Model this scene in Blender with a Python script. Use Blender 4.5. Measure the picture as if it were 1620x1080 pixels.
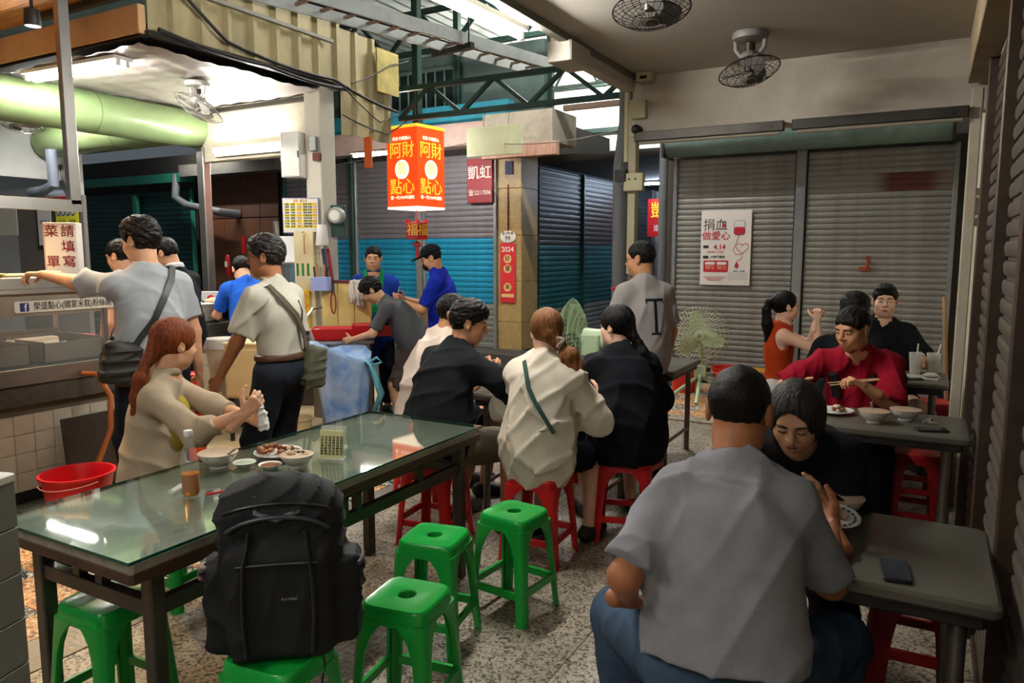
import bpy, math, random
import numpy as np
from mathutils import Vector, Matrix
PI = math.pi
for _o in list(bpy.data.objects): bpy.data.objects.remove(_o, do_unlink=True)
S = bpy.context.scene
COL = S.collection

# ---------------------------------------------------------------- camera
cam = bpy.data.cameras.new('camera'); cam_o = bpy.data.objects.new('camera', cam); COL.objects.link(cam_o)
cam.sensor_width = 36.0; cam.lens = 36.0 * 1173 / 1620; cam.clip_start = 0.05; cam.clip_end = 100
cam_o.location = (0, 0, 1.62); cam_o.rotation_euler = (math.radians(90 - 6.9), 0, math.radians(29.2))
S.camera = cam_o

# ---------------------------------------------------------------- world, exposure
w = bpy.data.worlds.new('night'); S.world = w; w.use_nodes = True
bg = w.node_tree.nodes['Background']; bg.inputs[0].default_value = (0.75, 0.88, 1.0, 1); bg.inputs[1].default_value = 0.04
S.view_settings.view_transform = 'Standard'; S.view_settings.look = 'None'
S.view_settings.gamma = 1.0; S.view_settings.exposure = 1.5; S.view_settings.use_curve_mapping = False
try:
    S.cycles.use_denoising = True; S.cycles.max_bounces = 7; S.cycles.diffuse_bounces = 4; S.cycles.glossy_bounces = 3
    S.cycles.transmission_bounces = 6; S.cycles.transparent_max_bounces = 8; S.cycles.caustics_reflective = False; S.cycles.caustics_refractive = False
    S.cycles.sample_clamp_indirect = 6.0
except Exception: pass

def area_light(name, loc, sx, sy, power, color, rot):
    l = bpy.data.lights.new(name, 'AREA'); l.shape = 'RECTANGLE'; l.size = sx; l.size_y = sy; l.energy = power; l.color = color
    o = bpy.data.objects.new(name, l); COL.objects.link(o); o.location = loc; o.rotation_euler = rot
    return o

# ---------------------------------------------------------------- helpers: colours, materials
def lin(c):
    return c / 12.92 if c <= 0.04045 else ((c + 0.055) / 1.055) ** 2.4
def hx(s):
    s = s.lstrip('#'); return tuple(lin(int(s[i:i + 2], 16) / 255) for i in (0, 2, 4)) + (1,)
MATS = {}
def nn(nt, t, **kw):
    n = nt.nodes.new(t)
    for k, v in kw.items():
        if k == 'i':
            for kk, vv in v.items(): n.inputs[kk].default_value = vv
        else: setattr(n, k, v)
    return n
def mat(name, col='#888888', rough=0.5, metal=0.0, var=0.0, vscale=6.0, col2=None, bump=0.0, bscale=60.0, spec=0.5,
        trans=0.0, ior=1.45, emit=None, estr=0.0, alpha=1.0, stretch=None, coat=0.0, grime=0.0, gcol='#1c1814', gscale=2.0, sheen=0.0):
    if name in MATS: return MATS[name]
    m = bpy.data.materials.new(name); m.use_nodes = True; nt = m.node_tree
    b = nt.nodes['Principled BSDF']; I = b.inputs
    c = hx(col) if isinstance(col, str) else tuple(col) + (1,)
    I['Base Color'].default_value = c; I['Roughness'].default_value = rough; I['Metallic'].default_value = metal
    I['Specular IOR Level'].default_value = spec; I['Transmission Weight'].default_value = trans; I['IOR'].default_value = ior
    I['Alpha'].default_value = alpha; I['Coat Weight'].default_value = coat; I['Sheen Weight'].default_value = sheen
    if emit: I['Emission Color'].default_value = hx(emit); I['Emission Strength'].default_value = estr
    if var or bump or grime:
        tc = nn(nt, 'ShaderNodeTexCoord'); vec = tc.outputs['Object']
        if stretch:
            mp = nn(nt, 'ShaderNodeMapping'); mp.inputs['Scale'].default_value = stretch
            nt.links.new(vec, mp.inputs['Vector']); vec = mp.outputs['Vector']
    src = None
    if var:
        nz = nn(nt, 'ShaderNodeTexNoise', i={'Scale': vscale, 'Detail': 6.0, 'Roughness': 0.65}); nt.links.new(vec, nz.inputs['Vector'])
        mr = nn(nt, 'ShaderNodeMapRange', i={'From Min': 0.3, 'From Max': 0.7}); nt.links.new(nz.outputs['Fac'], mr.inputs['Value'])
        mx = nn(nt, 'ShaderNodeMix', data_type='RGBA'); nt.links.new(mr.outputs['Result'], mx.inputs['Factor'])
        if col2: c1, c2 = c, hx(col2)
        else: c1, c2 = tuple(x * (1 - var) for x in c[:3]) + (1,), tuple(min(1, x * (1 + var)) for x in c[:3]) + (1,)
        mx.inputs[6].default_value = c1; mx.inputs[7].default_value = c2
        src = mx.outputs[2]; nt.links.new(src, I['Base Color'])
    if grime:
        nz = nn(nt, 'ShaderNodeTexNoise', i={'Scale': gscale, 'Detail': 8.0, 'Roughness': 0.7}); nt.links.new(vec, nz.inputs['Vector'])
        mr = nn(nt, 'ShaderNodeMapRange', i={'From Min': 0.45, 'From Max': 0.75, 'To Max': grime}); nt.links.new(nz.outputs['Fac'], mr.inputs['Value'])
        mx = nn(nt, 'ShaderNodeMix', data_type='RGBA'); nt.links.new(mr.outputs['Result'], mx.inputs['Factor'])
        if src: nt.links.new(src, mx.inputs[6])
        else: mx.inputs[6].default_value = c
        mx.inputs[7].default_value = hx(gcol); nt.links.new(mx.outputs[2], I['Base Color'])
    if bump:
        nz = nn(nt, 'ShaderNodeTexNoise', i={'Scale': bscale, 'Detail': 4.0}); nt.links.new(vec, nz.inputs['Vector'])
        bp = nn(nt, 'ShaderNodeBump', i={'Strength': bump, 'Distance': 0.004}); nt.links.new(nz.outputs['Fac'], bp.inputs['Height']); nt.links.new(bp.outputs['Normal'], I['Normal'])
    MATS[name] = m
    return m
def terrazzo(name, base, chip1, chip2, scale=55.0, t1=0.35, t2=0.3, rough=0.35, grime=0.35):
    m = bpy.data.materials.new(name); m.use_nodes = True; nt = m.node_tree; b = nt.nodes['Principled BSDF']
    tc = nn(nt, 'ShaderNodeTexCoord')
    def layer(prev, colr, sc, thr, w_):
        mp = nn(nt, 'ShaderNodeMapping'); mp.inputs['Location'].default_value = (w_, w_ * 2, 0)
        nt.links.new(tc.outputs['Object'], mp.inputs['Vector'])
        v = nn(nt, 'ShaderNodeTexVoronoi', i={'Scale': sc, 'Randomness': 1.0}); nt.links.new(mp.outputs['Vector'], v.inputs['Vector'])
        sp = nn(nt, 'ShaderNodeSeparateColor'); nt.links.new(v.outputs['Color'], sp.inputs[0])
        ls = nn(nt, 'ShaderNodeMath', operation='LESS_THAN'); ls.inputs[1].default_value = thr; nt.links.new(sp.outputs[0], ls.inputs[0])
        mx = nn(nt, 'ShaderNodeMix', data_type='RGBA'); nt.links.new(ls.outputs[0], mx.inputs['Factor'])
        if isinstance(prev, tuple): mx.inputs[6].default_value = prev
        else: nt.links.new(prev, mx.inputs[6])
        mx.inputs[7].default_value = hx(colr); return mx.outputs[2]
    o = layer(hx(base), chip1, scale, t1, 0.0); o = layer(o, chip2, scale * 1.35, t2, 3.7)
    nz = nn(nt, 'ShaderNodeTexNoise', i={'Scale': 1.3, 'Detail': 7.0, 'Roughness': 0.7}); nt.links.new(tc.outputs['Object'], nz.inputs['Vector'])
    mr = nn(nt, 'ShaderNodeMapRange', i={'From Min': 0.42, 'From Max': 0.7, 'To Max': grime}); nt.links.new(nz.outputs['Fac'], mr.inputs['Value'])
    mx = nn(nt, 'ShaderNodeMix', data_type='RGBA'); nt.links.new(mr.outputs['Result'], mx.inputs['Factor']); nt.links.new(o, mx.inputs[6]); mx.inputs[7].default_value = hx('#2a2118')
    nt.links.new(mx.outputs[2], b.inputs['Base Color']); b.inputs['Roughness'].default_value = rough
    m2 = nn(nt, 'ShaderNodeMapRange', i={'To Min': rough - 0.1, 'To Max': rough + 0.25}); nt.links.new(nz.outputs['Fac'], m2.inputs['Value']); nt.links.new(m2.outputs['Result'], b.inputs['Roughness'])
    MATS[name] = m; return m

# ---------------------------------------------------------------- helpers: objects
def tag(o, label=None, cat=None, group=None, kind=None):
    if label: o['label'] = label
    if cat: o['category'] = cat
    if group: o['group'] = group
    if kind: o['kind'] = kind
    return o
def empty(name, loc=(0, 0, 0), rz=0.0, label=None, cat=None, group=None, kind=None):
    o = bpy.data.objects.new(name, None); COL.objects.link(o); o.location = loc; o.rotation_euler = (0, 0, rz); o.empty_display_size = 0.05
    return tag(o, label, cat, group, kind)
def link(name, me, parent=None, loc=None, rot=None, kind=None):
    o = bpy.data.objects.new(name, me); COL.objects.link(o)
    if parent is not None: o.parent = parent
    if loc is not None: o.location = loc
    if rot is not None: o.rotation_euler = rot
    if kind: o['kind'] = kind
    return o
def copy_tree(o, parent=None):
    c = o.copy(); COL.objects.link(c)
    if parent is not None: c.parent = parent
    for ch in [x for x in bpy.data.objects if x.parent == o]: copy_tree(ch, c)
    return c
class MB:
    def __init__(s): s.v = []; s.f = []; s.m = []
    def add(s, v, f, mi=0):
        k = len(s.v); s.v += [tuple(x) for x in v]; s.f += [tuple(i + k for i in q) for q in f]; s.m += [mi] * len(f); return s
    def box(s, c, d, rot=None, mi=0):
        x, y, z = (k / 2 for k in d)
        p = [(-x, -y, -z), (x, -y, -z), (x, y, -z), (-x, y, -z), (-x, -y, z), (x, -y, z), (x, y, z), (-x, y, z)]
        if rot is not None:
            M = rot if isinstance(rot, Matrix) else Matrix.Rotation(rot, 3, 'Z')
            p = [M @ Vector(q) for q in p]
        return s.add([(q[0] + c[0], q[1] + c[1], q[2] + c[2]) for q in p], [(3, 2, 1, 0), (4, 5, 6, 7), (0, 1, 5, 4), (1, 2, 6, 5), (2, 3, 7, 6), (3, 0, 4, 7)], mi)
    def bx(s, a, b, mi=0):
        return s.box([(a[i] + b[i]) / 2 for i in range(3)], [abs(b[i] - a[i]) for i in range(3)], None, mi)
    def rbox(s, c, d, r=0.01, n=3, rot=None, mi=0, axis=2):
        # box with rounded vertical edges
        if axis == 0: d = (d[1], d[2], d[0])
        if axis == 1: d = (d[2], d[0], d[1])
        x, y, z = (k / 2 for k in d); r = min(r, x * .99, y * .99); ring = []
        for cx, cy, a0 in ((x - r, y - r, 0), (-x + r, y - r, PI / 2), (-x + r, -y + r, PI), (x - r, -y + r, 1.5 * PI)):
            for i in range(n + 1):
                a = a0 + PI / 2 * i / n; ring.append((cx + r * math.cos(a), cy + r * math.sin(a)))
        N = len(ring); e = min(r * .4, z * .5)
        cx_, cy_ = 1 - e / x, 1 - e / y
        lv = [(-z, cx_, cy_), (-z + e, 1, 1), (z - e, 1, 1), (z, cx_, cy_)]
        v = [(px * a, py * b, h) for h, a, b in lv for px, py in ring]
        f = [(k * N + i, k * N + (i + 1) % N, (k + 1) * N + (i + 1) % N, (k + 1) * N + i) for k in range(3) for i in range(N)]
        f += [tuple(range(N))[::-1], tuple(range(3 * N, 4 * N))]
        if axis == 0: v = [(q[2], q[0], q[1]) for q in v]
        if axis == 1: v = [(q[1], q[2], q[0]) for q in v]
        if rot is not None:
            M = rot if isinstance(rot, Matrix) else Matrix.Rotation(rot, 3, 'Z'); v = [M @ Vector(q) for q in v]
        return s.add([(q[0] + c[0], q[1] + c[1], q[2] + c[2]) for q in v], f, mi)
    def tube(s, pts, r, n=8, mi=0, flat=None, closed=False):
        P = [Vector(p) for p in pts]; R = r if isinstance(r, (list, tuple)) else [r] * len(P); v = []; up = None
        for i, p in enumerate(P):
            if closed: d = (P[(i + 1) % len(P)] - P[i - 1]).normalized()
            else: d = (P[min(i + 1, len(P) - 1)] - P[max(i - 1, 0)]).normalized()
            if up is None: up = Vector((0, 0, 1)) if abs(d.z) < .9 else Vector((1, 0, 0))
            a = d.cross(up); a = a.normalized() if a.length > 1e-6 else Vector((1, 0, 0)); b = a.cross(d).normalized(); up = b
            for k in range(n):
                t = 2 * PI * k / n; fl = flat or 1.0
                v.append(p + a * math.cos(t) * R[i] + b * math.sin(t) * R[i] * fl)
        L = len(P); f = [(i * n + k, i * n + (k + 1) % n, ((i + 1) % L) * n + (k + 1) % n, ((i + 1) % L) * n + k) for i in range(L if closed else L - 1) for k in range(n)]
        if not closed: f += [tuple(range(n))[::-1], tuple(range((L - 1) * n, L * n))]
        return s.add(v, f, mi)
    def cyl(s, a, b, r0, r1=None, n=16, mi=0): return s.tube([a, b], [r0, r0 if r1 is None else r1], n, mi)
    def lathe(s, prof, n=24, c=(0, 0, 0), mi=0):
        v = [(c[0] + r * math.cos(2 * PI * k / n), c[1] + r * math.sin(2 * PI * k / n), c[2] + z) for r, z in prof for k in range(n)]
        f = [(i * n + k, i * n + (k + 1) % n, (i + 1) * n + (k + 1) % n, (i + 1) * n + k) for i in range(len(prof) - 1) for k in range(n)]
        if prof[0][0] > 1e-5: f.append(tuple(range(n))[::-1])
        if prof[-1][0] > 1e-5: f.append(tuple(range((len(prof) - 1) * n, len(prof) * n)))
        return s.add(v, f, mi)
    def prism(s, pts, z0, z1, M=None, mi=0):
        N = len(pts); v = [(x, y, z0) for x, y in pts] + [(x, y, z1) for x, y in pts]
        if M is not None: v = [M @ Vector(q) for q in v]
        return s.add(v, [tuple(range(N))[::-1], tuple(range(N, 2 * N))] + [(i, (i + 1) % N, N + (i + 1) % N, N + i) for i in range(N)], mi)
    def sphere(s, c, r, n=12, m_=8, mi=0):
        rr = r if isinstance(r, (tuple, list)) else (r, r, r); v = []; f = []
        for i in range(m_ + 1):
            t = PI * i / m_
            for k in range(n): v.append((c[0] + rr[0] * math.sin(t) * math.cos(2 * PI * k / n), c[1] + rr[1] * math.sin(t) * math.sin(2 * PI * k / n), c[2] - rr[2] * math.cos(t)))
        for i in range(m_):
            for k in range(n): f.append((i * n + k, i * n + (k + 1) % n, (i + 1) * n + (k + 1) % n, (i + 1) * n + k))
        return s.add(v, f, mi)
    def mesh(s, name, mats, smooth=False):
        me = bpy.data.meshes.new(name); me.from_pydata(s.v, [], s.f)
        for m in (mats if isinstance(mats, (list, tuple)) else [mats]): me.materials.append(m)
        if any(s.m): me.polygons.foreach_set('material_index', s.m)
        if smooth:
            me.polygons.foreach_set('use_smooth', [True] * len(me.polygons))
            if smooth != 'all':
                try: me.set_sharp_from_angle(angle=math.radians(40))
                except Exception: pass
        me.validate(); me.update(); return me
    def build(s, name, mats, parent=None, smooth=False, loc=None, rot=None, kind=None):
        return link(name, s.mesh(name, mats, smooth), parent, loc, rot, kind)
def thing(o, label, cat, group=None): return tag(o, label, cat, group)
def struct(o): o['kind'] = 'structure'; return o

def text(name, s, size, m, parent=None, loc=(0, 0, 0), rot=(PI / 2, 0, 0), ext=0.0008, bold=0.0, ax='CENTER', ay='CENTER', sx=1.0, spacing=1.0, line=1.0):
    cu = bpy.data.curves.new(name, 'FONT'); cu.body = s; cu.size = size; cu.extrude = ext; cu.offset = bold * size; cu.align_x = ax; cu.align_y = ay
    cu.resolution_u = 3; cu.space_character = spacing; cu.space_line = line
    t = bpy.data.objects.new(name + '_curve', cu); me = bpy.data.meshes.new_from_object(t)
    if len(me.vertices) == 0:
        COL.objects.link(t); bpy.context.view_layer.update(); dg = bpy.context.evaluated_depsgraph_get(); me = bpy.data.meshes.new_from_object(t.evaluated_get(dg))
    bpy.data.objects.remove(t, do_unlink=True)
    me.materials.clear(); me.materials.append(m)
    o = link(name, me, parent, loc, rot); o.scale = (sx, 1, 1); return o
# ---------------------------------------------------------------- implicit surfaces for bodies, cloth, hair
def V(*a): return np.array(a if len(a) > 1 else a[0], dtype=float)
def unit(v): v = np.asarray(v, float); n = np.linalg.norm(v); return v / n if n > 1e-9 else v
class Sdf:
    def __init__(s): s.p = []
    def cone(s, a, b, ra, rb=None, k=0.03, op='u', cut=False, cut0=False, pl=0.0):
        a = V(a); b = V(b); rb = ra if rb is None else rb; ba = b - a; L2 = max(ba.dot(ba), 1e-12); L = math.sqrt(L2); ub = ba / L
        def fn(X, Y, Z):
            px, py, pz = X - a[0], Y - a[1], Z - a[2]
            h = (px * ba[0] + py * ba[1] + pz * ba[2]) / L2
            t = np.clip(h, 0, 1)
            d = np.sqrt((px - t * ba[0]) ** 2 + (py - t * ba[1]) ** 2 + (pz - t * ba[2]) ** 2) - (ra + (rb - ra) * t)
            if cut: d = np.maximum(d, (h - 1) * L)
            if cut0: d = np.maximum(d, -h * L)
            return d
        R = max(ra, rb); s.p.append((fn, np.minimum(a, b) - R, np.maximum(a, b) + R, op, k)); return s
    def ell(s, c, r, fr=None, k=0.03, op='u'):
        c = V(c); r = V(r); fr = np.eye(3) if fr is None else fr   # rows = axes
        def fn(X, Y, Z):
            px, py, pz = X - c[0], Y - c[1], Z - c[2]; k0 = 0; k1 = 0
            for i in range(3):
                q = px * fr[i][0] + py * fr[i][1] + pz * fr[i][2]; k0 = k0 + (q / r[i]) ** 2; k1 = k1 + (q / r[i] ** 2) ** 2
            k0 = np.sqrt(k0); k1 = np.sqrt(k1) + 1e-9
            return k0 * (k0 - 1) / k1
        e = np.sqrt(sum((r[i] * fr[i]) ** 2 for i in range(3))); s.p.append((fn, c - e, c + e, op, k)); return s
    def box(s, c, h, rr=0.02, fr=None, k=0.02, op='u'):
        c = V(c); h = V(h); fr = np.eye(3) if fr is None else fr
        def fn(X, Y, Z):
            px, py, pz = X - c[0], Y - c[1], Z - c[2]; o2 = 0; mx = None
            for i in range(3):
                q = np.abs(px * fr[i][0] + py * fr[i][1] + pz * fr[i][2]) - (h[i] - rr)
                o2 = o2 + np.maximum(q, 0) ** 2; mx = q if mx is None else np.maximum(mx, q)
            return np.sqrt(o2) + np.minimum(mx, 0) - rr
        e = np.sqrt(sum((h[i] * fr[i]) ** 2 for i in range(3))); s.p.append((fn, c - e, c + e, op, k)); return s
    def torus(s, c, n, R, r, k=0.01, op='u', flat=1.0):
        c = V(c); n = unit(n)
        def fn(X, Y, Z):
            px, py, pz = X - c[0], Y - c[1], Z - c[2]; h = px * n[0] + py * n[1] + pz * n[2]
            q = np.sqrt(np.maximum(px * px + py * py + pz * pz - h * h, 0)) - R
            return np.sqrt(q * q + (h * flat) ** 2) - r
        s.p.append((fn, c - R - r, c + R + r, op, k)); return s
    def plane(s, p, n, k=0.0):   # keep the side opposite to n
        p = V(p); n = unit(n)
        s.p.append((lambda X, Y, Z: (X - p[0]) * n[0] + (Y - p[1]) * n[1] + (Z - p[2]) * n[2], None, None, 'i', k)); return s
    def curve(s, pts, rs, k=0.02):
        for i in range(len(pts) - 1): s.cone(pts[i], pts[i + 1], rs[i], rs[i + 1], k)
        return s
    @staticmethod
    def smin(a, b, k):
        if k <= 1e-6: return np.minimum(a, b)
        h = np.clip(0.5 + 0.5 * (b - a) / k, 0, 1); return b + (a - b) * h - k * h * (1 - h)
    def at(s, p):
        X, Y, Z = (np.array([[[q]]], float) for q in p); D = np.full((1, 1, 1), 9.0)
        for fn, lo, hi, op, k in s.p:
            d = fn(X, Y, Z); D = s.smin(D, d, k) if op == 'u' else (-s.smin(-D, d, k) if op == 's' else -s.smin(-D, -d, k))
        return float(D[0, 0, 0])
    def snap(s, p, off=0.004, it=6):
        p = V(p).copy()
        for _ in range(it):
            d = s.at(p) - off; e = 1e-3
            g = unit([s.at(p + V(e, 0, 0)) - s.at(p - V(e, 0, 0)), s.at(p + V(0, e, 0)) - s.at(p - V(0, e, 0)), s.at(p + V(0, 0, e)) - s.at(p - V(0, 0, e))])
            p = p - g * d
        return p
    def polys(s, res, noise=None):
        us = [q for q in s.p if q[3] == 'u']
        lo = np.min([q[1] for q in us], 0) - 3 * res; hi = np.max([q[2] for q in us], 0) + 3 * res
        n = np.ceil((hi - lo) / res).astype(int) + 1
        ax = [lo[i] + res * np.arange(n[i]) for i in range(3)]
        D = np.full(n, 0.2, np.float32)
        for fn, l, h, op, k in s.p:
            if l is None: sl = [slice(0, n[i]) for i in range(3)]
            else:
                mg = k + 3 * res + 0.01
                sl = [slice(max(0, int((l[i] - mg - lo[i]) / res)), min(n[i], int((h[i] + mg - lo[i]) / res) + 2)) for i in range(3)]
            if any(q.stop <= q.start for q in sl): continue
            X = ax[0][sl[0]][:, None, None]; Y = ax[1][sl[1]][None, :, None]; Z = ax[2][sl[2]][None, None, :]
            d = fn(X, Y, Z); sl = tuple(sl); D[sl] = s.smin(D[sl], d, k) if op == 'u' else (-s.smin(-D[sl], d, k) if op == 's' else -s.smin(-D[sl], -d, k))
        if noise is not None: D = D + noise(ax[0][:, None, None], ax[1][None, :, None], ax[2][None, None, :]).astype(np.float32)
        return surface_nets(D, lo, res)
def surface_nets(D, lo, res):
    s = D < 0; n = D.shape
    c = np.zeros((n[0] - 1, n[1] - 1, n[2] - 1), np.int8)
    for i in (0, 1):
        for j in (0, 1):
            for k in (0, 1): c += s[i:n[0] - 1 + i, j:n[1] - 1 + j, k:n[2] - 1 + k]
    act = (c > 0) & (c < 8); idx = np.argwhere(act); N = len(idx)
    if N == 0: return np.zeros((0, 3)), []
    vid = np.full(act.shape, -1, np.int64); vid[act] = np.arange(N)
    cr = {}
    corners = [(i, j, k) for i in (0, 1) for j in (0, 1) for k in (0, 1)]
    val = {q: D[idx[:, 0] + q[0], idx[:, 1] + q[1], idx[:, 2] + q[2]].astype(float) for q in corners}
    acc = np.zeros((N, 3)); cnt = np.zeros(N)
    for q in corners:
        for a in range(3):
            if q[a] == 0:
                r = list(q); r[a] = 1; r = tuple(r); d0 = val[q]; d1 = val[r]; m = (d0 < 0) != (d1 < 0)
                t = np.where(m, d0 / np.where(m, d0 - d1, 1), 0)
                pt = np.tile(np.array(q, float), (N, 1)); pt[:, a] += t
                acc[m] += pt[m]; cnt[m] += 1
    verts = lo + res * (idx + acc / cnt[:, None])
    F = []
    for a in range(3):
        b, cc = (a + 1) % 3, (a + 2) % 3
        sl0 = [slice(None)] * 3; sl1 = [slice(None)] * 3; sl0[a] = slice(0, n[a] - 1); sl1[a] = slice(1, n[a])
        ch = s[tuple(sl0)] != s[tuple(sl1)]; e = np.argwhere(ch)
        e = e[(e[:, b] > 0) & (e[:, cc] > 0) & (e[:, b] < n[b] - 1) & (e[:, cc] < n[cc] - 1)]
        if len(e) == 0: continue
        def cell(db, dc):
            q = e.copy(); q[:, b] -= db; q[:, cc] -= dc; return vid[q[:, 0], q[:, 1], q[:, 2]]
        q = np.stack([cell(1, 1), cell(0, 1), cell(0, 0), cell(1, 0)], 1)
        flip = ~s[e[:, 0], e[:, 1], e[:, 2]]; q[flip] = q[flip][:, ::-1]
        F.append(q)
    F = np.concatenate(F); F = F[(F >= 0).all(1)]
    return verts, F
def np_mesh(name, parts, mats, fmat=None):
    """parts: list of (verts, quads) -> one mesh"""
    vs = []; fs = []; k = 0
    for v, f in parts:
        if len(v) == 0: continue
        vs.append(v); fs.append(np.asarray(f) + k); k += len(v)
    v = np.concatenate(vs); f = np.concatenate(fs)
    me = bpy.data.meshes.new(name); me.vertices.add(len(v)); me.vertices.foreach_set('co', v.ravel())
    me.loops.add(len(f) * 4); me.loops.foreach_set('vertex_index', f.ravel().astype(np.int32))
    me.polygons.add(len(f)); me.polygons.foreach_set('loop_start', np.arange(len(f), dtype=np.int32) * 4)
    me.polygons.foreach_set('use_smooth', np.ones(len(f), bool))
    for m in (mats if isinstance(mats, (list, tuple)) else [mats]): me.materials.append(m)
    if fmat is not None: me.polygons.foreach_set('material_index', fmat(v[f].mean(1)).astype(np.int32))
    me.update(calc_edges=True); me.validate(); return me
def folds(seed, amp, wl=0.11, dirs=None, n=4, warp=0.9, soft=False):
    r = np.random.RandomState(seed); W = []
    for i in range(n):
        d = unit(r.normal(size=3) * (dirs if dirs is not None else (1, 1, 1))); W.append((d * 2 * PI / (wl * r.uniform(.8, 2.0)), r.uniform(0, 6.28), unit(r.normal(size=3)) * 2 * PI / (wl * 2.6), r.uniform(0, 6.28), unit(r.normal(size=3)) * 2 * PI / (wl * 3.2), r.uniform(0, 6.28)))
    def fn(X, Y, Z):
        t = 0
        for d, ph, e, q, g, h in W:
            s = np.sin(d[0] * X + d[1] * Y + d[2] * Z + ph + warp * np.sin(e[0] * X + e[1] * Y + e[2] * Z + q))
            if soft: t = t + s / n
            else:
                m = np.clip(.55 + .75 * np.sin(g[0] * X + g[1] * Y + g[2] * Z + h), 0, 1); t = t - m * (1 - np.abs(s)) ** 2.2 * .8 + .12
        return amp * t
    return fn
# ---------------------------------------------------------------- people
SK = dict(tan=('#bd8762', '#a06650'), mid=('#cb9876', '#ab7160'), fair=('#dcb097', '#b97d6c'), dark=('#96603f', '#7d4a38'), old=('#ba8d6c', '#93604f'))
def skin_mats(k):
    a, b = SK[k]
    m = mat('skin_' + k, a, 0.5, var=0.09, vscale=14, bump=0.15, bscale=180, spec=0.4)
    try: m.node_tree.nodes['Principled BSDF'].inputs['Subsurface Weight'].default_value = 0.0
    except Exception: pass
    return [m, mat('lip_' + k, b, 0.4, var=0.08, vscale=60)]
def cloth(name, col, rough=0.9, var=0.07, col2=None): return mat('cloth_' + name, col, rough, var=var, vscale=9, bump=0.35, bscale=420, spec=0.15, sheen=0.0, col2=col2)
def hairmat(name, col, col2=None, st=(1, 1, .14)):
    if 'hair_' + name in MATS: return MATS['hair_' + name]
    m = mat('hair_' + name, col, 0.42, var=0.45, vscale=120, col2=col2, bump=0.9, bscale=260, spec=0.18, stretch=st); return m
def ik(a, t, l1, l2, pole):
    a = V(a); t = V(t); d = t - a; L = np.linalg.norm(d); L = min(max(L, abs(l1 - l2) + 1e-3), (l1 + l2) * 0.998); u = unit(d); t = a + u * L
    x = (L * L + l1 * l1 - l2 * l2) / (2 * L); h = math.sqrt(max(l1 * l1 - x * x, 0)); p = V(pole); p = unit(p - u * p.dot(u)); return a + u * x + p * h, t
def frame_from(u, r):
    u = unit(u); r = V(r); r = unit(r - u * r.dot(u)); return np.array([r, np.cross(u, r), u])   # rows right, fwd, up
def rot_frame(yaw, pitch, roll=0.0):
    M = Matrix.Rotation(yaw, 3, 'Z') @ Matrix.Rotation(pitch, 3, 'X') @ Matrix.Rotation(roll, 3, 'Y'); return np.array(M).T
def hand_sdf(side, wrist, d, palm, curl=0.5, spread=0.1, thumb=0.5, s=1.0):
    """wrist point, finger direction d, palm normal; side +1 right / -1 left; returns Sdf"""
    d = unit(d); palm = V(palm); palm = unit(palm - d * palm.dot(d)); sx = np.cross(d, palm) * side   # towards the thumb
    S_ = Sdf(); W = V(wrist)
    S_.cone(W - d * 0.09 * s, W, 0.026 * s, 0.023 * s, 0.01)
    offs = (0.026, 0.009, -0.009, -0.025); ln = (0.072, 0.080, 0.075, 0.058)
    for i in range(4):
        b0 = W + sx * offs[i] * 0.6 * s + d * 0.01 * s; kn = W + sx * offs[i] * s + d * (0.082 - 0.006 * abs(i - 1)) * s
        S_.cone(b0, kn, 0.0135 * s, 0.0115 * s, 0.014 * s)
    for i in range(4):
        kn = W + sx * offs[i] * s + d * (0.082 - 0.006 * abs(i - 1)) * s; p = kn; a = 0.25 * curl; fd = unit(d + sx * spread * (1.5 - i) * 0.5)
        for j, fr in enumerate((0.45, 0.31, 0.24)):
            a += curl * (0.55 if j == 0 else 0.75); dd = unit(fd * math.cos(a) + palm * math.sin(a)); q = p + dd * ln[i] * fr * s
            S_.cone(p, q, (0.0095 - 0.0009 * j) * s, (0.0088 - 0.001 * j) * s, 0.0035 * s); p = q
    p = W + sx * 0.02 * s + d * 0.02 * s
    for j, (l, r0) in enumerate(((0.042, 0.014), (0.032, 0.0115), (0.026, 0.0095))):
        dd = unit(d * (0.55 + .2 * j) + sx * (0.75 - 0.5 * j * thumb) + palm * (0.25 + 0.6 * thumb * (0.5 + j * .5))); q = p + dd * l * s
        S_.cone(p, q, r0 * s, r0 * 0.88 * s, 0.006 * s); p = q
    return S_
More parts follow.
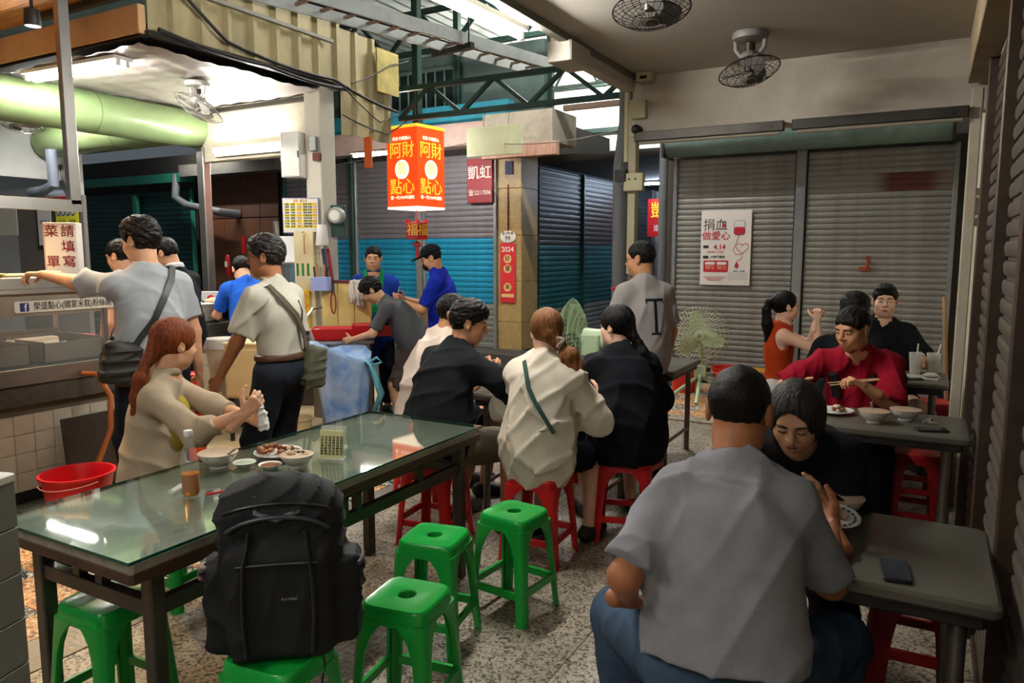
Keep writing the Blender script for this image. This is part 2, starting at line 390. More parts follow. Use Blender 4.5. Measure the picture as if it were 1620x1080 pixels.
def person(label, loc, heading, h=1.70, pel=None, lean=(0, 0.03), hunch=0.0, twist=0.0, head=(0, 0, 0), skin='mid',
           handR=None, handL=None, poleR=(0.5, -0.6, -0.6), poleL=(-0.5, -0.6, -0.6), palmR=(-1, 0, 0), palmL=(1, 0, 0), dirR=None, dirL=None,
           curlR=0.5, curlL=0.5, footR=None, footL=None, kneeR=(0.15, 1, 0.2), kneeL=(-0.15, 1, 0.2), toeR=None, toeL=None,
           shw=0.172, fat=0.0, top=None, bottom=None, hair=None, shoes='#222222', res=0.011, eyes=True, shut=False, headoff=(0, 0), hres=0.0048, stoop=0.0, neckfwd=0.02, mouth=0.0):
    s = h / 1.70
    root = empty('person', loc, heading, label, 'person', 'people at the food court')
    P = V(pel) if pel is not None else V(0, 0, 0.915 * s)
    u = unit(V(lean[0], lean[1], 1.0)); tl = 0.515 * s
    N = P + u * tl; r0 = V(1, 0, 0)
    rT = V(math.cos(twist), math.sin(twist), 0); FT = frame_from(u, rT); FP = frame_from(unit(u * .5 + V(0, 0, .5)), r0)
    f = FT[1]; N = N + f * hunch * 0.6; shc = P + u * (tl - 0.075 * s) + f * hunch * 0.35
    shR = shc + FT[0] * shw * s; shL = shc - FT[0] * shw * s
    hipR = P + FP[0] * 0.088 * s - FP[2] * 0.02; hipL = P - FP[0] * 0.088 * s - FP[2] * 0.02
    la, lf, lt, ls = 0.285 * s, 0.245 * s, 0.425 * s, 0.415 * s
    if handR is None: handR = shR + V(0.09, 0.02, -0.50 * s)
    if handL is None: handL = shL + V(-0.09, 0.02, -0.50 * s)
    elR, wrR = ik(shR, handR, la, lf, poleR); elL, wrL = ik(shL, handL, la, lf, poleL)
    if footR is None: footR = (0.11, 0.0, 0.085)
    if footL is None: footL = (-0.11, 0.03, 0.085)
    knR, anR = ik(hipR, footR, lt, ls, kneeR); knL, anL = ik(hipL, footL, lt, ls, kneeL)
    # head
    HF = rot_frame(*head); hs = s * 0.99
    hb = N + u * 0.085 * s + f * neckfwd * s + V(headoff[0], headoff[1], 0)
    HC = hb + HF[2] * 0.075 * hs + HF[1] * 0.012 * hs
    hp = lambda x, y, z: HC + (HF[0] * x + HF[1] * y + HF[2] * z) * hs
    def torso(S_, g=0.0, k=0.06):
        S_.ell(P + FP[2] * 0.0, (0.158 * s + g + fat * .6, 0.112 * s + g + fat * .7, 0.115 * s + g), FP, k)
        S_.ell(P + u * 0.15 * s + f * (fat * .8 - hunch * .55), (0.138 * s + g + fat, 0.098 * s + g + fat * 1.1, 0.14 * s + g), FT, k)
        S_.ell(P + u * 0.315 * s - f * (0.012 + hunch * .5), (0.152 * s + g + fat * .6, 0.108 * s + g + fat * .5, 0.165 * s + g), FT, k)
        S_.cone(shR - FT[0] * .02 - u * .012, shL + FT[0] * .02 - u * .012, 0.05 * s + g, 0.05 * s + g, k)
        S_.cone(N + u * 0.0, shR - FT[0] * 0.03 - u * .004, 0.05 * s + g, 0.042 * s + g, k); S_.cone(N, shL + FT[0] * 0.03 - u * .004, 0.05 * s + g, 0.042 * s + g, k)
        return S_
    B = torso(Sdf())
    B.cone(N - u * 0.03, hb, 0.056 * s, 0.05 * s, 0.04)
    for sh, el, wr in ((shR, elR, wrR), (shL, elL, wrL)):
        B.cone(sh, el, 0.05 * s, 0.04 * s, 0.04); B.cone(el, wr, 0.041 * s, 0.025 * s, 0.02)
    for hip, kn, an in ((hipR, knR, anR), (hipL, knL, anL)):
        B.cone(hip, kn, 0.083 * s, 0.056 * s, 0.05); B.cone(kn, an, 0.055 * s, 0.036 * s, 0.03); B.ell(kn * .7 + an * .3 - unit(np.cross(an - kn, r0)) * 0.012, (.05 * s, .05 * s, .1 * s), frame_from(kn - an, r0), 0.03)
    toes = []
    for an, toe in ((anR, toeR), (anL, toeL)):
        t = unit(toe) if toe is not None else unit(V(0.12 * (1 if an is anR else -1), 1, 0)); toes.append(t); B.cone(an - V(0, 0, .035), an + t * 0.15 * s - V(0, 0, 0.055), 0.036 * s, 0.028 * s, 0.02)
    # head surface
    Hd = Sdf()
    Hd.ell(hp(0, -0.012, 0.035), (0.077 * hs, 0.094 * hs, 0.085 * hs), HF, 0.02)
    Hd.ell(hp(0, 0.025, -0.04), (0.062 * hs, 0.066 * hs, 0.075 * hs), HF, 0.03)
    Hd.ell(hp(0, 0.056, -0.095), (0.027 * hs, 0.026 * hs, 0.022 * hs), HF, 0.03)
    for x in (-1, 1):
        Hd.ell(hp(x * 0.038, 0.05, -0.03), (0.03 * hs, 0.033 * hs, 0.033 * hs), HF, 0.025)
        Hd.ell(hp(x * 0.045, 0.01, -0.075), (0.022 * hs, 0.04 * hs, 0.03 * hs), HF, 0.03)
    Hd.cone(hp(-0.034, 0.074, 0.026), hp(0.034, 0.074, 0.026), 0.016 * hs, 0.016 * hs, 0.02)
    for x in (-1, 1): Hd.ell(hp(x * 0.032, 0.099, 0.006), (0.021 * hs, 0.018 * hs, 0.013 * hs), HF, 0.012, 's')
    for x in (-1, 1):
        Hd.ell(hp(x * 0.032, 0.0745, 0.005), (0.017 * hs, 0.0155 * hs, 0.0125 * hs), HF, 0.005)
        if not shut and eyes: Hd.ell(hp(x * 0.032, 0.094, 0.0035), (0.0135 * hs, 0.012 * hs, 0.0029 * hs), HF, 0.002, 's')
    Hd.cone(hp(0, 0.084, 0.018), hp(0, 0.107, -0.022), 0.0085 * hs, 0.0125 * hs, 0.012)
    for x in (-1, 1): Hd.ell(hp(x * 0.0125, 0.096, -0.028), (0.0095 * hs, 0.011 * hs, 0.008 * hs), HF, 0.008)
    zl = -0.060
    Hd.ell(hp(0, 0.078, -0.064), (0.028 * hs, 0.016 * hs, 0.02 * hs), HF, 0.02)
    Hd.cone(hp(-0.017, 0.087, zl - .001), hp(0, 0.0935, zl + .001), 0.005 * hs, 0.0068 * hs, 0.004); Hd.cone(hp(0.017, 0.087, zl - .001), hp(0, 0.0935, zl + .001), 0.005 * hs, 0.0068 * hs, 0.004)
    Hd.cone(hp(-0.013, 0.088, zl - 0.0135 - mouth), hp(0.013, 0.088, zl - 0.0135 - mouth), 0.0068 * hs, 0.0068 * hs, 0.004)
    if mouth: Hd.ell(hp(0, 0.092, zl - .007 - mouth / 2), (0.016 * hs, 0.014 * hs, .002 + mouth * .6), HF, 0.002, 's')
    for x in (-1, 1):
        ef = frame_from(HF[2] - HF[1] * 0.25, HF[0] + HF[1] * -0.35 * x)
        Hd.ell(hp(x * 0.083, -0.010, -0.004), (0.010 * hs, 0.020 * hs, 0.034 * hs), ef, 0.008)
        Hd.ell(hp(x * 0.094, -0.005, 0.0), (0.007 * hs, 0.011 * hs, 0.019 * hs), ef, 0.004, 's')
    Hd.cone(hp(0, -0.022, -0.05), N + u * 0.0, 0.054 * s, 0.062 * s, 0.03)
    lipA, lipB = hp(-0.018, 0.093, zl), hp(0.018, 0.093, zl - .012)
    lc = hp(0, 0.093, zl - 0.006)
    def fm(c):
        q = c - lc; x = q @ HF[0]; y = q @ HF[1]; z = q @ HF[2]
        return ((np.abs(x) < 0.022 * hs) & (np.abs(z) < (0.0125 + mouth * .6) * hs * (1 - 0.4 * (x / (0.022 * hs)) ** 2)) & (np.abs(y) < 0.016)).astype(int)
    parts = [B.polys(res), Hd.polys(hres)]
    hands = []
    for side, el, wr, dr, pm, cu in ((1, elR, wrR, dirR, palmR, curlR), (-1, elL, wrL, dirL, palmL, curlL)):
        d = unit(V(dr)) if dr is not None else unit(unit(wr - el) + V(0, 0, 0)); H_ = hand_sdf(side, wr, d, pm, cu, s=s); hands.append((wr, d)); parts.append(H_.polys(max(0.0042, hres * .9)))
    body = link('body', np_mesh('body', parts, skin_mats(skin), fm), root)
    if eyes:
        for x in (-1, 1):
            e = MB()
            if not shut: e.sphere((0, 0, 0), 0.0125 * hs, 12, 8, 0); e.sphere((0, 0.0072 * hs, -0.0005), 0.0072 * hs, 10, 6, 1)
            else: e.tube([(-0.014 * hs, 0.010, -0.004), (0, 0.0165, -0.006), (0.014 * hs, 0.010, -0.004)], 0.0016, 6, 1)
            o = e.build('eye', [mat('eye_white', '#e8e0d8', .3), mat('eye_dark', '#140c08', .2)], root, True)
            o.matrix_local = Matrix.Translation(Vector(hp(x * 0.032, 0.0748 if not shut else .0745, 0.0036))) @ Matrix(np.array(HF).T.tolist()).to_4x4()
            bw = MB(); pts = [(x * 0.015, 0.0905, 0.0245), (x * 0.028, 0.0905, 0.0285), (x * 0.041, 0.084, 0.0275), (x * 0.051, 0.072, 0.0215)]
            bw.tube([Hd.snap(hp(*q), 0.0, 3) for q in pts], [0.0035, 0.004, 0.0034, 0.0015], 6); bw.build('eyebrow', mat('brow', '#17110d', .7), root, True)
    info = dict(root=root, P=P, u=u, f=f, FT=FT, FP=FP, N=N, shR=shR, shL=shL, elR=elR, elL=elL, wrR=wrR, wrL=wrL, HC=HC, HF=HF, hp=hp, s=s, hs=hs, hands=hands, knR=knR, knL=knL, anR=anR, anL=anL)
    # top garment
    if top:
        g = top.get('g', 0.016); T = torso(Sdf(), g)
        hem = top.get('hem', -0.10) * s
        if top.get('loose'):
            lo = top['loose']; T.ell(P + u * 0.06 * s - f * (hunch * .4), (0.15 * s + g + lo + fat, 0.108 * s + g + lo + fat, 0.34 * s), FT, 0.07)
        T.plane(P + u * hem, -u)
        cl = top.get('sleeve', 0.62); sr = top.get('sr', 0.016)
        for sh, el, wr in ((shR, elR, wrR), (shL, elL, wrL)):
            if cl <= 0: continue
            if cl <= 1: e = sh + (el - sh) * cl; T.cone(sh, e, 0.056 * s + g * .6, 0.052 * s + sr, 0.045, cut=True)
            else:
                T.cone(sh, el, 0.055 * s + g * .6, 0.046 * s + sr, 0.045); e = el + (wr - el) * (cl - 1); T.cone(el, e, 0.046 * s + sr, 0.034 * s + sr, 0.03, cut=True)
        nr = top.get('neck', 0.064)
        T.cone(N - u * .005 + f * .012, hb + u * .05 + f * .03, nr * s, nr * s * 1.2, 0.006, 's')
        if top.get('collar'):
            T.torus(N + u * 0.03 * s + f * 0.006, u - f * .3, 0.064 * s, 0.015 * s, 0.006, flat=0.5)
        else: T.torus(N + u * 0.022 * s + f * 0.012, u - f * .3, (nr + .002) * s, 0.007 * s, 0.006)
        if cl == 0:
            for sh in (shR, shL): T.ell(sh + (sh - shc) * .25 - u * .03, (.055 * s, .09 * s, .1 * s), FT, 0.01, 's')
        seed = top.get('seed', int(abs(loc[0] * 37 + loc[1] * 91) * 10) % 1000)
        o = link('shirt', np_mesh('shirt', [T.polys(top.get('res', res * .85), folds(seed, top.get('amp', 0.013) * .75, top.get('wl', 0.13) * 2.0, (1, 1, .6), 5))], top['mat'] if isinstance(top['mat'], list) else [top['mat']], top.get('fmat')), root)
        o['label'] = top['label']; info['T'] = T; info['shirt'] = o
    if bottom:
        L_ = Sdf(); g = bottom.get('g', 0.016); ln = bottom.get('len', 1.9); kd = bottom.get('kind', 'trousers')
        L_.ell(P, (0.158 * s + g * .5 + fat * .6, 0.113 * s + g * .5 + fat * .7, 0.115 * s + g), FP, 0.05)
        up_ = unit(u * .5 + V(0, 0, .5)); L_.plane(P + up_ * bottom.get('waist', 0.10) * s, up_)
        if kd == 'skirt':
            mid = (hipR + hipL) / 2; kk = (knR + knL) / 2; L_.ell(mid, (.17 * s, .125 * s, .12 * s), FP, .05); L_.cone(mid + V(.06, 0, 0), kk + V(.08, -.02, -.02), .1, .1, .06, cut=True); L_.cone(mid - V(.06, 0, 0), kk - V(.08, .02, .02), .1, .1, .06, cut=True)
        else:
            for hip, kn, an in ((hipR, knR, anR), (hipL, knL, anL)):
                if ln <= 1: L_.cone(hip, hip + (kn - hip) * ln, 0.088 * s + g, 0.068 * s + g, 0.05, cut=True)
                else:
                    L_.cone(hip, kn, 0.087 * s + g, 0.062 * s + g, 0.05); L_.cone(kn, kn + (an - kn) * (ln - 1), 0.062 * s + g, 0.05 * s + g, 0.03, cut=True)
        o = link('trousers' if kd != 'skirt' else 'skirt', np_mesh('trousers', [L_.polys(res, folds(7, bottom.get('amp', 0.006), .14, (1, 1, .6)))], bottom['mat']), root); o['label'] = bottom['label']
        if bottom.get('belt'):
            bt = Sdf(); bt.ell(P + up_ * (bottom.get('waist', .1) - .02) * s, (0.160 * s + g * .6 + fat * .6, 0.115 * s + g * .6 + fat * .7, 0.10), FP, .01); bt.plane(P + up_ * (bottom.get('waist', .1) + .005) * s, up_); bt.plane(P + up_ * (bottom.get('waist', .1) - .035) * s, -up_)
            link('belt', np_mesh('belt', [bt.polys(.009)], bottom['belt']), root)
    if shoes:
        for an, t in zip((anR, anL), toes):
            sh_ = Sdf(); z0 = max(an[2] - 0.085, 0.0) if abs(an[2] - .085) < .02 else an[2] - .085
            a = an - V(0, 0, .04) - t * .045; sh_.cone(a, an + t * 0.165 * s - V(0, 0, 0.05), 0.046 * s, 0.036 * s, 0.02); sh_.cone(an - V(0, 0, .05), an + V(0, 0, .0), 0.048 * s, 0.046 * s, 0.02, cut=True)
            sh_.plane((0, 0, an[2] - 0.084), (0, 0, -1)); link('shoe', np_mesh('shoe', [sh_.polys(0.01)], mat('shoe_' + shoes, shoes, .6)), root)
    if hair: make_hair(info, hair)
    return info
def make_hair(I, hr):
    hp, HF, hs, root = I['hp'], I['HF'], I['hs'], I['root']; kd = hr['kind']; S_ = Sdf(); g = hr.get('g', 0.012)
    sd = hr.get('seed', 3)
    S_.ell(hp(0, -0.012, 0.035), ((0.077 + g) * hs, (0.094 + g) * hs, (0.086 + g * 1.15) * hs), HF, 0.02)
    if kd == 'short':
        n_ = HF[1] * 0.66 - HF[2] * 0.75; S_.plane(hp(0, 0.012 + hr.get('fwd', 0), -0.008 - hr.get('low', 0)), n_, 0.012)
        S_.ell(hp(0, 0.1, -0.01), (.06 * hs, .05 * hs, hr.get('brow', .074) * hs), HF, 0.01, 's')
        for x in (-1, 1): S_.ell(hp(x * 0.09, -0.004, -0.008), (.034 * hs, .028 * hs, .040 * hs), HF, 0.006, 's')
        if hr.get('tuft'): S_.ell(hp(0, 0.03, 0.1), (.06 * hs, .07 * hs, .03 * hs), HF, 0.02)
        if hr.get('curly'): S_.ell(hp(0, 0.0, 0.085), (.085 * hs, .095 * hs, .055 * hs), HF, 0.03)
    elif kd == 'back':     # pulled back
        S_.ell(hp(0, 0.085, -0.045), (.066 * hs, .075 * hs, .1 * hs), HF, 0.012, 's')
        for x in (-1, 1): S_.ell(hp(x * 0.085, 0.004, -0.018), (.022 * hs, .022 * hs, .03 * hs), HF, 0.006, 's')
        S_.plane(hp(0, -0.02, -0.085), -HF[2] + HF[1] * .5, 0.01)
    elif kd == 'bob':
        S_.ell(hp(0, -0.02, -0.015), (0.098 * hs, 0.108 * hs, 0.13 * hs), HF, 0.03)
        S_.ell(hp(0.006, 0.105, -0.04), (.066 * hs, .1 * hs, .122 * hs), HF, 0.012, 's'); S_.plane(hp(0, 0, hr.get('cut', -0.105)), -HF[2], 0.01)
        S_.cone(hp(0, -0.01, -.2), hp(0, 0.0, -.06), .05, .05, .01, 's')
    for ch in hr.get('locks', []):   # chains: points in head frame offsets
        S_.curve([hp(*q[:3]) for q in ch], [q[3] * hs for q in ch], 0.015)
    amp = hr.get('amp', 0.004); r = np.random.RandomState(sd)
    cf = folds(sd + 5, amp * 1.7, .020, None, 8, 1.3, True); sf = folds(sd + 6, amp * 1.6, .022, (1, .6, .4), 6, 1.0, True)
    def nz(X, Y, Z):
        a = (X - I['HC'][0]) * HF[0][0] + (Y - I['HC'][1]) * HF[0][1] + (Z - I['HC'][2]) * HF[0][2]
        b = (X - I['HC'][0]) * HF[1][0] + (Y - I['HC'][1]) * HF[1][1] + (Z - I['HC'][2]) * HF[1][2]
        c = (X - I['HC'][0]) * HF[2][0] + (Y - I['HC'][1]) * HF[2][1] + (Z - I['HC'][2]) * HF[2][2]
        if hr.get('curly'): return cf(a, b, c)
        if kd == 'short': return sf(a, b, c)
        ang = np.arctan2(a, b + .02); return amp * .55 * (np.sin(ang * 26 + 1.5 * np.sin(c * 30 + 2)) * .6 + .5 * np.sin(ang * 43 + c * 25) + .4 * np.sin(a * 160 + 1.2 * np.sin(c * 18)))
    o = link('hair', np_mesh('hair', [S_.polys(hr.get('res', 0.0055), nz)], hr['mat']), root); o['label'] = hr['label']; I['hair'] = o
    return o
def glasses(I, m):
    hp, hs = I['hp'], I['hs']; g = MB()
    for x in (-1, 1):
        g.tube([hp(x * (0.034 + 0.021 * math.cos(t)), 0.1, 0.002 + 0.016 * math.sin(t)) for t in np.linspace(0, 2 * PI, 15)[:-1]], 0.0016, 6, closed=True)
        g.tube([hp(x * 0.055, 0.099, 0.006), hp(x * 0.076, 0.075, 0.006), hp(x * 0.084, 0.0, 0.008)], 0.0016, 6)
    g.tube([hp(-0.013, 0.1, 0.004), hp(0, 0.108, 0.006), hp(0.013, 0.1, 0.004)], 0.0016, 6)
    return g.build('glasses', m, I['root'], True)
def ribbon(I, pts, width, m, name='strap', off=0.012, sdf=None, thick=0.22):
    T = sdf or I['T']; P_ = [Vector(T.snap(p, off)) for p in pts]; v = []; n = len(P_)
    for i, p in enumerate(P_):
        d = (P_[min(i + 1, n - 1)] - P_[max(i - 1, 0)]).normalized(); e = 1e-3
        g = Vector([T.at(np.array(p) + V(*(e * (j == q) for q in range(3)))) - T.at(np.array(p) - V(*(e * (j == q) for q in range(3)))) for j in range(3)]).normalized()
        a = d.cross(g).normalized() * width / 2; b = g * 0.003
        v += [p + a + b, p - a + b, p - a - b, p + a - b]
    f = [(i * 4 + k, i * 4 + (k + 1) % 4, (i + 1) * 4 + (k + 1) % 4, (i + 1) * 4 + k) for i in range(n - 1) for k in range(4)] + [(0, 1, 2, 3), ((n - 1) * 4 + 3, (n - 1) * 4 + 2, (n - 1) * 4 + 1, (n - 1) * 4)]
    return MB().add(v, f).build(name, m, I['root'], True)
# ================================================================ materials used in many places
COOL = (0.93, 1.0, 0.97); WARM = (1.0, 0.72, 0.42)
def glow(st, c='#f0fff8'): return mat('tube_glow_%g_%s' % (st, c[1:]), '#ffffff', 0.4, emit=c, estr=st)
M_white = mat('white_enamel', '#d9d9d2', 0.45, var=0.06, grime=0.25)
M_steel = mat('brushed_steel', '#a9a7a2', 0.32, 1.0, var=0.12, vscale=8, bump=0.1, bscale=120, grime=0.2)
M_dsteel = mat('dark_steel', '#3f3c38', 0.45, 0.8, var=0.2, grime=0.3)
M_green_steel = mat('green_painted_steel', '#1f3b34', 0.5, 0.2, var=0.25, vscale=5, grime=0.5)
M_cream = mat('cream_paint', '#cfc8b4', 0.75, var=0.06, vscale=3, grime=0.35, gcol='#6d5d48', bump=0.15, bscale=40)
M_ceil = mat('ceiling_paint', '#b5afa4', 0.8, var=0.06, vscale=2, grime=0.2, gcol='#5b5148', bump=0.3, bscale=35)
M_frieze = mat('frieze_paint', '#bbb3a4', 0.7, var=0.07, vscale=2, grime=0.45, gcol='#5e4f41', bump=0.3, bscale=40, gscale=1.5)
M_black = mat('black_plastic', '#121212', 0.45)
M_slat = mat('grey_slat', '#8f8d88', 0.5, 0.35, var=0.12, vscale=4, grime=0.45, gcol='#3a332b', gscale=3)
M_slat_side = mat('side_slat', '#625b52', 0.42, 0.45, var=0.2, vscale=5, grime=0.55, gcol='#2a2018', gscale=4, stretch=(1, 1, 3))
M_slat_top = mat('rusty_grey_slat', '#77737a', 0.5, 0.35, var=0.2, vscale=3, grime=0.75, gcol='#4a3428', gscale=3)
M_slat_blue = mat('blue_slat', '#1787ab', 0.45, 0.2, var=0.15, vscale=4, grime=0.35, gcol='#0f3346', gscale=3)
M_slat_teal = mat('teal_slat', '#0f5f63', 0.45, 0.2, var=0.15, vscale=4, grime=0.4, gcol='#0a2326', gscale=3)
M_slat_dark = mat('dark_slat', '#3c3d3d', 0.5, 0.3, var=0.2, vscale=3, grime=0.6, gcol='#2a1d18', gscale=3)
M_slat_green = mat('bottle_green_slat', '#0c3531', 0.5, 0.2, var=0.25, vscale=3)
M_slat_white = mat('pale_slat', '#c3ccd2', 0.5, 0.2, var=0.1)
M_rail = mat('guide_rail', '#8a8d8e', 0.45, 0.5, var=0.15, grime=0.3)
M_railg = mat('green_rail', '#12443f', 0.5, 0.2, var=0.2, grime=0.4)
M_wire = mat('cable_black', '#1a1a18', 0.6); M_wireg = mat('cable_grey', '#7a786e', 0.6)
M_wood = mat('raw_wood', '#b8824a', 0.6, var=0.25, vscale=4, stretch=(1, 1, 8), bump=0.2, bscale=30)

# ================================================================ floor
T_grey = terrazzo('terrazzo_grey', '#b0a694', '#453d34', '#877c6d', 85, .27, .3, .38, .5)
T_or = terrazzo('terrazzo_orange', '#c08a52', '#7a4a24', '#dcc39a', 60, .33, .22, .4, .3)
T_bw = terrazzo('terrazzo_black_white', '#d3cdbd', '#161512', '#2b2925', 52, .45, .3, .4, .2)
T_cream = mat('cream_floor_tile', '#d9c49a', .35, var=.1, vscale=3, grime=.35, gcol='#8a6a42', gscale=2.5)
M_grout = mat('floor_base', '#4d453b', .9, var=.2)
fl = struct(MB().bx((-18, -4, -0.2), (1.5, 16.5, -0.006)).build('floor', M_grout))
def tiles(name, x0, x1, y0, y1, st, pick, gap=0.003, parent=fl, lim=None):
    cache = {}; i = 0
    nx = max(1, round((x1 - x0) / st)); ny = max(1, round((y1 - y0) / st)); dx = (x1 - x0) / nx; dy = (y1 - y0) / ny
    for a in range(nx):
        for b in range(ny):
            m = pick(a, b)
            if m.name not in cache: cache[m.name] = MB().rbox((0, 0, -0.008), (dx - gap, dy - gap, 0.016), 0.004, 1).mesh(name, m)
            o = link(name, cache[m.name], parent, (x0 + dx * (a + .5), y0 + dy * (b + .5), random.uniform(-0.0006, 0.0006)))
            o.rotation_euler = (0, 0, random.choice((0, PI)))
random.seed(4)
# the object texture of every tile would repeat, so the large grey field gets big slabs
tiles('terrazzo_slab', -2.94, 0.6, -0.6, 6.9, 0.9, lambda a, b: T_grey)
tiles('checker_tile', -4.9, -3.2, 0.2, 4.6, 0.22, lambda a, b: (T_or, T_bw)[(a + b + (a // 2) % 2) % 2])
tiles('checker_tile', -2.9, 0.4, 7.1, 9.1, 0.3, lambda a, b: (T_or, T_or, T_bw)[(a * 2 + b) % 3])
tiles('cream_tile', -8.2, -4.93, 3.35, 7.2, 0.33, lambda a, b: T_cream)
M_plate = mat('drain_plate', '#77736b', .5, .5, var=.2, vscale=8, bump=1.0, bscale=45, grime=.4)
for i in range(8):
    MB().rbox((-3.07, 0.0 + i * .8, -0.006), (0.25, .79, 0.014), .005, 1).build('drain_cover', M_plate, fl)
for i in range(4): MB().rbox((-2.55 + i * .8, 7.0, 0.0), (.79, .2, 0.03), .005, 1).build('kerb_stone', T_grey, fl)
MB().bx((-9.6, 4.62, -.008), (-2.94, 9.2, -0.001)).build('lane_paving', mat('lane_concrete', '#55504a', .6, var=.2, vscale=3, bump=.2), fl)
MB().rbox((-6.2, 8.95, .11), (7.2, .5, .24), .02).build('shopfront_step', mat('step_stone', '#3b3733', .7, var=.2), fl)

# ================================================================ roller shutters
def slat_mesh(L, pitch, m, axis):
    prof = [(0.006, -pitch * .5), (-0.003, -pitch * .46), (-0.008, -pitch * .2), (-0.008, pitch * .1), (-0.004, pitch * .28), (0.006, pitch * .31), (0.006, pitch * .5)]
    b = MB(); n = len(prof); v = [(-L / 2, y, z) for y, z in prof] + [(L / 2, y, z) for y, z in prof] + [(-L / 2, 0.010, -pitch * .5), (-L / 2, .010, pitch * .5), (L / 2, 0.010, -pitch * .5), (L / 2, .010, pitch * .5)]
    f = [(i, i + n, i + n + 1, i + 1) for i in range(n - 1)] + [(2 * n, 2 * n + 1, 2 * n + 3, 2 * n + 2)]
    f += [tuple([2 * n] + list(range(n)) + [2 * n + 1]), tuple([2 * n + 2] + list(range(n, 2 * n)) + [2 * n + 3])[::-1]]
    return b.add(v, f).mesh('slat', m, True)
def shutter(label, a, b, z0, z1, pitch, pick, group=None, rails=None, railm=M_rail, name='roller_shutter'):
    """a,b: floor ends (x,y); the front faces the left of a->b turned ... front = -y of the local frame"""
    a = Vector((a[0], a[1], 0)); b = Vector((b[0], b[1], 0)); L = (b - a).length; ang = math.atan2(b.y - a.y, b.x - a.x)
    r = empty(name, (a + b) / 2, ang, label, 'shutter', group); cache = {}
    n = int(round((z1 - z0) / pitch)); pitch = (z1 - z0) / n
    for i in range(n):
        z = z0 + pitch * (i + .5); m = pick(z)
        if m.name not in cache: cache[m.name] = slat_mesh(L - .02, pitch, m, 0)
        link('slat', cache[m.name], r, (0, random.uniform(-.001, .001), z))
    if rails:
        for s in rails: MB().rbox((s * L / 2, -0.012, (z0 + z1) / 2), (0.05, 0.07, z1 - z0 + .02), .006, 1).build('guide_rail', railm, r)
    MB().rbox((0, -0.004, z0 + .02), (L - .02, .03, .05), .006, 1).build('bottom_bar', railm, r)
    return r
# ---- side wall on the right
SH = [(5.36, 4.69), (4.69, 3.51), (3.51, 2.48), (2.48, 1.35)]
nm = ['brown grey roller shutter on the right wall next to the white corner post', 'brown grey roller shutter on the right wall beside the middle stainless table', 'brown grey roller shutter on the right wall between the two nearer rails', 'brown grey roller shutter on the right wall nearest to the viewer']
for (y1, y0), l in zip(SH, nm):
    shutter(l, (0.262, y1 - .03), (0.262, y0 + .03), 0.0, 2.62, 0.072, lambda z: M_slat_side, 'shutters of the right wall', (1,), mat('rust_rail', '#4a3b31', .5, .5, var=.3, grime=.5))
wr_ = struct(MB().bx((0.33, -2, 0), (0.45, 9.6, 3.1)).build('wall_right', M_cream))
struct(MB().rbox((0.2, 1.7, 2.76), (0.12, 7.3, 0.28), .01, 1).build('trim_1', mat('beam_cream', '#a8987a', .7, var=.1, grime=.5, gcol='#5a4430')))
struct(MB().rbox((0.2, 5.44, 1.3), (0.06, 0.1, 2.6), .006, 1).build('trim_2', mat('post_cream', '#b9b09b', .6, var=.1, grime=.3, gcol='#5a4430')))
# ---- ceiling bay on the right
ce = struct(MB().bx((-1.95, -3, 2.9), (0.45, 5.42, 3.02)).build('ceiling', M_ceil))
struct(MB().rbox((-1.97, 1.2, 2.885), (0.06, 8.4, 0.05), .004, 1).build('trim_3', mat('edge_trim', '#6b6a60', .6, var=.15)))
struct(MB().bx((-1.99, 5.4, 2.47), (0.26, 5.54, 3.0)).build('wall_frieze', M_frieze))
for i, (x0, x1, l) in enumerate(((-1.95, -0.9, 'unlit dark strip light along the frieze beside the pipes'), (-0.85, 0.16, 'unlit dark strip light along the frieze near the right corner'))):
    r = empty('strip_light', ((x0 + x1) / 2, 5.36, 2.44), 0, l, 'light', 'unlit strip lights on the frieze'); L = x1 - x0
    MB().rbox((0, 0, 0.02), (L, .06, .065), .006, 1).build('housing', M_dsteel, r); MB().cyl((-L / 2 + .03, -.005, -.025), (L / 2 - .03, -.005, -.025), .013, n=10).build('tube', mat('dead_tube', '#8c8474', .4), r, True)
    MB().cyl((L / 2 - .08, -.035, .02), (L / 2 - .08, -.028, .02), .012, n=10).build('screw', M_black, r)
